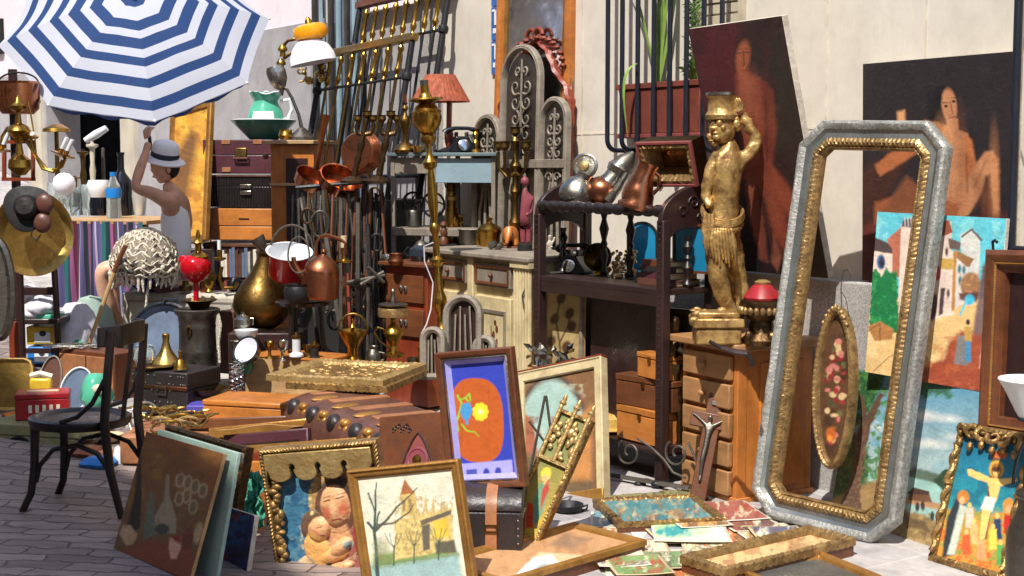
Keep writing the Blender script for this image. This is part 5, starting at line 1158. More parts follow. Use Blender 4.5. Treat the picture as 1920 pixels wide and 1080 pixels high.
p.line([(708,1085),(706,1040),(702,995),(704,955),(704,925),(706,905)],8,tr_,w2=2).line([(702,995),(690,980)],5,tr_).line([(703,960),(694,935),(690,925)],3,tr_).line([(704,995),(728,972),(745,950),(768,930),(782,915)],5,(84,80,66),w2=2).line([(708,985),(740,980),(768,960),(775,945)],4,(90,86,70),w2=2).line([(712,960),(708,970),(706,990)],3,tr_)
for x,y in((738,1060),(776,1056),(822,1050)):
 p.line([(x,y),(x+1,y-36)],2.6,tr_)
 for dx in(-16,-8,6,15):p.line([(x+1,y-32),(x+dx*.6,y-44),(x+dx,y-60)],1.6,tr_,.8)
p.ell(715,1030,14,22,(120,126,84),0,6,.6);p.line([(700,1060),(860,1040)],2,(90,110,90),.5);p.build('watercolour')
T=Fit('wall_relief','painted carved relief of a mother and child under a scalloped gilt canopy','relief',(487,840),(712,826),(745,1105),(535,1120),'TL',5.42,yaw=35,lean=12,pw=40)
w,h=T.pw,T.ph
T.p('rope_frame',MB().frame(rect(w,h),[(0,-.03),(0,.016),(.005,.024),(.011,.028),(.017,.024),(.022,.014),(.022,-.03)],lambda ar,j,t:.003*sin(ar*420+j*1.4)if 0<j<5 else 0,.003),'gilt_worn')
cv=MB();r=random.Random(12)
for k in range(26):cv.ell((.045+r.uniform(-.014,.014),.02+k*(h-.12)/26,.008+r.uniform(0,.01)),(r.uniform(.012,.024),r.uniform(.012,.022),r.uniform(.01,.018)),8,6)
T.p('carved_column',cv,'gilt_worn')
sc_p=[(.024,h-.024),(.024,h-.12)]
nl=4
for k in range(nl):
 x0=.03+k*(w-.06)/nl;x1=.03+(k+1)*(w-.06)/nl;cx=(x0+x1)/2
 sc_p+=[(x0+.004,h-.09)]+[(cx+(x1-x0)*.42*-cos(a),h-.105-.03*sin(a))for a in[pi*i/8 for i in range(9)]]
 if k<nl-1:sc_p+=[(x1+.013*cos(a),h-.085+.018*sin(a))for a in[pi-pi*i/6 for i in range(7)]]
sc_p+=[(w-.024,h-.09),(w-.024,h-.024)]
T.p('scalloped_canopy',MB().prism(sc_p[::-1],.006,.03),'gilt_pale',bevel=.006)
p=Painter(T,.02,w-.02,.02,h-.02,(58,110,140),z=-.012,dens=1.2);p.mott((36,80,116),24,.7,3);p.mott((110,150,160),14,.4,5)
skn=(214,160,114)
p.poly([(580,1010),(640,960),(700,960),(740,1000),(745,1110),(560,1110)],(150,84,76),3).mott((206,180,140),10,.6,4,.2,(560,980,745,1110)).mott((58,70,96),10,.7,8,.35,(560,1000,745,1110))
pell(p,628,935,50,60,(176,142,92),0.0024);pell(p,633,948,42,52,(110,72,58),0.0096);p.ell(640,920,40,28,(74,54,48),0,5)
pell(p,630,948,28,40,skn,.03,-8);p.ell(616,960,10,12,(206,100,72),0,4,.8);p.ell(648,952,8,12,(206,100,72),0,4,.8);pell(p,630,950,5,15,(224,176,130),0.0216,-8)
p.line([(612,937),(624,934)],2.2,(60,40,36));p.line([(636,932),(648,929)],2.2,(60,40,36));p.line([(611,931),(624,927)],1.6,(90,56,44));p.line([(636,925),(649,923)],1.6,(90,56,44));p.line([(628,973),(642,970)],3,(156,48,44));p.poly([(618,984),(650,980),(664,1020),(620,1020)],skn,3)
pell(p,590,985,26,30,(104,76,56),0.0120);pell(p,600,992,20,25,skn,.03,12);p.line([(600,986),(608,985)],1.6,(60,40,36));p.line([(603,1002),(612,1001)],2.2,(160,56,48));p.ell(598,998,6,6,(206,104,76),0,3,.8)
pell(p,596,1030,24,36,(220,164,96),0.0156,-18);pell(p,622,1042,34,13,(222,160,92),0.0180,-14);pell(p,640,1026,24,13,skn,.028,-40);pell(p,636,1066,30,12,skn,.026,-20);pell(p,612,1084,24,14,(206,170,130),0.0120,10)
for k in range(4):p.line([(628+6*k,1056),(640+5*k,1070)],1.2,(140,84,60),.8)
pell(p,690,1010,26,60,(150,60,60),0.0120,-10);pell(p,570,1080,24,40,(190,160,120),0.0120,20);p.ell(655,1020,7,8,(140,150,150),0,1.5)
for k in range(26):a=k/26*2*pi;p.ell(628+47*cos(a),935+57*sin(a),3.4,3.4,(226,194,128),0,1.2)if sin(a)<.6 else None
build_relief(p,'carved_relief',.0012);T.p('backing_board',MB().box((w/2,h/2,-.022),(w-.03,h-.03,.012)),'wood_brown')
T=Fit('painting','unframed dim brown still life with bottles leaning in the shade','painting',(283,808),(411,852),(362,1088),(213,1028),'BL',G(213,1028).y,lean=16,pw=40)
stretcher(T,0,T.pw,0,T.ph,.016,'cardboard','board')
p=Painter(T,0,T.pw,0,T.ph,(120,92,52));p.grad(810,(128,80,44),1060,(104,84,56));p.mott((150,112,40),50,.6,2,.1,(240,850,420,990));p.mott((140,84,40),40,.6,7,.2,(320,800,420,920));p.ell(395,860,30,22,(170,112,60),10,12,.6)
p.poly([(262,848),(264,848),(266,930),(262,990),(240,1004),(238,985),(250,940)],(36,36,30),2).poly([(282,920),(288,925),(290,1000),(270,1016),(270,990)],(96,104,90),2)
p.poly([(312,890),(318,890),(318,930),(330,970),(330,1000),(290,1000),(290,968),(308,935)],(150,136,112),2).ell(303,992,14,10,(60,66,62),0,2)
for x,y in((338,900),(352,905),(366,912),(380,920),(362,950),(350,930),(336,935)):p.ell(x,y,9,14,(170,150,118),10,1.5).ell(x,y,6,11,(122,100,70),10,1.5)
p.poly([(230,985),(244,985),(258,1002),(250,1020),(236,1024),(224,1000)],(178,148,116),2);p.poly([(232,1030),(280,1010),(360,1030),(368,1088),(330,1080),(214,1032)],(124,66,46),4);p.poly([(318,1008),(340,1006),(340,1024),(330,1048),(320,1048),(316,1024)],(206,160,138),2).poly([(320,1006),(340,1004),(338,1020),(328,1014)],(140,40,32),1.5);p.ell(352,1010,12,22,(110,58,44),10,3);p.ell(372,1000,8,20,(176,150,120),12,2);p.build()
T=Fit('painting_board','pale green unframed board standing behind the dim brown still life','board',(297,803),(445,850),(402,1108),(255,1040),'BL',G(255,1040).y+.2,lean=14,pw=40)
T.p('board',MB().box((T.pw/2,T.ph/2,-.008),(T.pw,T.ph,.016)),'board_green',bevel=.003);T.p('edge_batten',MB().box((T.pw/2,T.ph-.02,-.026),(T.pw-.02,.036,.018)),'wood_grey',bevel=.002)
T=Fit('framed_board','dark carved frame whose crest shows over the green board','frame',(318,797),(470,842),(425,1080),(280,1020),'TL',6.12,lean=12,pw=60)
T.p('moulding',MB().frame(rect(T.pw,T.ph),[(0,-.02),(0,.015),(.012,.024),(.03,.016),(.045,0),(.045,-.02)],lambda ar,j,t:.008*noise.noise((ar*50,j*3,1)),.008),'bronze')
T=Fit('painting','small dark blue abstract painting low down by the green cloth','painting',(424,950),(480,968),(455,1100),(405,1085),'TL',5.5,lean=10,pw=60)
stretcher(T,0,T.pw,0,T.ph,.02);p=Painter(T,0,T.pw,0,T.ph,(34,44,96));p.mott((24,90,160),24,.9,3,.0);p.mott((120,34,40),26,.8,5,.3);p.mott((20,20,30),20,.7,8,.2);p.build()
t=Thing('cloth','crumpled sea-green cloth draped over the stack of frames','cloth',P(468,985,5.62),y=5.62)
mb=MB();n=40;m=30
for j in range(m+1):
 for i in range(n+1):
  x=(i/n-.5)*66*t.s;z=(j/m)*100*t.s;wv_=.035*noise.noise((i*.22,j*.16,2))+.018*noise.noise((i*.5,j*.4,5))
  mb.v.append((x*(1-.25*(j/m))+.02*noise.noise((j*.2,1,i*.05)),-.05+wv_+.08*(j/m)**2*(1 if j<m else 1),z+.03*noise.noise((i*.2,9,j*.1))))
for j in range(m):
 for i in range(n):a=j*(n+1)+i;mb.f.append((a,a+1,a+n+2,a+n+1))
o=t.p('cloth_body',mb,'teal_cloth',smooth=180);sd_=o.modifiers.new('solid','SOLIDIFY');sd_.thickness=.004
def edgeframe(label,px0,px1,py0,py1,y0,y1,m,th=.03,wd=.05,name='framed_board',cat='frame'):
 a,b=P(px0,py0,y0),P(px1,py1,y1);bl=V((a.x,a.y-.06,gz(a.x,a.y)))
 M,w,h=panelM(a,b,bl);t=Thing(name,label,cat,M=M,group='frames and boards standing on edge behind the canopy relief')
 t.p('frame',MB().frame(rect(w,h),[(0,-th),(0,.004),(.008,.008),(wd*.6,.002),(wd,-.004),(wd,-th)]),m,bevel=.002);t.p('panel',MB().box((w/2,h/2,-th+.006),(w-wd*1.6,h-wd*1.6,.006)),'paper_old');return t
edgeframe('long brown frame, farthest back of the upright stack behind the relief',337,585,786,778,7.05,6.9,'wood_brownx',.05)
edgeframe('honey coloured frame standing second from the back of the upright stack',392,600,803,782,6.85,6.7,'gilt_wood',.04)
edgeframe('thin board with curled card edge in the middle of the upright stack',420,578,816,802,6.65,6.5,'leather_purple',.03)
edgeframe('wide pale gold frame directly behind the canopy relief',432,668,838,820,6.3,5.95,'gilt_wood',.05)
edgeframe('short dark red frame peeping out left of the canopy relief',444,500,846,846,6.1,6.0,'wood_red',.05)
edgeframe('bright orange edged board below the dark red frame',440,492,864,864,5.95,5.85,'wood_orangex',.03,name='board',cat='board')
t=Thing('cardboard_sheet','curled piece of old card lying on top of the upright frames','card',P(480,812,6.6),y=6.6)
mb=MB()
for i in range(13):
 for j in range(2):q=t.L(405+i*13.5,806-i*1.1+5*sin(i*.6),j*.12);mb.v.append((q.x,q.y,q.z+.012*sin(i*.5)+.0))
for i in range(12):mb.f.append((2*i,2*i+2,2*i+3,2*i+1))
o=t.p('sheet',mb,'cardboard');sd_=o.modifiers.new('solid','SOLIDIFY');sd_.thickness=.004
A_=PG(372,7.35);B_=PG(546,7.2)
t=Based('wooden_case','flat shiny orange wooden case behind the upright frames','case',A_,B_);w=t.pw;h=P(450,770,7.2).z-A_.z
t.p('body',MB().box((w/2,.16,h/2),(w,.3,h)),'wood_orangex',bevel=.006);t.p('lid',MB().box((w/2,.16,h+.016),(w+.01,.31,.03)),'wood_orangex',bevel=.008)
A_=PG(452,8.0);B_=PG(606,7.75)
t=Based('cardboard_box','open-fronted pale wooden box behind the orange case','box',A_,B_);w=t.pw;h=P(530,672,7.9).z-A_.z
t.p('body',MB().box((w/2,.14,h/2),(w,.26,h)),'wood_palex',bevel=.004);t.p('rim',MB().box((w/2,.14,h+.006),(w+.012,.27,.012)),'wood_orangex',bevel=.002)
o_=t.p('cut_out',MB().box((w*.62,.006,h*.32),(w*.42,.02,h*.2)),'wood_brown');t.p('notch_frame',MB().frame(rect(w*.46,h*.26),[(0,0),(0,.01),(.012,.01),(.012,0)],M=Matrix.Translation((w*.39,.0,h*.19))@Matrix.Rotation(pi/2,4,'X')),'wood_pale')
A_=Z(530,738,.40);B_=Z(712,810,.40);A_.z=B_.z=0
t=Based('coffer','dark embossed leather coffer with rows of round bosses and gold flowers','coffer',A_,B_);w=t.pw;d=.5;h=.40
cf=MB();nn=60;prof=[(.02,0),(.0,.03),(-.01,.18),(-.005,.28),(.02,.345),(.06,.38),(.12,.395),(.25,.40),(.42,.395),(.48,.36),(.5,.3),(.5,0)]
t.p('body',MB().prism(prof[::-1],0,w,Matrix(((0,0,1,0),(1,0,0,0),(0,1,0,0),(0,0,0,1)))),'leather_brown',bevel=.01)
bs_=MB();gd_=MB();bd_=MB()
for k in range(9):
 x=.07+k*(w-.14)/8
 for(yy,zz,rr)in((.035,.335,.05),(-.005,.2,.045)):
  if k%2==0:t.p('boss',MB().ell((x,yy,zz),(rr,.04,rr),14,10),'leather_dark')
  else:
   for q in range(6):a=q*pi/3;gd_.ell((x+.026*cos(a),yy,zz+.03*sin(a)),(.022,.026,.022),8,6)
 if k%2:gd_.ell((x,.15,.392),(.04,.08,.012),10,8)
 else:bd_.box((x,.27,.398),(.07,.3,.012))
t.p('gold_rosettes',gd_,'gilt_wood');t.p('top_bands',bd_,'leather_tan',bevel=.004)
rv=MB()
for k in range(30):rv.ell((w+.001,-.005+.5*k/29,.02),.006,6,5);rv.ell((w+.001,.0 if k<0 else .5*k/29,.30),.007,6,5)
t.p('nail_heads',rv,'iron');CO=t
t.p('end_panel',MB().prism([(y_*.9+.02,z_*.93)for y_,z_ in prof][::-1],w,w+.01,Matrix(((0,0,1,0),(1,0,0,0),(0,1,0,0),(0,0,0,1)))),'leather_tan',bevel=.003)
def flat(name,label,cat,TL,TR,BR,BL,z,m,disp=None,wd=.05,th=.02,group=None,prof=None):
 f=(lambda q:Z(q[0],q[1],z))if z is not None else(lambda q:G(*q)+V((0,0,.008)))
 a,b,c_,d_=f(TL),f(TR),f(BR),f(BL);M,w,h=panelM((a+d_)/2+(a-d_+b-c_)/4,(b+c_)/2+(a-d_+b-c_)/4,(a+d_)/2-(a-d_+b-c_)/4)
 t=Panel.__new__(Panel);t.pw,t.ph=w,h;Thing.__init__(t,name,label,cat,M=M,group=group)
 if m:t.p('frame',MB().frame(rect(w,h),prof or[(0,-.004),(0,th),(wd*.2,th*1.3),(wd*.5,th*.8),(wd*.8,th),(wd,th*.3),(wd,-.004)],disp,.006),m,bevel=0 if disp else .002)
 return t
t=flat('framed_board','carved gilt frame lying flat at the bottom of the pair on the embossed coffer','frame',(640,700),(800,692),(812,750),(600,722),.412,'gilt_worn',carve(.007,130),.07,.025)
t.p('panel',MB().box((t.pw/2,t.ph/2,.004),(t.pw-.1,t.ph-.1,.008)),'gilt_worn')
t=flat('framed_board','carved gilt frame lying on top of the other one on the embossed coffer','frame',(600,690),(790,684),(815,738),(575,708),.445,'gilt_pale',carve(.006,110),.08,.024)
mb=MB();r=random.Random(8)
for k in range(60):mb.ell((r.uniform(.08,t.pw-.08),r.uniform(.08,t.ph-.08),.012),(r.uniform(.012,.04),r.uniform(.008,.02),r.uniform(.006,.012)),8,6,)
mb.box((t.pw/2,t.ph/2,.006),(t.pw-.12,t.ph-.12,.012));t.p('carved_panel',mb,'gilt_worn')
T=Fit('wooden_case','brown wooden case with a red pointed arch and round dial behind the church watercolour','case',(727,784),(824,768),(842,1010),(700,1020),'BL',5.8,yaw=30,lean=6,pw=50)
w,h=T.pw,T.ph
T.p('front',MB().box((w/2,h/2,-.02),(w,h,.03)),'wood_brown',bevel=.004);T.p('back_box',MB().box((w/2,h/2-.01,-.1),(w-.03,h-.04,.125)),'wood_dark',bevel=.004)
cx,cy=T.at(783,862).x,T.at(783,862).y;ah=T.at(783,812).y-cy;aw=.085
ap=[(cx-aw,cy-.05)]+[(cx+aw,cy-.05)]+[(cx+aw*(1-t_)**.7,cy-.05+(ah+.05)*t_)for t_ in[i/8 for i in range(1,9)]]+[(cx-aw*(1-t_)**.7,cy-.05+(ah+.05)*t_)for t_ in[i/8 for i in range(7,0,-1)]]
T.p('red_arch',MB().prism(ap,-.006,.001),'red_paint');T.p('arch_edge',MB().tube([V((x,y,.002))for x,y in ap],.005,6,True),'wood_dark')
T.p('dial',MB().lathe([(0,0),(.05,0),(.055,.006),(.045,.008),(.04,.004),(0,.006)],28,Matrix.Translation((cx,cy-.0,.001))),'mauve_paint');T.p('dial_hub',MB().lathe([(0,.004),(.022,.004),(.018,.012),(0,.014)],16,Matrix.Translation((cx,cy,.002))),'brass')
orn=MB()
for q in range(7):a=T.at(738+q*5,806-(q%3)*4,0);orn.tube([V((a.x+.008*cos(i*.9),a.y+.008*sin(i*.9),.001))for i in range(6)],.0025,5)
T.p('inlay',orn,'wood_dark')
T=Fit('framed_picture','big framed picture with an arched landscape between the trunk and the etagere','picture',(966,692),(1132,676),(1136,940),(968,975),'BR',G(1136,940).y,yaw=15,lean=7,pw=40)
w,h=T.pw,T.ph
T.p('frame',MB().frame(rect(w,h),[(0,-.04),(0,.012),(.006,.018),(.012,.01),(.045,.006),(.05,.0),(.05,-.04)]),'wood_cream',bevel=.002);T.p('top_edge',MB().box((w/2,h+.004,-.01),(w+.006,.008,.05)),'wood_red',bevel=.002);T.p('bottom_edge',MB().box((w/2,.03,.006),(w-.002,.062,.03)),'gilt_wood',bevel=.004)
p=Painter(T,.05,w-.05,.06,h-.05,(116,82,52),z=-.012);p.ell(1035,860,78,160,(84,66,56),0,2).ell(1035,862,70,150,(146,172,164),0,3);p.mott((170,176,150),40,.6,3,.1,(970,720,1105,820));p.poly([(960,790),(985,775),(1000,790),(1010,860),(960,870)],(150,90,66),3).poly([(960,850),(1110,850),(1110,960),(960,960)],(100,82,58),8).mott((120,60,40),16,.6,5,.2,(960,780,1110,950)).poly([(1060,800),(1110,760),(1110,900),(1070,900)],(176,120,66),6);p.build()
T.p('backing_board',MB().box((w/2,h/2,-.03),(w-.04,h-.04,.01)),'wood_brown')
t=Thing('easel','small dark folding easel in front of the arched picture','easel',G(1000,960)+V((0,-.05,0)))
for(a,b)in(((1022,742),(985,930)),((1024,742),(1042,880)),((992,790),(1030,840))):t.p('leg' if a[1]==742 else 'strut',MB().tube([t.L(*a),t.L(*b)],.006,6),'iron_grey')
T=Fit('icon','small tilted gilded icon of a standing figure under gothic pinnacles','icon',(1050,765),(1112,790),(1003,1034),(945,1000),'BR',G(1003,1040).y,yaw=25,lean=22,pw=50)
w,h=T.pw,T.ph
p=Painter(T,.008,w-.008,.008,h-.01,(176,150,50),z=.0);p.grad(860,(112,118,66),1030,(206,160,40));p.mott((140,130,60),22,.6,3);p.poly([(1040,770),(1112,800),(1075,880),(1010,850)],(120,124,76),3)
p.ell(1024,888,9,12,(226,190,60),20,1.5).ell(1021,896,5,7,(216,166,110),20,1.2);p.poly([(1012,905),(1032,908),(1018,960),(1004,985),(990,980),(1000,940)],(96,140,110),2).poly([(1016,918),(1028,900),(1030,915),(1012,960)],(170,60,40),1.5).poly([(988,940),(1000,945),(1000,990),(985,990)],(196,60,30),2);p.line([(1020,906),(1030,895)],3,(216,166,110));p.build()
T.p('panel',MB().box((w/2,h/2,-.014),(w,h,.026)),'gilt_wood',bevel=.003)
T.p('carved_frame',MB().frame(rect(w,h),[(0,-.03),(0,.008),(.006,.014),(.014,.014),(.018,.002),(.018,-.03)],carve(.005,200),.004),'gilt_worn')
tr=MB();y0=T.at(1060,875).y;r=random.Random(6)
tr.box((w/2,y0,.01),(w,.014,.02))
for k in range(22):tr.ell((r.uniform(.025,w-.025),y0+r.uniform(.02,h-y0-.03),.008),(r.uniform(.008,.016),r.uniform(.01,.024),.01),7,5)
for x in(.012,w/2,w-.012):tr.tube([V((x,y0,.016)),V((x,h+.02,.016))],.009,8);tr.lathe([(.012,0),(.016,.008),(.008,.02),(.01,.026),(.003,.045),(0,.046)],10,Matrix.Translation((x,h+.015,.014))@Matrix.Rotation(-pi/2,4,'X'))
T.p('pinnacles',tr,'gilt_pale')
t=Thing('iron_dish','round black iron dish on the pavement behind the wood framed picture','dish',G(1064,962));t.lat('dish',[(0,0),(18,0),(28,10),(31,18),(28,18),(17,5),(0,4)],'iron_black',28);t.p('handle',MB().tube([t.L(1090,950),t.L(1102,947),t.L(1100,955),t.L(1090,958)],2.5*t.s,6),'iron_black')
def sheet(label,c4,m='paper',paint=None,z=.006,name='print',cat='print',group='loose prints and papers on the pavement'):
 f=lambda q:Z(q[0],q[1],z);t=flat(name,label,cat,*c4,z,None,group=group);w,h=t.pw,t.ph
 nx=8;mb=MB();r=random.Random(len(label));cu=r.uniform(.006,.016)
 for j in range(nx+1):
  for i in range(nx+1):mb.v.append((w*i/nx,h*j/nx,cu*((i/nx-.5)**2+(j/nx-.5)**2)-.001))
 for j in range(nx):
  for i in range(nx):a=j*(nx+1)+i;mb.f.append((a,a+1,a+nx+2,a+nx+1))
 o=t.p('paper_sheet',mb,m);sd_=o.modifiers.new('solid','SOLIDIFY');sd_.thickness=.0012;sd_.offset=-1
 if paint:
  p=Painter(t,.012,w-.012,.012,h-.012,paint[0],z=.0);paint[1](p)
  p2=p.build('printed_image');me=p2.data
  for v in me.vertices:v.co.z=cu*((v.co.x/w-.5)**2+(v.co.y/h-.5)**2)+.0016
 return t
sheet('blank cream sheet half under the prints, near the wood framed picture',((1180,990),(1300,985),(1265,1040),(1120,1040)),z=.004)
sheet('large white paper sheet at the bottom edge under the gilt frame',((1130,1035),(1250,1035),(1235,1085),(1090,1085)),z=.006)
sheet('yellowed paper sheet between the prints and the gilt frame',((1290,990),(1420,985),(1430,1020),(1275,1025)),'paper_old',z=.008)
sheet('white sheet poking out right of the blue print',((1330,985),(1450,975),(1460,1005),(1340,1012)),z=.005)
def pb(p):p.mott((70,66,80),14,.8,3,.0);p.poly([(1262,968),(1290,945),(1330,965),(1300,985)],(36,76,140),2).poly([(1330,980),(1370,972),(1385,985),(1345,1000)],(36,76,140),2);p.mott((206,150,110),16,.8,9,.35);p.mott((226,220,210),12,.7,12,.4)
sheet('white bordered blue print lying askew on top of the papers',((1285,936),(1428,962),(1372,1002),(1252,972)),paint=((60,64,90),pb),z=.022)
def pg(p):p.ell(1260,994,64,16,(166,200,150),0,4).poly([(1225,1000),(1250,985),(1290,990),(1300,1004),(1250,1008)],(60,150,150),3,wob=3).mott((190,210,180),18,.5,4);p.poly([(1300,980),(1350,975),(1340,984)],(236,230,214),3)
sheet('green and white print of a pond lying on the papers',((1215,976),(1358,972),(1292,1020),(1152,1012)),paint=((214,218,196),pg),z=.03)
t=flat('relief_picture','flat carved and painted relief with gilded left end lying behind the prints','relief',(1120,944),(1290,930),(1262,988),(1035,992),.03,'gilt_worn',carve(.006,120),.04,.014)
p=Painter(t,.03,t.pw-.03,.03,t.ph-.03,(86,130,130),z=.01);p.mott((150,120,80),18,.8,3,.0);p.mott((190,170,130),14,.6,6,.2);p.mott((110,60,50),14,.6,8,.3);p.mott((40,110,120),16,.7,11,.25);build_relief(p,'carved_relief',.004);t.p('board',MB().box((t.pw/2,t.ph/2,-.012),(t.pw-.004,t.ph-.004,.03)),'wood_brown')
t=flat('relief_picture','flat dull green and brown relief farthest back on the pavement by the fender','relief',(1150,935),(1280,920),(1282,946),(1100,962),.012,None)
p=Painter(t,.0,t.pw,.0,t.ph,(120,118,84),z=.012);p.mott((92,70,50),14,.8,3,.0);p.mott((160,150,90),14,.6,6,.2);build_relief(p,'carved_relief',.004);t.p('board',MB().box((t.pw/2,t.ph/2,-.001),(t.pw,t.ph,.014)),'wood_brown')
t=flat('framed_picture','picture in a thin wooden frame lying flat in the foreground with a torn sheet inside','picture',(1092,986),(1198,1022),(1085,1135),(900,1092),.05,'gilt_wood',None,.04,.018)
p=Painter(t,.035,t.pw-.035,.035,t.ph-.035,(184,140,98),z=.004);p.mott((160,112,76),30,.6,3);p.poly([(1010,1035),(1110,1042),(1060,1075),(990,1060)],(206,178,140),2).poly([(1000,1045),(1035,1040),(1060,1072),(990,1085),(960,1085)],(222,222,220),2).ell(1018,1068,22,10,(120,120,124),-20,4,.8).poly([(1060,1000),(1110,1010),(1070,1030),(1030,1022)],(146,112,86),4);p.build('picture_sheet');t.p('board',MB().box((t.pw/2,t.ph/2,-.024),(t.pw-.01,t.ph-.01,.045)),'wood_brown',bevel=.003)
t=flat('framed_board','long flat ornate gilt frame lying on the pavement in front of the octagonal frame','frame',(1515,1000),(1606,1020),(1300,1066),(1222,1035),.05,'gilt',carve(.006,100),.045,.025)
p=Painter(t,.04,t.pw-.04,.04,t.ph-.04,(196,170,120),z=.006);p.mott((160,110,70),20,.7,3);p.mott((140,70,50),16,.6,7,.3);p.build('picture_sheet');t.p('board',MB().box((t.pw/2,t.ph/2,-.024),(t.pw-.01,t.ph-.01,.045)),'wood_brown',bevel=.003)
t=flat('framed_board','plain gold frame corner at the bottom edge of the photo','frame',(1535,1042),(1660,1092),(1540,1150),(1430,1098),.03,'gilt_wood',None,.04,.02)
t.p('grey_mount',MB().box((t.pw/2,t.ph/2,.002),(t.pw-.07,t.ph-.07,.006)),'silver_band');t.p('board',MB().box((t.pw/2,t.ph/2,-.014),(t.pw-.01,t.ph-.01,.026)),'wood_brown')
def pc(p):p.mott((190,96,50),30,.8,3,.1);p.mott((120,150,80),20,.7,6,.2);p.mott((206,190,150),14,.7,9,.3)
sheet('colourful painted sheet under the long gilt frame at the bottom edge',((1250,1040),(1500,1045),(1480,1100),(1190,1095)),paint=((150,110,70),pc),z=.012,name='painted_sheet')
def pd(p):p.mott((90,90,96),16,.8,3,.1);p.mott((190,150,120),12,.6,7,.3)
sheet('grey printed page peeping from under the gilt frame at its right',((1420,1020),(1500,1018),(1520,1040),(1420,1046)),paint=((214,206,196),pd),z=.008)
def frontbox(name,label,cat,px0,px1,pyb,pyt,y0,y1,dep,m,group=None,lidm=None,lidf=.2,bevel=.006):
 a=P(px0,pyb,y0);b=P(px1,pyb,y1);b.z=a.z;t=Based(name,label,cat,a,b,group);w=t.pw;t.y=(y0+y1)/2;t.s=t.y/F;h=(pyb-pyt)*t.s;t.h=h;t.d=dep
 if lidm:
  t.p('body',MB().box((w/2,dep/2,h*(1-lidf)/2),(w,dep,h*(1-lidf)-.003)),m,bevel=bevel);t.p('lid',MB().box((w/2,dep/2,h*(1-lidf/2)),(w+.006,dep+.006,h*lidf-.002)),lidm,bevel=bevel)
 else:t.p('body',MB().box((w/2,dep/2,h/2),(w,dep,h)),m,bevel=bevel)
 return t
YS=10.8
rk=frontbox('bookcase','low open wooden bookcase full of records and books under the stack of cases','bookcase',384,520,640,452,YS,YS-.1,.4,'wood_dark')
w=rk.pw;h=rk.h;r=random.Random(3);x=.02;k=0
for row in(0,1):
 x=.02
 while x<w-.06:
  th=r.uniform(.012,.03);hh=r.uniform(.17,.23);c=r.choice(['paper','paper_old','leather_brown','pewter','red_paint','fabric_grey','enamel_blue','cardboard'])
  rk.p('shelf_bay',MB().box((w/2,-.002,h-.02-row*.26),(w,.02,.02)),'wood_brown',bevel=.002)if x<.03 else None
  bk_=Thing('record_sleeve','thin record sleeve standing in the low bookcase','record',rk.M@V((x+th/2,-.012,h-.26-row*.26)),group='record sleeves and books in the low bookcase',rz=atan2((rk.M.to_3x3()@V((1,0,0))).y,(rk.M.to_3x3()@V((1,0,0))).x))
  bk_.p('sleeve',MB().box((0,0,hh/2),(th*.9,.03,hh)),c);x+=th
t=frontbox('suitcase','orange wooden case with dark corners, bottom of the stack of three cases','suitcase',376,514,450,390,YS,YS-.1,.42,'wood_orangex',lidm='wood_orangex',lidf=.55)
t.p('dark_end',MB().box((.07,-.002,t.h/2),(.145,.006,t.h-.006)),'leather_tan',bevel=.002);t.p('handle_slot',MB().box((t.pw*.6,-.004,t.h*.68),(.08,.008,.008)),'wood_dark')
t=frontbox('wicker_hamper','black woven wicker hamper with metal clasps, middle of the stack of three cases','hamper',381,513,388,328,YS,YS-.1,.4,'wood_black',lidm='wood_black',lidf=.35)
wv=MB();w=t.pw;h=t.h
for k in range(26):wv.tube([V((.01+(w-.02)*k/25,-.004+.003*((k+j)%2),h*j/12))for j in range(13)],.0045,5)
t.p('weave',wv,'iron')
for k in range(2):t.p('clasp',MB().box((w*.62,-.014,h*(.45+.2*k)),(.09,.014,.03)),'silver',bevel=.003)
t.p('corner_band',MB().box((w/2,-.007,h*.97),(w,.012,.012)),'leather_brown',bevel=.002)
t=frontbox('suitcase','purple leather suitcase with brass clasp and tan corner patches on top of the stack','suitcase',382,513,326,262,YS,YS-.1,.4,'leather_purple',lidm='leather_purple',lidf=.45)
w=t.pw;h=t.h
t.p('clasp',MB().box((w*.55,-.01,h*.6),(.085,.016,.08)),'brass_pale',bevel=.004)
for(x,z)in((w*.33,.93),(w*.33,.12),(w*.78,.93)):t.p('patch',MB().box((x,-.004,h*z),(.07,.008,.035)),'leather_tan',bevel=.003)
t.p('handle',MB().tube([V((w*.45,-.01,h*.5)),V((w*.45,-.03,h*.45)),V((w*.65,-.03,h*.45)),V((w*.65,-.01,h*.5))],.008,8),'leather_brown')
PT=(t.M@V((0,0,h))).z
t=Thing('basin','wide green rimmed enamel basin under the teal pitcher on the purple suitcase','basin',P(495,262,YS+.15),y=YS+.15)
t.lat('bowl',[(0,0),(26,0),(36,10),(52,26),(60,34),(61,36),(58,36),(48,28),(30,12),(0,6)],'enamel_green',36);t.lat('white_inside',[(0,8),(30,14),(48,29),(57,36.6),(56,37.5),(46,31),(28,16),(0,10)],'enamel_white',36)
t=Thing('pitcher','teal and white glazed pitcher with wavy lip standing in the basin','pitcher',P(499,252,YS+.15),y=YS+.15)
t.lat('body',[(0,0),(20,0),(30,12),(34,28),(31,44),(24,56),(22,62),(29,74),(31,78),(27,76),(19,62),(0,50)],'enamel_teal',32,f=lambda a,z:1+(.06*sin(5*a)if z>70*(YS+.15)/F else 0))
t.lat('white_patch',[(30.6,10),(34.4,24),(34.5,32),(32,42)],'enamel_white',32,f=lambda a,z:1.012 if-2.3<(a-pi*2 if a>pi else a)<-.9 else .9)
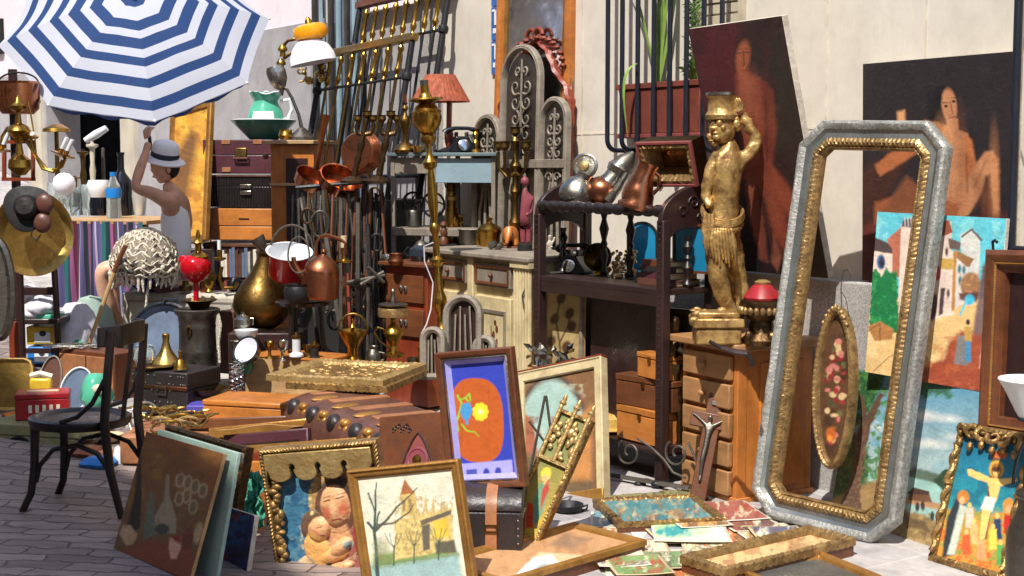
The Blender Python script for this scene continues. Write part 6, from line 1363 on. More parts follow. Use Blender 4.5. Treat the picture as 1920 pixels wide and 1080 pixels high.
t.p('lip',MB().tube([t.L(499+(30+2*sin(5*a))*cos(a),174-2*sin(5*a),30*t.s*sin(a))for a in[2*pi*i/40 for i in range(40)]],1.6*t.s,6,True),'enamel_white');t.p('handle',MB().tube([t.L(526,190),t.L(543,186),t.L(548,204),t.L(540,222),t.L(528,226)],3.4*t.s,8),'enamel_white')
t=frontbox('cabinet','small orange wooden cabinet with open shelf beside the stack of cases','cabinet',512,592,640,268,9.9,9.8,.34,'wood_orange');w=t.pw;h=t.h
t.p('top',MB().box((w/2,.15,h+.014),(w+.05,.4,.026)),'wood_palex',bevel=.004);t.p('dark_shelf',MB().box((w*.62,-.003,h*.72),(w*.5,.01,h*.42)),'wood_dark');t.p('knob',MB().ell((-.02,-.03,h*.94),.022,10,8),'wood_brown')
t.p('shelf_edge',MB().box((w*.5,-.008,h*.80),(w,.014,.018)),'wood_palex')
t=Thing('desk_lamp','silver desk lamp with tulip shade and curved stem on the orange cabinet','lamp',P(566,262,9.95),y=9.95)
t.lat('base',[(0,0),(24,0),(24,5),(14,14),(6,22),(0,22)],'pewter',24,f=lambda a,z:1+.06*sin(8*a));t.p('stem',MB().tube([t.L(566,242),t.L(560,215),t.L(548,185),t.L(538,168),t.L(530,166),t.L(526,178)],[4*t.s,3*t.s,3*t.s,3*t.s,4*t.s,5*t.s],8),'pewter')
t.lat('tulip_shade',[(4,0),(10,4),(17,18),(18,34),(15,44),(13,42),(15,32),(13,18),(0,8)],'silver',24,at=t.L(527,168),tilt=(-.28,0,1),f=lambda a,z:1+.05*abs(sin(3*a)))
t=Thing('hanging_lamp','opaline lamp with bright orange cap and white glass dome hanging in the window','lamp',P(588,118,9.9),y=9.9);q=(-.2,0,1)
t.lat('white_dome',[(44,0),(42,14),(34,30),(22,42),(20,40),(32,28),(40,12),(42,0)],'glass_white',32,tilt=q);t.lat('orange_cap',[(20,40),(30,46),(33,56),(30,66),(20,70),(0,70)],'glass_orange',28,tilt=q,at=t.L(594,116));t.lat('brass_cap',[(8,68),(6,78),(2,84),(0,84)],'brass',14,tilt=q,at=t.L(594,116))
tp=t.L(607,34);t.p('chain',MB().tube([tp,t.L(606,0),V((tp.x,tp.y,tp.z+.9))],.006,6),'brass_dark')
wpt=W(606,200,0);t.p('bracket',MB().tube([V((tp.x,tp.y,tp.z+.9)),V((tp.x,tp.y,tp.z+.93)),V((tp.x,tp.y,tp.z+.93))+(-N)*1.3],.012,8),'iron_black')
t=Thing('wall_lamp','brass two-armed lamp with scrolled body hooked on the bedstead post','lamp',P(608,165,10.1),y=10.1)
for(pts,sck)in(([(608,150),(600,105),(585,82),(560,72),(540,76),(531,86)],(530,92)),([(604,140),(590,104),(565,96),(545,100),(532,110)],(527,118))):
 ar=t.p('arm',MB().tube([t.L(*q)for q in pts],3.2*t.s,8),'brass_dark');t.lat('socket',[(4,8),(7,4),(9,0),(9,-3),(5,-5),(6,-14),(0,-14)][::-1],'brass',16,at=t.L(*sck),parent=ar)
bd=MB();r=random.Random(5)
for k in range(16):bd.ell(t.L(588+r.uniform(-18,26),128+r.uniform(-28,26),r.uniform(-.03,.03)),r.uniform(3,8)*t.s,8,6)
bd.tube([t.L(566+8*cos(i*.5),126+i*1.2+8*sin(i*.5))for i in range(18)],2*t.s,6);bd.ell(t.L(600,96),11*t.s,12,8)
t.p('ornate_body',bd,'brass_pale')
def bedstead(name,label,c4,anchor,y,npost,topm,postm,spm,x0,x1,brass_top,rail_z,low_z,ext):
 T=Fit(name,label,'bedstead',*c4,anchor,y,yaw=0,lean=4,pw=150);w,h=T.pw,T.ph
 for x in(0,w):
  po=T.p('post',MB().tube([V((x,-ext,0)),V((x,h*.97,0))],.021,12),postm)
  T.p('collar',MB().lathe([(.02,-.03),(.032,-.02),(.035,0),(.032,.02),(.02,.03)],14,Matrix.Translation((x,h*rail_z,0))@Matrix.Rotation(-pi/2,4,'X')),postm,parent=po)
 T.p('top_rail',MB().box((w/2,h*.985,0),(w+.07,.05,.05)),topm,bevel=.006)
 T.p('mid_rail',MB().tube([V((0,h*rail_z,0)),V((w,h*rail_z,0))],.011,8),postm);T.p('low_rail',MB().tube([V((0,h*low_z,0)),V((w,h*low_z,0))],.014,8),postm)
 for k in range(npost):
  x=w*(k+.8)/(npost+.6);T.p('spindle',MB().tube([V((x,h*low_z,0)),V((x,h*rail_z,0))],.010,8),spm)
  zt_=h*rail_z;L_=h*.96-zt_
  T.p('baluster',MB().lathe([(.007,0),(.016,.02*L_),(.009,.1*L_),(.02,.2*L_),(.022,.26*L_),(.012,.34*L_),(.016,.5*L_),(.013,.72*L_),(.022,.82*L_),(.022,.88*L_),(.01,.95*L_),(.01,L_)],12,Matrix.Translation((x,zt_,0))@Matrix.Rotation(-pi/2,4,'X')),brass_top)
 return T
bedstead('bedstead','tall black iron bedstead with brass balusters rising out of the top of the photo',((676,5),(846,-32),(788,335),(618,356)),'TL',10.3,8,'wood_brown','iron_black','iron_black',0,1,'brass',.76,.04,.1)
bedstead('bedstead','lower bedstead with flat brass top rail and thin brass spindles, before the taller one',((606,100),(778,70),(728,335),(556,360)),'TL',10.25,7,'brass_pale','iron_black','brass_dark',0,1,'brass',.72,.03,.1)
t=frontbox('dark_filler_box','added dark box filling the black area behind the heap of fire irons','cabinet',545,722,700,366,9.5,9.2,.6,'black_matte')  # added black box so the gaps between the irons read dark
YI=8.75
rack=Thing('tool_rack','black iron rack with a long top rail holding hanging fire irons','rack',PG(645,YI));rack.y=YI;rack.s=YI/F
rack.p('top_rail',MB().tube([rack.L(555,352),rack.L(720,338)],.014,8),'iron_black')
for px in(560,640,715):rack.p('leg',MB().tube([rack.L(px,350-(px-560)*.09),V((rack.L(px,400).x,0,0))],.014,6),'iron_black')
rg=MB();rg.tube([rack.L(702+10*cos(a),362+10*sin(a),-.03)for a in[2*pi*i/16 for i in range(16)]],2*rack.s,6,True);rack.p('ring',rg,'brass_dark')
r=random.Random(21);kinds=['poker','tongs','ladle','skimmer','hook']
wd_={'iron_grey':'grey iron','iron':'dark iron','rust':'rusty','wood_brown':'brown wooden','brass_dark':'brass'}
for k in range(46):
 px=552+3.8*k+r.uniform(-3,3);top=r.uniform(350,372)if r.random()<.75 else r.uniform(420,470);ln=r.uniform(110,230);dx=r.uniform(-12,26);dy=r.uniform(-.18,.02)
 m_=r.choice(['iron_grey','iron_grey','iron','iron','rust','pewter','wood_brown','brass_dark','iron_black']);kd=kinds[k%5]
 t=Thing('fire_iron','old metal fire iron hanging in the dense heap by the copper kettle','fire iron',P(px,top,YI-.06),group='fire irons in the heap');t.y=YI-.06
 mb=MB().tube([t.L(px,top),t.L(px+dx*.5,top+ln*.5,dy*.5),t.L(px+dx,top+ln,dy)],r.uniform(.007,.014),6);t.p('shaft',mb,m_)
 e=t.L(px+dx,top+ln,dy)
 if kd=='ladle':t.p('head',MB().ell(e,(.035,.018,.04),12,8),'silver')
 elif kd=='tongs':t.p('head',MB().tube([e,e+V((.03,0,-.06)),e+V((.005,0,-.12))],.008,6).tube([e,e+V((-.03,0,-.06)),e+V((-.005,0,-.12))],.008,6),m_)
 elif kd=='skimmer':t.p('head',MB().lathe([(0,0),(.04,0),(.042,.006),(0,.006)],16,Matrix.Translation(e)@Matrix.Rotation(pi/2,4,'X')),'silver')
 elif kd=='hook':t.p('head',MB().tube([e+V((.02*cos(a)-.02,0,-.02*sin(a)))for a in[pi*i/8 for i in range(9)]],.007,6),m_)
 else:t.p('head',MB().ell(e,(.014,.014,.022),8,6),'brass_dark')
for k,(a,b,m_,rr)in enumerate((((612,440),(650,690),'iron_grey',.02),((640,372),(640,690),'iron_grey',.018),((672,380),(672,690),'iron_grey',.02),((700,470),(645,690),'wood_brown',.014),((652,512),(660,690),'wood_red',.014),((690,420),(700,690),'iron',.018),((590,560),(612,690),'iron_grey',.014))):
 t=Thing('iron_bar','flat grey bar leaning upright among the fire irons','bar',P(*a,YI-.28),group='bars leaning in the heap');t.y=YI-.28
 t.p('bar_body',MB().tube([t.L(*a),t.L(*b,-.15)],rr,4,flat=.5),m_)
t=Thing('andiron','tangled grey iron andiron with crossed arms in the middle of the heap','andiron',P(690,540,8.35),y=8.35)
for a,b in(((652,530),(722,516)),((676,534),(720,510)),((690,500),(720,530)),((640,528),(690,540))):t.p('arm',MB().tube([t.L(*a),t.L(*b,.03)],.012,6),'iron_grey')
t.p('leg',MB().tube([t.L(690,540),t.L(690,690,.03)],.012,6),'iron_grey')
for k,(bx,tx,lb)in enumerate(((672,690,'lumpy bronze candelabrum tilted to the right, next to the copper pan on edge'),(718,735,'lumpy bronze candelabrum tilted to the right, next to the grey table'))):
 t=Thing('candelabrum',lb,'candelabrum',P(bx-8,342,8.6),y=8.6,group='leaning bronze candelabra');M0=(tx-bx)
 bx0=bx-10;X=lambda f:bx0+(tx-2-bx0)*f
 st_=[t.L(X(i/12),340-120*i/12)for i in range(13)];rr=[9,6,8,5,9,6,8,10,6,8,5,7,5]
 t.p('stem',MB().tube(st_,[q*t.s*.8 for q in rr],10),'bronze');t.lat('foot',[(0,0),(24,0),(24,4),(10,12),(0,14)],'bronze',18,at=t.L(bx0,343))
 for sg in(-1,1):
  ar=t.p('arm',MB().tube([t.L(X(.75),252),t.L(X(.8)+sg*12,250),t.L(X(.85)+sg*16,238),t.L(X(.9)+sg*14,228)],[5*t.s,5*t.s,4*t.s,4*t.s],8),'bronze');t.lat('cup',[(3,0),(8,6),(7,12),(9,14),(0,14)],'brass_dark',12,at=t.L(X(.9)+sg*14,230),parent=ar)
 t.lat('cup',[(3,0),(9,6),(8,12),(10,14),(0,14)],'brass_dark',12,at=t.L(X(1),222))
def pan(label,c,rx,dep,tilt,y,handle=None,m='copper'):
 t=Thing('copper_pan',label,'pan',P(*c,y),y=y);q=V(tilt).normalized()
 t.lat('bowl',[(0,0),(rx*.86,0),(rx*.95,4),(rx,dep),(rx*1.04,dep+2),(rx*.97,dep+1),(rx*.9,5),(0,4)],m,36,tilt=q)
 if handle:t.p('handle',MB().tube([t.L(*q_)for q_ in handle],[7*t.s,6*t.s,8*t.s,10*t.s][:len(handle)],8,flat=.4),'copper_dull')
 return t
pan('shallow copper pan with long upright copper handle by the orange cabinet',(578,348),32,22,(.55,-.45,1),8.95,[(592,318),(600,280),(606,240),(612,215)])
pan('shallow copper pan right of the long handled one',(632,352),40,24,(.5,-.6,1),8.8)
pan('round copper pan standing on edge with its ridged base towards the viewer',(668,285),40,22,(.55,1,-.1),8.85)
t=Thing('brass_jar','big dull brass pear-shaped jar with narrow neck on the pile in the middle left','jar',P(490,614,8.35),y=8.35)
t.lat('body',[(0,0),(28,0),(44,12),(54,34),(52,54),(42,76),(28,98),(20,118),(17,134),(22,140),(18,140),(14,130),(0,120)],'brass_dark',36,tilt=(.12,0,1),at=t.L(486,612));
t=Thing('crate','dark wooden crate under the big brass jar','crate',PG(500,8.3));t.y=8.35;zz=P(490,616,8.35).z-t.o.location.z
t.p('box_body',MB().box((0,0,zz/2-.002),(.42,.3,zz-.004)),'wood_dark',bevel=.006)
t=Thing('funnel','dark metal funnel on top of the brass jar','funnel',P(492,478,8.3),y=8.3);t.p('cone',MB().tube([t.L(482,446),t.L(486,452),t.L(494,464),t.L(504,474),t.L(510,486)],[14*t.s,13*t.s,8*t.s,4*t.s,3*t.s],18),'pewter')
t=Thing('red_pot','bright red enamel pot with white inside and wire bail handle','pot',P(540,520,8.2),y=8.2);q=(.12,-.35,1)
t.lat('body',[(0,0),(32,0),(37,6),(40,48),(43,52),(42,53)],'enamel_red',36,tilt=q);t.lat('white_lining',[(43,52),(44,54),(40,53),(36,8),(0,4)],'enamel_white',36,tilt=q)
t.p('bail_handle',MB().tube([t.L(547+40*cos(a),470-48*sin(a))for a in[pi*i/16 for i in range(17)]],2*t.s,6),'iron_grey')
t=Thing('stool','dark low stool hidden under the red pot and kettle','stool',PG(565,8.15));zz=P(560,562,8.15).z-t.o.location.z
t.p('seat',MB().lathe([(0,zz-.03),(.15,zz-.03),(.16,zz-.01),(.15,zz-.002),(0,zz-.002)],24),'wood_black')
for k in range(3):t.p('leg',MB().tube([V((.1*cos(k*2.1),.1*sin(k*2.1),zz-.02)),V((.15*cos(k*2.1),.15*sin(k*2.1),0))],.014,6),'wood_black')
t=Thing('kettle','brown copper kettle with tall hoop handle and short spout hanging beside the red pot','kettle',P(598,556,8.0),y=8.0);q=V((.14,-.12,1))
t.lat('body',[(0,0),(33,0),(37,4),(35,30),(33,52),(32,56)],'copper_dull',32,tilt=q);t.lat('lid',[(33,54),(30,62),(18,74),(6,80),(4,82),(6,88),(4,92),(0,92)],'copper_dull',32,tilt=q)
t.p('spout',MB().tube([t.L(572,520,-.02),t.L(558,508,-.03),t.L(552,494,-.03),t.L(550,482,-.03)],[9*t.s,7*t.s,5*t.s,4.4*t.s],12),'copper');t.p('handle',MB().tube([t.L(592,482),t.L(594,455),t.L(600,444),t.L(612,441),t.L(636,448),t.L(648,456),t.L(646,480)],[3*t.s,3*t.s,3*t.s,4*t.s,4*t.s,3*t.s,3*t.s],8),'copper_dull')
t=Thing('ladle','thin grey wire ring hanging over the kettle spout','ring',P(562,450,7.95),y=7.95);t.p('ring_wire',MB().tube([t.L(560+20*cos(a),478+34*sin(a))for a in[2*pi*i/24 for i in range(24)]],1.6*t.s,6,True),'iron_grey')
t=Thing('cooking_pot','small black iron pot under the copper kettle','pot',P(558,568,7.95),y=7.95);t.lat('body',[(0,0),(18,0),(25,10),(26,22),(22,32),(24,36),(18,34),(0,20)],'iron_black',28)
t=Thing('brass_tap','brass candle holder with pale candle sleeve in front of the fire irons','candlestick',P(645,492,8.2),y=8.2);t.lat('cup',[(0,0),(18,0),(18,3),(6,6),(4,12),(7,22),(5,30),(0,30)],'brass',18);t.lat('candle',[(6,28),(6,50),(0,50)],'paper_old',12);t.p('stem',MB().tube([t.L(645,492),t.L(648,640,.06)],.012,8),'wood_brown')
t=Thing('enamel_bowl','dark enamel bowl with pale inside turned towards the viewer by the brass jar','bowl',P(478,668,7.9),y=7.9);t.lat('bowl_body',[(0,0),(10,0),(22,14),(27,30),(28,32),(25,30),(20,15),(8,4),(0,3)],'enamel_dark',28,tilt=(-.4,-.75,.5));t.lat('pale_inside',[(0,4),(8,5),(19,16),(24.4,31),(23,30),(18,18),(0,6)],'glass_white',28,tilt=(-.4,-.75,.5))
for k,(px,py,hh,lb)in enumerate(((556,668,34,'short brass lantern burner with white glass in front of the fire irons'),(590,676,26,'small dark metal grinder at the foot of the fire irons'))):
 t=Thing('burner' if k==0 else 'grinder',lb,'burner' if k==0 else 'grinder',P(px,py,7.85),y=7.85);t.lat('body',[(0,0),(14,0),(14,4),(8,8),(8,hh),(0,hh)],'frosted' if k==0 else 'iron',16);t.lat('cap',[(9,hh),(10,hh+4),(5,hh+7),(4,hh+12),(0,hh+12)],'brass_dark',14);t.p('arm',MB().tube([t.L(px-10,py-10),t.L(px-20,py-14),t.L(px-26,py-6)],2.5*t.s,6),'brass_dark')
t=frontbox('suitcase','big beige hard suitcase standing upright behind the umbrella stand','suitcase',228,452,665,545,8.9,8.75,.24,'fabric_grey',bevel=.03);w=t.pw;h=t.h
t.p('seam',MB().frame([(.05,.04),(w-.05,.04),(w-.05,h-.05),(.05,h-.05)],[(0,-.001),(.002,.004),(.008,.004),(.01,-.001)],M=Matrix(((1,0,0,0),(0,0,1,-.003),(0,1,0,0),(0,0,0,1)))),'wood_grey');SU=(t.M@V((0,0,h))).z
ub=Thing('umbrella_stand','tall dented pewter umbrella stand with ring handle','stand',P(372,718,8.3),y=8.3)
ub.lat('body',[(0,0),(36,0),(38,4),(35,8),(35,56),(36,60),(35,64),(34,104),(35,108),(34,112),(36,128),(42,134),(43,140),(40,142),(34,136),(32,128),(0,60)],'pewter',36);ub.p('ring',MB().tube([ub.L(354+4*cos(a),622+10*sin(a),-36*ub.s)for a in[2*pi*i/16 for i in range(16)]],1.6*ub.s,6,True),'brass_dark')
sp=Thing('spittoon','wide-mouthed brass spittoon set in the top of the umbrella stand','spittoon',P(374,580,8.3),y=8.3);sp.lat('body',[(0,0),(16,0),(18,4),(22,12),(34,18),(33,19),(20,13),(0,6)],'brass_dark',28)
for k in range(5):sp.p('candle_stub',MB().tube([sp.L(362+k*8,566,.01*k),sp.L(364+k*9,556+(k%2)*5,.01*k)],4*sp.s,8),'paper_old')
rl_=Thing('oil_lamp','red glass oil lamp with brass top on a red stem above the umbrella stand','lamp',P(368,572,8.25),y=8.25)
rl_.lat('stem',[(0,0),(5,0),(5,56),(0,56)],'glass_red',14);rl_.lat('red_globe',[(5,44),(20,52),(29,68),(29,82),(20,94),(10,98),(0,98)],'glass_red',30,at=rl_.L(368,574));
rl_.lat('side_bulb',[(0,0),(7,3),(10,11),(7,20),(0,22)],'glass_red',18,at=rl_.L(344,500));rl_.lat('brass_gallery',[(18,96),(20,100),(14,106),(6,110),(6,122),(12,126),(10,130),(4,134),(4,142),(2,150),(0,150)],'brass',22,at=rl_.L(374,580));rl_.p('brass_arm',MB().tube([rl_.L(384,450),rl_.L(392,446),rl_.L(396,454)],2*rl_.s,6),'brass')
t=Thing('wall_sconce','brass candle sconce with curled arm lying on the beige suitcase','sconce',Z(418,546,SU),y=8.75);t.p('curled_arm',MB().tube([t.L(416,500),t.L(412,525),t.L(420,540),t.L(438,540),t.L(446,530)],3.4*t.s,8),'brass');t.lat('cup',[(2,0),(12,4),(12,7),(5,8),(5,22),(0,22)],'brass',16,at=t.L(412,490));t.lat('candle',[(3.5,0),(3.5,18),(0,18)],'enamel_white',10,at=t.L(411,468));t.p('plate',MB().lathe([(0,0),(9*t.s,0),(9*t.s,.008),(0,.01)],16,Matrix.Translation(t.L(398,518))@Matrix.Rotation(pi/2,4,'X')),'brass_dark')
for k,(px,m_,lb)in enumerate(((440,'iron_black','small dark carved head on the beige suitcase by the brass jar'),(278,'purple_paint','purple glazed ball ornament under the lace shade'),(310,'leather_purple','flat dark purple purse on the beige suitcase'))):
 t=Thing(('bust','ornament','purse')[k],lb,('figurine','ornament','purse')[k],Z(px,546,SU));t.lat('body',[(0,0),(10,0),(14,8),(13,18),(8,26),(0,28)]if k<2 else[(0,0),(26,0),(28,8),(20,14),(0,16)],m_,20,f=lambda a,z:1+.08*sin(3*a))
tr=Thing('tray','round blue enamel tray with black rim standing behind the umbrella stand','tray',P(304,704,8.45),y=8.45);tn=V((-.15,-1,.25))
tr.lat('dish',[(0,0),(58,0),(66,10),(68,14),(64,14),(56,4),(0,4)],'enamel_blue',48,at=tr.L(310,636),tilt=tn);tr.lat('rim',[(64,11),(69,13),(70,16),(66,17),(62,14)],'enamel_dark',48,at=tr.L(310,636),tilt=tn);tr.p('handle',MB().tube([tr.L(306,572),tr.L(310,562),tr.L(330,562),tr.L(334,572)],3*tr.s,8),'enamel_dark')
t=frontbox('wooden_case','narrow brown upright case right of the umbrella stand','case',412,440,700,580,8.5,8.45,.2,'leather_brown')
t=Thing('beaker','tall dull metal beaker right of the umbrella stand','beaker',P(443,700,8.0),y=8.0);t.lat('body',[(0,0),(13,0),(8,10),(8,24),(12,60),(13,62),(10,60),(0,30)],'pewter',22)
t=Thing('rope','pale twisted cord hanging beside the umbrella stand','cord',P(413,640,8.2),y=8.2);t.p('cord',MB().tube([t.L(410,590),t.L(414,610,-.01),t.L(410,640),t.L(412,680)],2.5*t.s,6),'lace')
tkk=frontbox('trunk','small dark brown studded trunk with handle and brass wares on top','trunk',250,352,772,690,7.75,7.6,.3,'leather_dark',lidm='leather_dark',lidf=.4);w=tkk.pw;h=tkk.h
tkk.p('handle',MB().frame(rect(.07,.05),[(0,0),(0,.008),(.008,.008),(.008,0)],M=Matrix.Translation((w*.45,-.004,h*.45))@Matrix.Rotation(pi/2,4,'X')),'pewter');tkk.p('band',MB().box((w/2,-.003,h*.63),(w,.008,.02)),'copper_dull',bevel=.002)
stt=MB();r=random.Random(1)
for k in range(40):stt.ell((w*r.random(),-.005,h*r.choice([.1,.3,.56,.72,.9])),.005,6,5)
tkk.p('studs',stt,'silver');TT=(tkk.M@V((0,0,h))).z
t=Thing('brass_horn','brass funnel-shaped bell standing on the dark studded trunk','bell',Z(312,684,TT));t.lat('body',[(0,0),(30,0),(30,4),(20,14),(10,30),(6,44),(7,58),(5,60),(0,60)],'brass_pale',28)
t=Thing('brass_tray','crumpled brass tray under the bell on the dark trunk','tray',Z(292,690,TT));t.lat('tray_body',[(0,0),(34,0),(42,6),(40,8),(30,3),(0,3)],'brass_dark',30,f=lambda a,z:1+.05*sin(7*a))
t=Thing('glass_jar','glass jar of reddish trinkets on the dark trunk','jar',Z(272,684,TT),y=7.7);t.lat('glass',[(0,0),(18,0),(22,12),(20,28),(16,36),(18,38),(14,36),(18,26),(20,12),(0,3)],'glass_clear',24)
tri=MB();r=random.Random(2)
for k in range(12):tri.ell((r.uniform(-12,12)*t.s,r.uniform(-10,10)*t.s,(5+r.uniform(0,14))*t.s),4.6*t.s,8,6)
t.p('trinkets',tri,'red_paint')
t=Thing('lace_shade','cream crocheted lampshade with hanging tassels on the beige suitcase','lampshade',Z(268,546,SU),y=8.8);n0=60
def lc(a,z):return 1+.04*noise.noise((cos(a)*4,sin(a)*4,z*26))*3
t.lat('dome',[(58,34),(62,48),(58,72),(46,94),(28,108),(12,112),(8,108),(26,104),(44,90),(54,70),(58,48)],'lace_dark',72,f=lc,at=t.L(268,542),tilt=(.12,-.1,1))
net=MB();pr_=[(60,36),(64,48),(61,62),(56,76),(47,92),(36,104),(24,111),(12,115)];Tq=Matrix.Translation(t.L(268,542))@V((0,0,1)).rotation_difference(V((.12,-.1,1)).normalized()).to_matrix().to_4x4();cp=lambda a,u:Tq@V(((lambda rr,hh:(rr*cos(a)*t.s,rr*sin(a)*t.s,hh*t.s))(*[pr_[min(6,int(u))][i]*(1-(u-min(6,int(u))))+pr_[min(6,int(u))+1][i]*(u-min(6,int(u)))for i in(0,1)])))
for u in range(8):net.tube([cp(2*pi*i/96,max(0,min(7,u+.3*sin(i*pi/4))))for i in range(96)],(.0075 if u%2 else .0055),5,True)
for k in range(22):
 net.tube([cp(2*pi*k/22+.14*(j%2),j*.5)for j in range(15)],.0048,5)
for k in range(11):
 for u in(1.5,3.5):net.ell(cp(2*pi*k/11+u,u),.015,8,6)
t.p('crochet_net',net,'lace')
tsl=MB();r=random.Random(9)
for k in range(34):
 a=2*pi*k/34;p0=t.L(268,505)+V((60*cos(a),60*sin(a),0))*t.s;tsl.tube([p0,p0+V((r.uniform(-.01,.01),0,-.06)),p0+V((r.uniform(-.015,.015),0,-r.uniform(.09,.13)))],[.008,.010,.005],6);tsl.ell(p0+V((0,0,-.02)),.014,7,5)
t.p('tassels',tsl,'lace');t.p('cord',MB().tube([t.L(280,520,-.1),t.L(276,550,-.14),t.L(272,585,-.14),t.L(262,610,-.14)],2.6*t.s,6),'lace')
st_=MB()
for k in range(4):a=k*pi/2;st_.tube([V((.02*cos(a),.02*sin(a),0)),t.L(268,506)+V((56*cos(a),56*sin(a),0))*t.s],.005,6)
t.p('wire_frame',st_,'brass_dark')
t=Thing('cane','light brown wooden cane leaning by the seated person','cane',P(163,662,8.5),y=8.5);t.p('shaft',MB().tube([t.L(163,655),t.L(190,580),t.L(214,510)],4*t.s,8),'wood_pale');t.p('grip',MB().tube([t.L(214,510),t.L(226,480),t.L(236,460)],4.6*t.s,8),'wood_brown')
r=random.Random(30);nm=[('bracelet','brass'),('chain','brass_pale'),('buckle','gilt_pale')]
for k in range(14):
 px=r.uniform(262,372);py=r.uniform(768,806);kk=k%3;lb=('loose brass ring in the glittering pile behind the dim still life','tangled pale brass chain in the glittering pile behind the dim still life','gilded drawer pull in the glittering pile behind the dim still life')[kk]
 yy=7.3-(py-768)*.018;t=Thing(('ring','chain','drawer_pull')[kk],lb,('ring','chain','handle')[kk],P(px,py,yy),group=('brass rings','brass chains','drawer pulls')[kk]+' in the pile');R_=r.uniform(.03,.07)
 if kk==0:mb=MB().tube([V((R_*cos(a),R_*sin(a),.01+.02*sin(a)))for a in[2*pi*i/24 for i in range(24)]],.007,6,True)
 elif kk==1:mb=MB().tube([V((R_*cos(i*.7)+.01*i-.1,R_*.6*sin(i*1.1),.012+.008*sin(i*2.1)))for i in range(26)],.006,6)
 else:mb=MB().tube([V((-.05,0,0)),V((-.04,-.02,.02)),V((0,-.03,.03)),V((.04,-.02,.02)),V((.05,0,0))],[.012,.007,.009,.007,.012],8)
 t.p('piece',mb,nm[kk][1])
ped=Thing('rug','folded brown rug that the brass oddments lie on','rug',PG(318,7.15));mb=MB()
zz=P(318,800,7.1).z-ped.o.location.z-.01
mb.box((0,0,zz/2),(.42,.5,max(.02,zz)));ped.p('folds',mb,'leather_tan',bevel=.01)
t=Thing('big_ring','large silvery hoop leaning in front of the dark studded trunk','hoop',P(272,790,7.25),y=7.25);t.p('hoop',MB().tube([t.L(272+30*cos(a),788-34*sin(a),.06*sin(a))for a in[2*pi*i/28 for i in range(28)]],2.6*t.s,8,True),'silver')
t=Thing('brass_dish','shallow brass dish at the foot of the umbrella stand','dish',P(392,742,7.75),y=7.75);t.lat('dish_body',[(0,0),(24,0),(38,12),(40,16),(36,15),(22,4),(0,3)],'brass_dark',32)
t=Thing('purple_tray','purple painted tray on a box in front of the brass dish','tray',P(400,756,7.6),y=7.6);t.p('tray_body',MB().box((0,0,-.02),(.26,.16,.04)),'purple_paint',bevel=.006);t.p('box_under',MB().box((0,.02,-.12),(.2,.14,.15)),'cardboard',bevel=.004)
for k in range(3):
 t=Thing('coil_spring','shiny coiled metal spring standing by the open pale box','spring',P(436+8*k,742-4*k,7.6+.05*k),y=7.6,group='metal springs');t.p('coil',MB().tube([V((.016*cos(i*.8),.016*sin(i*.8),.003*i))for i in range(60)],.003,5),'chrome')
YT=10.5;A_=PG(104,YT+.1);B_=PG(276,YT-.1);A_.z=B_.z=min(A_.z,B_.z)-.02
tb=Based('market_table','market table covered with glassware and brass under the umbrella','table',A_,B_);w=tb.pw;zt=P(190,412,YT).z-A_.z
tb.p('top',MB().box((w/2,.35,zt-.016),(w+.04,.8,.03)),'wood_pale',bevel=.003)
for x in(.04,w-.04):
 for y_ in(.03,.68):tb.p('leg',MB().box((x,y_,(zt-.03)/2),(.04,.04,zt-.032)),'wood_brown')
cl=Thing('tablecloth','striped purple, teal and grey cloth hanging down the front of the market table','tablecloth',tb.M@V((0,-.03,0)),rz=atan2(B_.y-A_.y,B_.x-A_.x));mb=MB();nx=90
for j in range(9):
 for i in range(nx+1):
  t_=j/8;mb.v.append((w*i/nx,-.03+(.012+.02*t_)*sin(i*.55+t_*2)+.01*noise.noise((i*.2,j*.4,0)),.04+(zt-.05)*(1-t_)))
for j in range(8):
 for i in range(nx):a=j*(nx+1)+i;mb.f.append((a,a+1,a+nx+2,a+nx+1))
m=bpy.data.materials.new('striped_cloth');m.use_nodes=True;nt=m.node_tree;b=nt.nodes['Principled BSDF'];b.inputs['Roughness'].default_value=.9
tc=nt.nodes.new('ShaderNodeTexCoord');sx=nt.nodes.new('ShaderNodeSeparateXYZ');nt.links.new(tc.outputs['Object'],sx.inputs[0])
mm=nt.nodes.new('ShaderNodeMath');mm.operation='MULTIPLY';mm.inputs[1].default_value=3.1;fr=nt.nodes.new('ShaderNodeMath');fr.operation='FRACT';nt.links.new(sx.outputs[0],mm.inputs[0]);nt.links.new(mm.outputs[0],fr.inputs[0])
rp=nt.nodes.new('ShaderNodeValToRGB');rp.color_ramp.interpolation='CONSTANT';cs=[(0,(28,40,52)),(.1,(110,92,150)),(.14,(186,180,200)),(.17,(90,84,130)),(.28,(26,96,96)),(.42,(22,60,66)),(.5,(150,86,130)),(.56,(90,30,56)),(.66,(60,60,84)),(.72,(170,168,190)),(.75,(84,78,120)),(.84,(34,44,54)),(.92,(120,70,110))]
while len(rp.color_ramp.elements)<len(cs):rp.color_ramp.elements.new(.5)
for e,(p_,c_)in zip(rp.color_ramp.elements,cs):e.position=p_;e.color=(*srgb(c_),1)
nt.links.new(fr.outputs[0],rp.inputs[0]);nt.links.new(rp.outputs[0],b.inputs['Base Color']);MATS['striped_cloth']=m
o=cl.p('cloth_body',mb,'striped_cloth',smooth=180)
TZ=A_.z+zt;ywm=YT+.25
def ware(name,label,cat,px,py,prof,m,n=22,y=None,parts=(),grp=None):
 t=Thing(name,label,cat,Z(px,py,TZ),group=grp);t.lat('body',prof,m,n)
 for(nm_,pf,mm_)in parts:t.lat(nm_,pf,mm_,n)
 return t
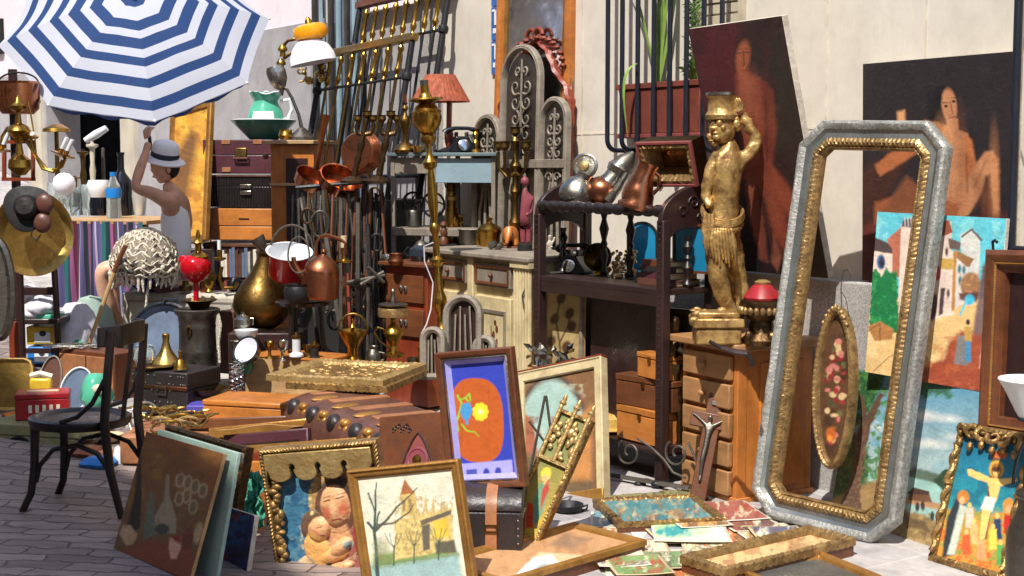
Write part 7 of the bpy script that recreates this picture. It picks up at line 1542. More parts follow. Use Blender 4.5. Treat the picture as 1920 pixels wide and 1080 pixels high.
ware('water_bottle','clear plastic water bottle with blue label on the market table','bottle',214,409,[(0,0),(13,0),(14,4),(13,30),(14,44),(13,58),(12,62),(6,74),(5,80),(0,80)],'glass_clear',parts=(('label_wrap',[(14.4,38),(14.6,40),(14.6,54),(14.2,56)],'label_blue'),('cap',[(6,78),(6,86),(0,86)],'label_blue')))
ware('wine_bottle','tall dark wine bottle beside the water bottle','bottle',229,404,[(0,0),(19,0),(20,5),(20,56),(18,66),(8,80),(6,88),(6,112),(7,113),(7,118),(0,118)],'bottle_dark')
ware('globe_lamp','round white glass globe on a clear glass foot','lamp',122,405,[(0,0),(16,0),(12,8),(9,20),(12,34),(0,36)],'glass_clear',parts=(('globe',[(6,38),(14,42),(20,52),(21,62),(18,72),(10,79),(0,81)],'glass_white'),))
ware('dark_pot','black pot with white jug handle on the market table','pot',186,404,[(0,0),(16,0),(18,20),(16,34),(0,34)],'bottle_dark',parts=(('white_rim',[(16,34),(20,44),(22,56),(18,66),(14,62),(17,54),(12,38)],'enamel_white'),))
for k,(px,hh,m_,lb)in enumerate(((104,60,'glass_clear','fat clear glass jar at the left end of the market table'),(140,52,'glass_clear','ribbed clear tumbler right of the white globe'),(152,44,'crystal','short crystal tumbler in the middle of the market table'),(166,58,'glass_clear','tall clear glass between the crystal tumbler and black pot'),(205,62,'frosted','frosted round glass flask behind the water bottle'),(262,46,'crystal','small crystal ornament at the right end of the market table'),(248,30,'feldspar','small pale trinket bowl at the right end of the market table'))):
 ware(('glass_jar','tumbler','tumbler','glass','flask','ornament','bowl')[k],lb,('jar','tumbler','tumbler','glass','flask','ornament','bowl')[k],px,403+k%2,[(0,0),(10,0),(12,hh*.3),(14,hh*.8),(13,hh),(11,hh*.9),(10,hh*.3),(0,4)],m_)
for k,(px,hh,lb)in enumerate(((158,120,'tallest thin brass candlestick on the market table'),(176,134,'thick pale brass candlestick with flat top on the market table'),(142,70,'short beaded brass candlestick behind the tumblers'))):
 ware('candlestick',lb,'candlestick',px,400,[(0,0),(13,0),(11,5),(5,12),(7,hh*.3),(4,hh*.4),(6,hh*.6),(4,hh*.7),(5,hh*.9),(11,hh*.93),(11,hh*.96),(3,hh*.97),(3,hh),(0,hh)],('brass_dark','feldspar','brass_pale')[k],grp=None)
t=ware('mushroom_lamp','lamp with flat brass dish shade in the dark doorway','lamp',110,398,[(0,0),(14,0),(6,8),(4,100),(4,150),(0,150)],'brass_dark',parts=(('dish_shade',[(26,150),(24,156),(10,164),(0,166)],'brass'),))
t=ware('glass_lamp','desk lamp with long tilted white glass tube on the market table','lamp',196,399,[(0,0),(12,0),(4,6),(3,120),(0,122)],'iron_grey');t.p('tube_shade',MB().tube([t.L(160,264),t.L(180,252),t.L(200,240)],[6*t.s,8*t.s,6*t.s],12),'frosted')
T=Fit('framed_picture','tall gold framed yellow picture leaning behind the seated person','picture',(322,205),(400,188),(388,452),(312,470),'BR',10.6,yaw=10,lean=8,pw=60);w,h=T.pw,T.ph
T.p('frame',MB().frame(rect(w,h),[(0,-.02),(0,.012),(.01,.02),(.03,.014),(.05,.016),(.055,0),(.055,-.02)]),'gilt_wood',bevel=.002)
p=Painter(T,.05,w-.05,.05,h-.05,(206,150,60));p.mott((226,180,70),30,.8,3);p.poly([(322,300),(360,240),(372,260),(350,380),(320,420)],(120,84,50),8);p.mott((150,84,40),20,.5,6,.2);p.build();T.p('backing_board',MB().box((w/2,h/2,-.014),(w-.03,h-.03,.01)),'wood_brown')
t=Thing('picture_stand','dark wooden board stand propping up the gold framed picture','stand',PG(352,10.62));zz=P(352,462,10.62).z-t.o.location.z;t.p('board',MB().box((.0,.04,zz/2-.01),(.36,.12,zz-.02)),'wood_dark',bevel=.004)
YL=8.4
t=Thing('coat_stand','dark red wooden stand post carrying the brass lamps and hats','stand',PG(32,YL));t.y=YL;t.s=YL/F
t.p('post',MB().tube([V((0,0,0)),V((0,0,P(32,130,YL).z-t.o.location.z))],.026,12),'wood_dark');t.lat('turned_section',[(0,0),(8,0),(9,20),(7,40),(9,60),(0,62)],'wood_red',14,at=t.L(32,440,-.0));t.p('crossarm',MB().tube([t.L(-10,190),t.L(75,190)],.012,8),'iron_black')
for k in range(3):a=k*2.1+.3;t.p('foot',MB().tube([V((0,0,.1)),V((.18*cos(a),.18*sin(a),.0))],.02,8),'wood_dark')
t=Thing('copper_cauldron','hanging copper cauldron in the top left corner under the umbrella edge','cauldron',P(34,214,YL-.1),y=YL-.1);t.lat('body',[(0,0),(28,0),(38,10),(40,30),(39,56),(42,60),(38,58),(36,30),(26,6),(0,5)],'copper',36);t.p('bail',MB().tube([t.L(34+38*cos(a),156-20*sin(a))for a in[pi*i/12 for i in range(13)]],1.8*t.s,6),'iron')
t=Thing('brass_lamp','ornate hanging brass oil lamp with curled arms at the far left','lamp',P(38,330,YL-.25),y=YL-.25)
t.lat('body',[(0,0),(10,2),(22,16),(20,30),(8,40),(5,60),(12,72),(22,84),(18,92),(6,98),(4,118),(14,124),(16,130),(6,138),(3,150),(0,150)],'brass',26)
for(pts,e)in(([(44,240),(58,262),(66,290),(80,316),(100,322),(116,312),(122,298)],(122,296)),([(40,250),(70,296),(88,318),(108,318),(118,300)],(112,292)),([(32,236),(14,240),(4,256),(2,280)],(2,284))):
 ar=t.p('arm',MB().tube([t.L(*q)for q in pts],3.2*t.s,8),'brass');t.lat('drip_pan',[(3,-2),(18,4),(18,6),(4,4),(5,14),(0,14)],'brass',18,at=t.L(*e),parent=ar,tilt=(.3,0,1))
 t.p('candle',MB().tube([t.L(e[0]+3,e[1]-10),t.L(e[0]+14,e[1]-34)],4*t.s,10),'frosted',parent=ar)
t.p('upper_dish',MB().lathe([(3*t.s,0),(20*t.s,8*t.s),(22*t.s,12*t.s),(5*t.s,8*t.s)],22,Matrix.Translation(t.L(48,262))@Matrix.Rotation(.3,4,'Y')),'brass');t.p('chain',MB().tube([t.L(52,190),t.L(58,215),t.L(62,240),t.L(66,262),t.L(68,292)],1.6*t.s,6),'brass_pale');t.p('white_tube',MB().tube([t.L(52,258),t.L(66,250)],4*t.s,10),'enamel_white')
t=Thing('wooden_lantern','small mahogany lantern frame hanging behind the brass lamp','lantern',P(40,336,YL-.05),y=YL-.05)
for x in(8,62):t.p('upright',MB().tube([t.L(x,336),t.L(x,266)],.014,4),'wood_red')
for y_ in(336,266):t.p('rail',MB().tube([t.L(4,y_),t.L(66,y_)],.014,4),'wood_red')
t=Thing('brass_disc','large round hammered brass tray hanging at the far left','tray',P(76,512,YL-.12),y=YL-.12);tn=V((.95,-1,.06));t.lat('disc',[(0,0),(68,0),(76,8),(80,10),(80,13),(74,12),(66,4),(0,4)],'brass_sheet',56,at=t.L(58,438),tilt=tn)
t=Thing('dark_hat','black straw hat hanging in front of the brass tray','hat',P(52,420,YL-.3),y=YL-.3);tn=V((.1,-1,.2));t.lat('brim',[(0,0),(42,0),(44,4),(40,6),(0,6)],'black_matte',36,at=t.L(52,390),tilt=tn,f=lambda a,z:1+.06*sin(3*a));t.lat('hat_crown',[(24,4),(22,20),(16,26),(0,28)],'iron',24,at=t.L(52,390),tilt=tn)
for k,(cx,cy)in enumerate(((84,382),(80,418))):
 t=Thing('leather_flask',('upper dark brown disc-shaped leather flask hanging over the brass tray','lower dark brown disc-shaped leather flask hanging over the brass tray')[k],'flask',P(cx,cy+18,YL-.34),y=YL-.34);t.p('flask_body',MB().ell(t.L(cx,cy),(17*t.s,.03,19*t.s),20,12),'leather_brown');t.p('strap',MB().tube([t.L(cx-16,cy+4),t.L(cx-22,cy+24),t.L(cx-12,cy+34),t.L(cx-4,cy+22)],1.6*t.s,6),'leather_dark')
t=Thing('oval_plaque','grey carved oval plaque at the left edge of the photo','plaque',P(4,645,YL-.45),y=YL-.45);Mq=Matrix.Translation(t.L(-30,640));ow,oh=62*t.s,196*t.s
t.p('plaque_frame',MB().frame(oval(ow,oh,48),[(0,-.02),(0,.01),(.02,.02),(.045,.008),(.05,-.02)],lambda ar,j,tt:.006*noise.noise((ar*60,j*2,0)),.01,M=Mq@Matrix.Rotation(pi/2,4,'X')),'pewter');t.p('plaque_face',MB().prism(oval(ow*.8,oh*.88,40),0,.01,Mq@Matrix.Translation((ow*.1,0,oh*.06))@Matrix.Rotation(pi/2,4,'X')),'iron_grey')
def ladder_chair(label,px0,px1,pyt,pys,pyb,y,m):
 a=P(px0,pyb,y);b=P(px1,pyb,y);a.z=b.z=min(gz(a.x,a.y),gz(b.x,b.y));t=Based('wooden_chair',label,'chair',a,b);w=t.pw;hs=P(px0,pys,y).z-a.z;ht=P(px0,pyt,y).z-a.z
 for x in(0,w):t.p('leg',MB().tube([V((x,0,0)),V((x,0,hs)),V((x*1.0,-.03,ht))],.02,8),m);t.p('leg',MB().tube([V((x,.36,0)),V((x,.36,hs))],.018,8),m)
 t.p('seat',MB().box((w/2,.18,hs),(w+.05,.42,.035)),m,bevel=.008);t.p('back_rail',MB().box((w/2,-.03,ht-.03),(w+.04,.025,.07)),m,bevel=.006);t.p('back_rail',MB().box((w/2,-.015,(ht+hs)/2),(w,.02,.05)),m,bevel=.005);t.p('stretcher',MB().box((w/2,0,hs*.4),(w,.02,.03)),m);return t,hs+a.z
ch,chz=ladder_chair('dark red wooden chair holding white cloths behind the brass tray',34,110,488,602,700,8.7,'wood_dark')
t=Thing('cloth_bundle','heap of white cloths on the dark red wooden chair','cloth',P(72,600,8.8),y=8.8);mb=MB();r=random.Random(7)
for k in range(5):mb.ell((r.uniform(-.08,.08),r.uniform(-.05,.06),.05+.03*k),(.11,.1,.055),16,10)
o=t.p('bundle_body',mb,'white_cloth');tx=bpy.data.textures.new('folds','CLOUDS');tx.noise_scale=.06;dm=o.modifiers.new('sub','SUBSURF');dm.levels=dm.render_levels=1;dm=o.modifiers.new('folds','DISPLACE');dm.texture=tx;dm.strength=.05
t.p('green_box',MB().box((0,0,.02),(.26,.22,.05)),'enamel_teal',bevel=.006)
t=Thing('plastic_bag','white bag with green and red print standing by the table cloth','bag',PG(136,9.0));t.y=9.0;t.s=9/F;mb=MB().lathe([(0,0),(.13,0),(.15,.06),(.14,.2),(.1,.3),(.06,.36),(0,.37)],28,None,lambda a,z:1+.1*sin(3*a)+.12*noise.noise((cos(a)*2,sin(a)*2,z*8)));t.p('bag_body',mb,'white_cloth');t.p('green_print',MB().ell((.02,-.135,.12),(.07,.02,.03),12,8),'green_cloth');t.p('red_print',MB().ell((.07,-.125,.07),(.05,.02,.04),12,8),'red_paint')
t=Thing('grey_sack','slumped grey-green sack between the white bag and the seated person','sack',PG(165,9.2));t.y=9.2;mb=MB().lathe([(0,0),(.12,0),(.15,.08),(.12,.26),(.06,.36),(.0,.38)],24,None,lambda a,z:1+.14*sin(2*a+1)+.12*noise.noise((cos(a)*2,sin(a)*2,z*7)));t.p('sack_body',mb,'board_green')
for k,(px0,px1,pyb,pyt,c,lb)in enumerate(((50,100,646,612,'yellow_plastic','yellow printed box under the dark red chair'),(52,96,682,650,'label_blue','blue and white printed box below the yellow one under the chair'))):
 t=frontbox('printed_box',lb,'box',px0,px1,pyb,pyt,8.75,8.75,.16,c);w=t.pw;h=t.h;t.p('white_panel',MB().box((w*.6,-.002,h*.4),(w*.6,.004,h*.55)),'enamel_white');t.p('dark_motif',MB().ell((w*.62,-.005,h*.62),(w*.13,.002,h*.16),12,8),'hat_band')
t=Thing('red_stand','narrow red painted wooden slat standing at the left edge','slat',PG(20,8.2));t.y=8.2;t.p('board',MB().box((0,0,.2),(.06,.02,.4)),'wood_red',bevel=.003)
t=frontbox('cupboard','reddish wooden box with two doors and metal tools on top, behind the bentwood chair','box',112,216,740,650,8.3,8.05,.2,'wood_brown');w=t.pw;h=t.h
for x in(.27,.76):t.p('door',MB().box((w*x,-.006,h*.48),(w*.46,.014,h*.86)),'wood_orange' if False else 'leather_tan',bevel=.004)
BT=(t.M@V((0,0,h))).z;r=random.Random(3)
for k in range(9):
 px=r.uniform(105,190);q=Z(px,648+r.uniform(-3,4),BT+.012);s2=Thing('spoon','old metal spoon in the pile on the reddish box','spoon',q,group='spoons on the reddish box',rz=r.uniform(-.5,.5));s2.p('handle',MB().tube([V((-.09,0,0)),V((0,0,.004)),V((.07,0,0))],.005,6),'silver');s2.p('bowl_part',MB().ell((.09,0,0),(.028,.018,.006),12,6),'silver')
t=Thing('yellow_tray','battered yellow and olive tin tray at the left edge','tray',P(24,775,7.75),y=7.75);M2=Matrix.Translation(t.L(-16,770))@Matrix.Rotation(pi/2-.12,4,'X');ww,hh=80*t.s,100*t.s
rr_=lambda w_,h_,c_:[(c_,0),(w_-c_,0),(w_-c_*.3,c_*.3),(w_,c_),(w_,h_-c_),(w_-c_*.3,h_-c_*.3),(w_-c_,h_),(c_,h_),(c_*.3,h_-c_*.3),(0,h_-c_),(0,c_),(c_*.3,c_*.3)]
t.p('tray_rim',MB().frame(rr_(ww,hh,.05),[(0,0),(0,.02),(.006,.022),(.02,.006),(.02,0)],M=M2),'straw');t.p('tray_face',MB().prism(rr_(ww,hh,.05),0,.005,M2),'brass_sheet')
for k,(cx,cy,rx,ry,m1,m2,yy,lb,nm_)in enumerate(((88,712,22,50,'wood_grey','leather_brown',7.85,'narrow oval brown dish standing between the olive tray and the blue oval one','oval_dish'),(132,720,30,44,'enamel_white','enamel_blue',7.7,'pale blue oval enamel dish with white rim behind the bentwood chair','oval_dish'))):
 t=Thing(nm_,lb,'dish',P(cx,cy+ry,yy),y=yy);M2=Matrix.Translation(t.L(cx-rx,cy+ry))@Matrix.Rotation(.28 if k else .12,4,'Y')@Matrix.Rotation(pi/2-.2,4,'X');ww,hh=2*rx*t.s,2*ry*t.s
 t.p('dish_rim',MB().frame(oval(ww,hh,40),[(0,0),(0,.016),(.006,.018),(.014,.004),(.014,0)],M=M2),m1);t.p('dish_face',MB().prism([(ww/2+(x-ww/2)*.9,hh/2+(y-hh/2)*.95)for x,y in oval(ww,hh,40)],.002,.006,M2),m2)
t=Thing('yellow_bag','small yellow and white packet before the narrow oval dish','packet',P(78,742,7.7),y=7.7);t.p('packet_body',MB().box((0,0,.05),(.12,.05,.1)),'yellow_plastic',bevel=.015);t.p('white_top',MB().tube([V((-.055,0,.11)),V((0,-.01,.125)),V((.06,0,.105))],.016,8),'paper')
t=Thing('teal_bag','crumpled turquoise bag with a pale patch behind the bentwood chair seat','bag',P(180,760,7.6),y=7.6);t.lat('bag_body',[(0,0),(24,0),(30,14),(28,34),(20,52),(12,60),(0,62)],'enamel_teal',26,f=lambda a,z:1+.1*sin(3*a)+.16*noise.noise((cos(a)*2,sin(a)*2,z*14)));t.p('pale_patch',MB().ell(t.L(186,730,-26*t.s),(16*t.s,.02,10*t.s),12,8),'feldspar')
tn_=frontbox('tin_radio','low olive green metal box with round dark opening on the cobbles','box',-30,150,846,790,7.3,7.15,.3,'tin_green',lidm='tin_green',lidf=.4);w=tn_.pw;h=tn_.h
tn_.p('square_plate',MB().box((w*.39,-.004,h*.34),(.16,.008,h*.5)),'tin_green',bevel=.002);tn_.p('round_opening',MB().lathe([(0,0),(.058,0),(.062,.006),(.05,.008),(.046,.002),(0,.002)],28,Matrix.Translation((w*.39,-.008,h*.34))@Matrix.Diagonal((1,1,.7,1))@Matrix.Rotation(pi/2,4,'X')),'black_matte')
TG=(tn_.M@V((0,0,h))).z
t=Thing('red_tin','old red tin box with pale marks, lying on the green metal box','tin',Z(82,782,TG),y=7.3);mb=MB();a0=[t.L(*q)for q in((46,772),(138,768))]
t.p('tin_body',MB().box((0,0,.055),(.27,.18,.11),Matrix.Rotation(.25,4,'Z')),'tin_red',bevel=.006);t.p('tin_lid',MB().box((0,0,.125),(.275,.185,.03),Matrix.Rotation(.25,4,'Z')),'tin_red',bevel=.006);t.p('pale_band',MB().box((0,0,.1415),(.16,.05,.003),Matrix.Rotation(.25,4,'Z')),'paper_old')
for k in range(5):t.p('white_mark',MB().box((-.06+.035*k,-.0915,.06),(.018,.003,.04),Matrix.Rotation(.25,4,'Z')),'paper')
r=random.Random(14)
for k,(px,py,m_,nm_,lb)in enumerate(((30,778,'copper_dull','bowl','dented copper bowl beside the red tin'),(48,792,'silver','dish','small shiny dish in front of the red tin'),(160,806,'wood_grey','basket','grey wicker bowl under the bentwood chair'),(186,798,'enamel_green','dish','small octagonal green dish under the bentwood chair'),(165,822,'pewter','dish','round pewter dish on the cobbles under the chair seat'),(206,815,'paper_old','dish','cream plate on the cobbles beside the chair back legs'))):
 yy=G(px,py+14).y;z0=P(px,py,yy);t=Thing(nm_,lb,nm_,P(px,py+12,yy));t.lat('dish_body',[(0,0),(14,0),(24,10),(26,14),(23,13),(13,4),(0,3)],m_,8 if 'octagonal' in lb else 26)
for k,(px,py,m_)in enumerate(((165,852,'copper_dull'),(200,862,'leather_tan'),(185,872,'label_blue'),(222,868,'enamel_white'))):
 g=G(px,py);t=Thing('cloth',('crumpled copper coloured cloth on the cobbles under the chair','tan leather scrap on the cobbles under the chair','small blue cloth on the cobbles under the chair','white porcelain piece on the cobbles behind the chair leg')[k],'cloth' if k<3 else 'porcelain',g);t.lat('folded_body',[(0,0),(30,0),(33,6),(24,14),(10,18),(0,18)]if k<3 else[(0,0),(10,0),(9,14),(5,30),(0,34)],m_,26,f=lambda a,z:1+.2*noise.noise((cos(a)*2+7,sin(a)*2,z*12))+.1*sin(4*a))
c0=P(150,778,6.25);g=gz(c0.x,c0.y)
ch=Thing('bentwood_chair','dark bentwood chair with round seat in the shaded foreground','chair',V((c0.x,c0.y,g)),rz=-.22);hs=c0.z-g
ch.p('seat',MB().lathe([(0,hs-.012),(.17,hs-.01),(.185,hs+.002),(.20,hs+.004),(.222,hs-.004),(.225,hs-.02),(.215,hs-.042),(0,hs-.042)],48,Matrix.Diagonal((1,.95,1,1))),'wood_black')
for sy in(-1,1):
 ch.p('leg',MB().tube([V((-.15,sy*.12,hs-.03)),V((-.155,sy*.125,hs*.5)),V((-.17,sy*.135,hs*.2)),V((-.21,sy*.145,0))],[.022,.019,.017,.016],10),'wood_black')
 ch.p('leg',MB().tube([V((.27,sy*.15,0)),V((.22,sy*.15,hs*.5)),V((.20,sy*.15,hs)),V((.225,sy*.155,hs+.22)),V((.245,sy*.15,hs+.40))],[.016,.02,.021,.02,.018],10),'wood_black')
 ch.p('arm_brace',MB().tube([V((.02,sy*.2,hs+.004)),V((.10,sy*.2,hs+.03)),V((.165,sy*.185,hs+.09)),V((.215,sy*.165,hs+.19))],.011,8),'wood_black')
 ch.p('hoop_brace',MB().tube([V((-.15,sy*.125,hs*.32)),V((-.13,sy*.125,hs*.5)),V((-.06,sy*.13,hs*.68)),V((.06,sy*.135,hs*.74)),V((.16,sy*.14,hs*.66)),V((.215,sy*.145,hs*.48))],.011,8),'wood_black')
bk=MB();pr=[]
for i in range(25):
 a=-1+2*i/24;pr.append((.245+.055*cos(a*1.2)-.03-(.13*max(0,abs(a)-.62)),a*.175))
vs=[];fs=[]
for i,(x,y)in enumerate(pr):vs+=[(x,y,hs+.33),(x+.012,y,hs+.33),(x+.016,y,hs+.43-.012*abs(y)/.17),(x+.004,y,hs+.43-.012*abs(y)/.17)]
for i in range(24):
 for k in range(4):fs.append((4*i+k,4*i+(k+1)%4,4*i+4+(k+1)%4,4*i+4+k))
fs+=[(3,2,1,0),(96,97,98,99)]
ch.p('top_rail',MB().add(vs,fs),'wood_black',bevel=.006)
for sy in(0,):ch.p('back_slat',MB().tube([V((.205,sy,hs-.02)),V((.24,sy,hs+.2)),V((.26,sy,hs+.34))],.011,8,flat=.5),'wood_black')
YP=9.45
pe=Thing('person','seated person in white vest and pale hat raising one arm to the umbrella','person',PG(318,YP));pe.y=YP;pe.s=YP/F
def B(px,py,r,dy=0):return(tuple(pe.L(px,py,dy)),r*pe.s)
hip=B(332,500,27);hipz=pe.L(332,500).z
sh_=B(326,378,22);chest=B(328,405,29);waist=B(332,455,26)
skin('body',[[hip,waist,chest,sh_,B(318,352,12),B(312,340,11)],[hip,B(290,512,25,-.1),B(235,502,22,-.16),B(188,506,18,-.2),B(200,560,15,-.16),B(222,604,11,-.12),B(236,640,8,-.1),B(218,652,7,-.12)],[hip,B(300,515,25,.1),B(250,515,21,.14),B(205,525,17,.16),B(212,580,14,.16),B(228,625,10,.16),B(236,650,8,.16),B(216,658,7,.14)],[sh_,B(312,376,16,-.14),B(285,362,12.5,-.18),B(252,352,10.5,-.2),B(262,318,10,-.16),B(274,285,7.5,-.1),B(278,266,7,-.08)],[sh_,B(342,378,15,.15),B(352,420,11,.17),B(340,460,9,.1),B(316,480,7,.02)]],'skin',pe.o,2)
Hd=pe.L(303,318);s=pe.s
skin('head',[[(tuple(pe.L(314,344)),11*s),(tuple(pe.L(309,330)),22*s),(tuple(pe.L(307,312)),28*s),(tuple(pe.L(308,294)),25*s)],[(tuple(pe.L(309,330)),19*s),(tuple(pe.L(294,334)),10*s)]],'skin',pe.o,2)
nz_=MB().ell(pe.L(288,318),(6*s,4.4*s,6*s),10,8).ell(pe.L(290,331),(4.6*s,6*s,2.6*s),10,8).ell(pe.L(292,309,-.03),(3*s,5*s,2.2*s),8,6);pe.p('nose_and_mouth',nz_,'skin')
pe.p('eye',MB().ell(pe.L(292,311,-.05),2.2*s,8,6),'hair');pe.p('ear',MB().ell(pe.L(316,318,-24*s),(4*s,2.4*s,7*s),10,8),'skin')
pe.p('hair',MB().ell(pe.L(318,312,.0),(19*s,23*s,24*s),16,12),'hair')
hq=V((-.18,-.1,1));hb=pe.L(308,300)
ht=pe.lat('hat',[(36,-3),(38,0),(28,5),(25,8),(25,24),(22,32),(14,37),(0,38)],'hat_cloth',32,at=hb,tilt=(.22,-.25,1),f=lambda a,z:1+.03*cos(2*a));pe.lat('hat_band',[(26,6),(26.6,8),(26.2,15),(25,16)],'hat_band',32,at=hb,tilt=(.22,-.25,1),parent=ht)
skin('vest',[[(tuple(pe.L(332,492)),29.5*s),(tuple(pe.L(332,455)),28.5*s),(tuple(pe.L(328,408)),31*s),(tuple(pe.L(327,384)),23*s)],[(tuple(pe.L(327,384)),23*s),(tuple(pe.L(322,368,-.07)),7*s)],[(tuple(pe.L(327,384)),23*s),(tuple(pe.L(330,368,.08)),7*s)]],'vest_cloth',pe.o,2)
skin('shorts',[[(tuple(pe.L(332,502)),31*s),(tuple(pe.L(292,513,-.1)),28*s),(tuple(pe.L(240,502,-.16)),25*s)],[(tuple(pe.L(332,502)),31*s),(tuple(pe.L(300,516,.1)),28*s),(tuple(pe.L(256,514,.14)),24*s)]],'shorts',pe.o,2)
hn=pe.L(278,264,-.08);hnd=[]
def hv(dx,dz,dy=0):return tuple(hn+V((dx*s,dy*s,dz*s)))
for k in range(4):hnd.append([(hv(0,0),6.5*s),(hv(-3+k*1.2,10+0*k,-3),5.5*s),(hv(-6+3.6*k,19-abs(k-1.5),-6),2.8*s),(hv(-3+3.6*k,26-abs(k-1.5)*1.4,2),2.4*s),(hv(0+3.2*k,24,8),2.1*s)])
hnd.append([(hv(0,0),6.5*s),(hv(-6,8,2),3.4*s),(hv(-8,16,5),2.8*s),(hv(-3,21,8),2.3*s)])
skin('hand',hnd,'skin',pe.o,1)
for dy in(-.13,.14):pe.p('sandal',MB().tube([pe.L(240,656,dy),pe.L(212,662,dy)],7*s,8,flat=.5),'orange_plastic' if dy<0 else 'leather_dark')
t=Thing('stool','low wooden stool under the seated person','stool',PG(336,YP));t.y=YP;zz=P(336,528,YP).z-t.o.location.z
t.p('seat',MB().box((0,0,zz-.02),(.34,.34,.03)),'wood_pale',bevel=.004)
for sx in(-.14,.14):
 for sy in(-.14,.14):t.p('leg',MB().tube([V((sx,sy,zz-.035)),V((sx*1.15,sy*1.15,0))],.016,6),'wood_pale')
ap=P(250,-2,8.62);HAND=P(279,248,9.37);ax=(ap-HAND).normalized();PL=(ap-HAND).length+.02
um=Thing('umbrella','blue and white striped umbrella held tilted towards the viewer','umbrella',ap-ax*PL,M=Matrix.Translation(ap-ax*PL)@V((0,0,1)).rotation_difference(ax).to_matrix().to_4x4())
R_=.81;Hh=.25;n=8;Lp_=PL;off=.334;NS=44;SEG=12
def cano(fr,ang,lift=0.0):
 k=ang/(2*pi/n);i=math.floor(k);f=k-i;sag=1-.075*fr*(1-(2*f-1)**2)
 r=R_*fr*sag*cos(pi/n)/cos((f-.5)*2*pi/n);r=R_*fr*(cos(pi/n)/cos((f-.5)*2*pi/n))*(1-.03*fr*sin(pi*f))
 z=Lp_-Hh*(fr**1.75)-.03*fr*sin(pi*f)*fr+lift+.012*sin(pi*f)*noise.noise((3*r*cos(ang+off),3*r*sin(ang+off),1.5))+.004*sin(pi*f)*noise.noise((11*r*cos(ang+off),11*r*sin(ang+off),4))
 return V((r*cos(ang+off),r*sin(ang+off),z))
mb=MB()
for j in range(NS+1):
 for i in range(n*SEG):mb.v.append(tuple(cano(max(j/NS,.002),2*pi*i/(n*SEG))))
q=n*SEG
for j in range(NS):
 for i in range(q):mb.f.append((j*q+i,j*q+(i+1)%q,(j+1)*q+(i+1)%q,(j+1)*q+i))
for j in range(1,5):
 for i in range(q):
  c=cano(1,2*pi*i/q);d=V((c.x,c.y,0)).normalized();mb.v.append(tuple(c-d*(.012*j)+V((0,0,-.018*j+.004*sin(i*1.3)*j))))
b0=(NS+1)*q
for j in range(4):
 p0=NS*q if j==0 else b0+(j-1)*q;p1=b0+j*q
 for i in range(q):mb.f.append((p0+i,p0+(i+1)%q,p1+(i+1)%q,p1+i))
m=bpy.data.materials.new('striped_canopy');m.use_nodes=True;nt=m.node_tree;b=nt.nodes['Principled BSDF'];b.inputs['Roughness'].default_value=.8
at=nt.nodes.new('ShaderNodeAttribute');at.attribute_name='Col';nt.links.new(at.outputs['Color'],b.inputs['Base Color']);MATS['striped_canopy']=m
tr_=nt.nodes.new('ShaderNodeBsdfTranslucent');nt.links.new(at.outputs['Color'],tr_.inputs[0]);mxs=nt.nodes.new('ShaderNodeMixShader');mxs.inputs[0].default_value=.42;nt.links.new(b.outputs[0],mxs.inputs[1]);nt.links.new(tr_.outputs[0],mxs.inputs[2]);nt.links.new(mxs.outputs[0],nt.nodes['Material Output'].inputs[0])
o=um.p('canopy',mb,'striped_canopy',smooth=24);me=o.data;ca=me.color_attributes.new('Col','FLOAT_COLOR','CORNER');BL=srgb((36,70,126));WH=srgb((206,210,224));col=np.ones((len(me.loops),4),np.float32)
for pg in me.polygons:
 vi=min(pg.vertices);j=vi//q
 if j<NS:fr=(j+.5)/NS;c=BL if(fr<.09 or(fr>.16 and int((fr-.16)/.077)%2==1))and fr<.945 else WH
 else:c=BL if max(pg.vertices)//q-NS>1 else WH
 for l in pg.loop_indices:col[l,:3]=c
ca.data.foreach_set('color',col.ravel())
um.p('pole',MB().tube([V((0,0,-.02)),V((0,0,Lp_+.05))],.008,8),'chrome');um.p('ferrule',MB().lathe([(.012,Lp_-.01),(.01,Lp_+.03),(.004,Lp_+.07),(0,Lp_+.07)],12),'iron_black')
for k in range(n):
 a=2*pi*k/n;um.p('rib',MB().tube([cano(f_,a,-.006)for f_ in(.02,.25,.5,.75,.99)],.003,5),'iron');tip=cano(1,a);um.p('rib_tip',MB().ell(tip,.009,8,6),'enamel_white')
um.p('handle',MB().tube([V((0,0,-.02)),V((0,0,-.12)),V((.02,0,-.15)),V((.045,0,-.14))],.013,8),'plastic_black')
def lean(label,c4,anchor,y,m,fm=None,name='painted_board',cat='panel',yaw=0,th=.018,art=None):
 t=Fit(name,label,cat,*c4,anchor,y,yaw=yaw,lean=6,pw=100);w,h=t.pw,t.ph
 t.p('board',MB().box((w/2,h/2,-th/2-.002),(w,h,th)),m,bevel=.003)
 if fm:t.p('moulding',MB().frame(rect(w,h),[(0,-.01),(0,.008),(.012,.012),(.03,.004),(.03,-.01)]),fm,bevel=.002)
 if art:p=Painter(t,.03,w-.03,.03,h-.03,art[0],z=.001);art[1](p);p.build('painted_face')
 return t
eb=lambda lx,ly:(et.M@V((lx,ly,0))).y
def a1(p):
 p.mott((150,128,84),50,.6,2);p.line([(1052,700),(1050,650),(1042,600),(1050,560)],3,(70,54,36));p.line([(1050,640),(1066,610),(1070,590)],2.4,(70,54,36))
 for x,y in((1040,598),(1052,560),(1068,588),(1072,612),(1034,640),(1062,650)):p.ell(x,y,8,11,(78,52,34),20,2)
lean('ochre panel painted with a dark flower stem, standing behind the etagere legs',((1018,530),(1092,535),(1092,760),(1018,740)),'BL',eb(.1,.42),'wood_pale','wood_grey',art=((184,160,112),a1))
lean('dark brown board added on the plinth to darken the gap behind the etagere',((1105,545),(1236,560),(1236,830),(1105,800)),'BL',eb(.5,.46),'wood_dark',name='wooden_board',cat='board')  # board added to darken the pale wall under the etagere shelf
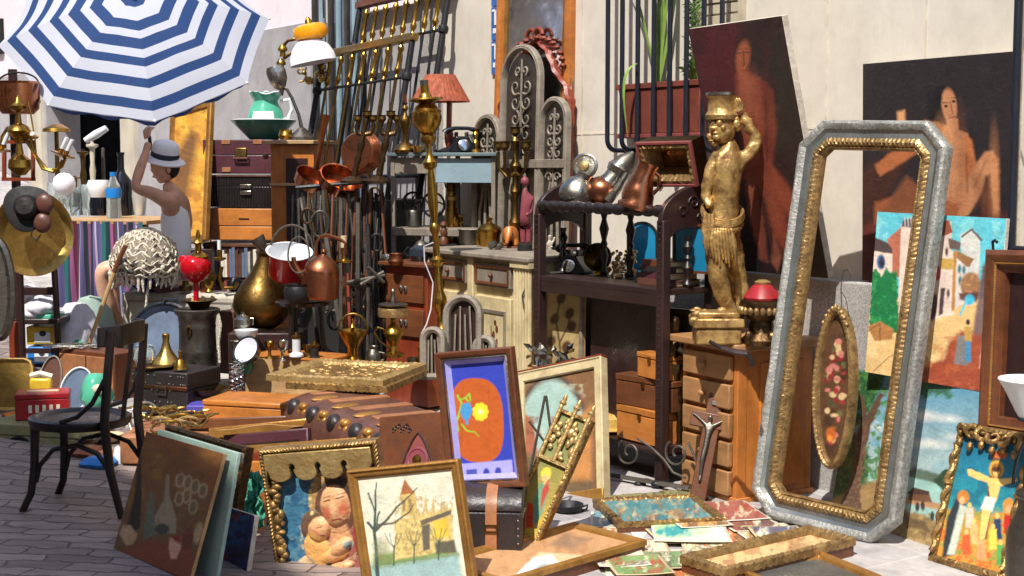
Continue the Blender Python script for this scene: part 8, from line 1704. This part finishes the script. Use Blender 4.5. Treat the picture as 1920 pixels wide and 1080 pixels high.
lean('dark wood door panel leaning on the plinth right of the etagere',((1242,575),(1330,585),(1330,850),(1242,830)),'BL',eb(.95,.5),'wood_black','wood_dark',name='wooden_board',cat='board')
t=Thing('foil_ornament','crumpled silvery metal leaves heaped behind the arched landscape picture','ornament',P(1030,690,7.15),y=7.15);mb=MB();r=random.Random(4)
for k in range(26):
 c=t.L(r.uniform(985,1072),r.uniform(655,692),r.uniform(-.06,.06));d=V((r.uniform(-1,1),r.uniform(-.5,.5),r.uniform(.1,1))).normalized()*r.uniform(.04,.1);s2=d.orthogonal().normalized()*.022
 mb.add([c,c+d*.5+s2,c+d,c+d*.5-s2,c+d*.5+V((0,-.012,.006))],[(0,1,4),(1,2,4),(2,3,4),(3,0,4)])
t.p('crumpled_foil',mb,'silver');q=t.o.location;hz=q.z-gz(q.x,q.y);t.p('box_under',MB().box((0,.03,-hz/2),(.22,.16,hz)),'cardboard',bevel=.004)
for nm_,lb,ct,px,py,y,pf,m_ in(('brass_bell','small brass hand bell at the front edge of the dark studded trunk','bell',338,692,7.68,[(0,0),(13,0),(11,6),(8,16),(3,20),(3,30),(5,34),(0,36)],'brass'),('goblet','dented silver goblet beside the short brass lantern burner','goblet',530,676,7.84,[(0,0),(10,0),(9,3),(3,6),(3,16),(10,24),(12,38),(10,38),(0,26)],'silver'),('vase','slender green glazed vase at the foot of the dark crate','vase',462,700,7.95,[(0,0),(9,0),(14,14),(12,28),(5,40),(8,46),(6,46),(0,34)],'enamel_green'),('jug','small grey pewter jug right of the brass funnel basket','jug',700,684,7.85,[(0,0),(12,0),(15,10),(13,22),(8,30),(10,36),(8,36),(0,26)],'pewter'),('brass_pestle','short brass mortar with pestle on the open pale box','mortar',580,668,7.9,[(0,0),(11,0),(9,4),(9,10),(13,22),(11,22),(0,10)],'brass_dark'),('glass_bowl','milky glass lamp shade lying behind the metal beaker','shade',462,640,8.05,[(0,0),(9,0),(20,12),(22,22),(20,22),(0,4)],'frosted'),('tin_cup','dented tin cup by the brass oil lamp','cup',775,690,7.8,[(0,0),(11,0),(12,20),(11,20),(10,3),(0,3)],'pewter'),('copper_pot','small round copper pot on the nightstand beside the dark teapot','pot',742,497,8.3,[(0,0),(11,0),(15,8),(12,18),(13,22),(11,22),(0,10)],'copper_dull'),('inkwell','dark bronze inkwell on the beige suitcase behind the red lamp','inkwell',348,546,8.85,[(0,0),(12,0),(12,10),(6,14),(6,20),(0,22)],'bronze'),('brass_urn','little brass urn with lid next to the purple ball on the beige suitcase','urn',392,546,8.85,[(0,0),(8,0),(4,5),(11,16),(11,26),(6,32),(8,35),(2,42),(0,42)],'brass'),('black_kettle','sooty round kettle low among the fire irons','kettle',610,690,8.2,[(0,0),(20,0),(26,12),(22,28),(10,34),(4,38),(4,42),(0,42)],'iron_black'),('brass_lamp','short brass lamp base between the torchere and the nightstand','lamp',790,696,7.75,[(0,0),(16,0),(14,6),(5,10),(8,26),(4,34),(8,44),(0,46)],'brass'),('pitcher','small white enamel pitcher on the cobbles near the brass oddments','pitcher',246,800,7.3,[(0,0),(10,0),(14,10),(10,26),(12,34),(10,34),(0,20)],'enamel_white')):
 t=Thing(nm_,lb,ct,P(px,py,y),y=y);t.lat('body',pf,m_,26)
 if nm_ in('jug','pitcher','tin_cup','black_kettle','brass_lamp'):t.p('handle',MB().tube([t.L(px+10,py-24),t.L(px+20,py-22),t.L(px+20,py-10),t.L(px+11,py-6)],1.8*t.s,8),m_)
 q=t.o.location;hz=q.z-gz(q.x,q.y)
 if hz>.03 and py>600:ps=Thing('wooden_block','rough wooden block under the '+lb,'block',V((q.x,q.y+.02,q.z-hz)),y=y)if False else None
for k,(px,py,rr,m_,lb)in enumerate(((600,420,24,'iron_grey','grey metal trivet ring hanging in the upper part of the fire iron heap'),(576,405,14,'rust','rusty shackle hanging at the left of the fire iron heap'),(706,455,16,'iron','dark iron hook ring at the right of the fire iron heap'),(628,600,18,'iron_grey','grey ring handle low in the fire iron heap'))):
 t=Thing('iron_ring',lb,'ring',P(px,py+rr,8.5),y=8.5);t.p('ring_body',MB().tube([t.L(px+rr*.7*cos(a),py+rr*sin(a),.02*sin(a))for a in[2*pi*i/22 for i in range(22)]],2.6*t.s,7,True),m_);t.p('hanger',MB().tube([t.L(px,py-rr),t.L(px+2,py-rr-30,.06)],1.4*t.s,6),m_)
r=random.Random(17)
for k,(cx,cy,c,lb)in enumerate(((1330,1010,(196,120,70),'orange and brown print fanned out under the white bordered blue print'),(1240,1002,(110,130,150),'greyish blue print under the green pond print'),(1400,1004,(176,168,120),'olive print at the right edge of the heap of papers'),(1190,1030,(206,196,170),'cream engraving between the wood framed picture and the white sheet'),(1330,960,(150,90,80),'reddish print at the back of the heap of papers'),(1170,1062,(120,150,96),'green painted page in front of the white sheet'))):
 a=r.uniform(-12,12);sheet(lb,((cx-46+a,cy-16),(cx+60+a,cy-20-a*.3),(cx+46-a,cy+18),(cx-66-a,cy+20+a*.3)),m=('paper','paper_old')[k%2],paint=(c,lambda p,k=k:(p.mott((60+20*k,70,60),18,.7,k),p.mott((230,214,180),13,.6,k+9,.25),p.mott((160,60,40),12,.6,k+4,.4))),z=.014+.003*k)
SBt=lambda px,py:Z(px,py,ST)
for nm_,lb,ct,o_,pf,m_ in(('candlestick','short brass candlestick on the sideboard just right of the brass cylinder','candlestick',SBt(864,454),[(0,0),(9,0),(8,4),(3,8),(5,20),(3,28),(6,40),(3,48),(6,52),(0,52)],'brass'),('candlestick','slim dark brass candlestick on the sideboard beside the carved red figure','candlestick',SBt(942,456),[(0,0),(9,0),(8,4),(3,8),(3,30),(6,38),(3,44),(3,60),(7,66),(0,68)],'brass_dark'),('brass_vase','narrow necked brass vase at the back of the sideboard beside the scale pan','vase',SBt(898,452),[(0,0),(8,0),(6,4),(11,16),(9,28),(4,38),(4,54),(8,60),(6,60),(0,40)],'brass_pale'),('pepper_mill','small turned wooden mill on the sideboard near the brass mortar','mill',SBt(832,458),[(0,0),(9,0),(9,8),(5,14),(7,24),(4,30),(7,36),(5,42),(0,44)],'wood_brown'),('brass_pot','small brass pot on top of the orange cabinet','pot',P(536,262,9.95),[(0,0),(10,0),(14,8),(11,16),(12,19),(10,19),(0,10)],'brass'),('candlestick','knobbed brass candlestick at the right end of the grey table','candlestick',on(892,.1),[(0,0),(12,0),(11,4),(4,9),(6,18),(3,24),(6,34),(3,40),(7,44),(0,44)],'brass'),('brass_bowl','little brass bowl on the grey table in front of the clock','bowl',on(784,.02),[(0,0),(7,0),(12,8),(14,12),(12,12),(0,4)],'brass_pale'),('brass_jug','brass jug standing on the middle shelf of the grey side table','jug',P(850,424,8.9),[(0,0),(10,0),(13,10),(10,20),(6,28),(9,34),(7,34),(0,20)],'brass'),('tin_can','grey tin canister standing on the middle shelf of the grey side table','canister',P(775,424,8.9),[(0,0),(13,0),(13,26),(11,30),(4,31),(4,35),(0,35)],'pewter'),('copper_mug','copper mug at the front of the beige suitcase top by the brass sconce','mug',Z(384,548,SU),[(0,0),(9,0),(10,8),(9,20),(10,22),(8,22),(0,4)],'copper'),('brass_cup','brass goblet on the open pale box left of the frosted lantern burner','goblet',P(506,672,7.85),[(0,0),(9,0),(8,3),(3,6),(3,14),(9,22),(10,32),(8,32),(0,18)],'brass'),('silver_teapot','squat silver teapot on the dark crate left of the brass jar','teapot',P(456,616,8.15),[(0,0),(12,0),(18,8),(17,18),(10,24),(4,27),(4,31),(0,32)],'silver')):
 t=Thing(nm_,lb,ct,o_);t.lat('body',pf,m_,24)
 if ct in('jug','mug','teapot'):k=t.s;t.p('handle',MB().tube([V((9*k,0,20*k)),V((19*k,0,19*k)),V((19*k,0,8*k)),V((10*k,0,5*k))],1.8*k,8),m_)
for o in list(bpy.data.objects):
 if o.name.startswith('framed_board')and 'heavy brown' in str(o.get('label')):FB=o
q=FB.matrix_world;a=q@V((.02,0,-.06));b=q@V((.34,0,-.06));a.z=b.z=0;zt=q.translation.z
t=Based('crate','slatted wooden crate under the heavy brown frame at the right edge','crate',a,b);w=t.pw
for k in range(4):t.p('slat',MB().box((w/2,-.0,.06+k*(zt-.08)/3.4),(w,.016,(zt-.08)/4.2)),'wood_pale',bevel=.002)
t.p('box_body',MB().box((w/2,.075,zt/2-.004),(w-.01,.13,zt-.008)),'wood_brown',bevel=.003)
r=random.Random(23);cols=[(176,120,84),(110,140,150),(190,178,140),(140,84,70),(120,140,100),(206,196,176),(90,96,120),(196,150,90)]
kinds_=['ochre landscape print','pale blue print','yellowed engraving','rust red print','green landscape print','faded cream print','slate blue print','amber print']
spots_=[(1085,1000,'near the black iron dish'),(1130,975,'under the gilded relief picture'),(1300,1030,'left of the long gilt frame'),(1385,980,'behind the yellowed sheet'),(1225,1052,'below the green pond print'),(1150,1048,'right of the wood framed picture'),(1440,1005,'right of the blue print'),(1290,972,'between the blue print and the pond print')]
for k,(cx,cy,wh)in enumerate(spots_):
 a=r.uniform(-22,22);sheet(kinds_[k]+' lying '+wh,((cx-40+a,cy-15),(cx+52+a,cy-18+a*.2),(cx+44-a,cy+16),(cx-58-a,cy+17-a*.2)),m=('paper_old','paper')[k%2],paint=(cols[k],lambda p,k=k:(p.mott((66,76-4*k,60),20,.6,k+30),p.mott((232,220,190),14,.7,k+39,.2),p.mott((40+12*k,70,110-9*k),11,.6,k+44,.35))),z=.010+.0035*k)
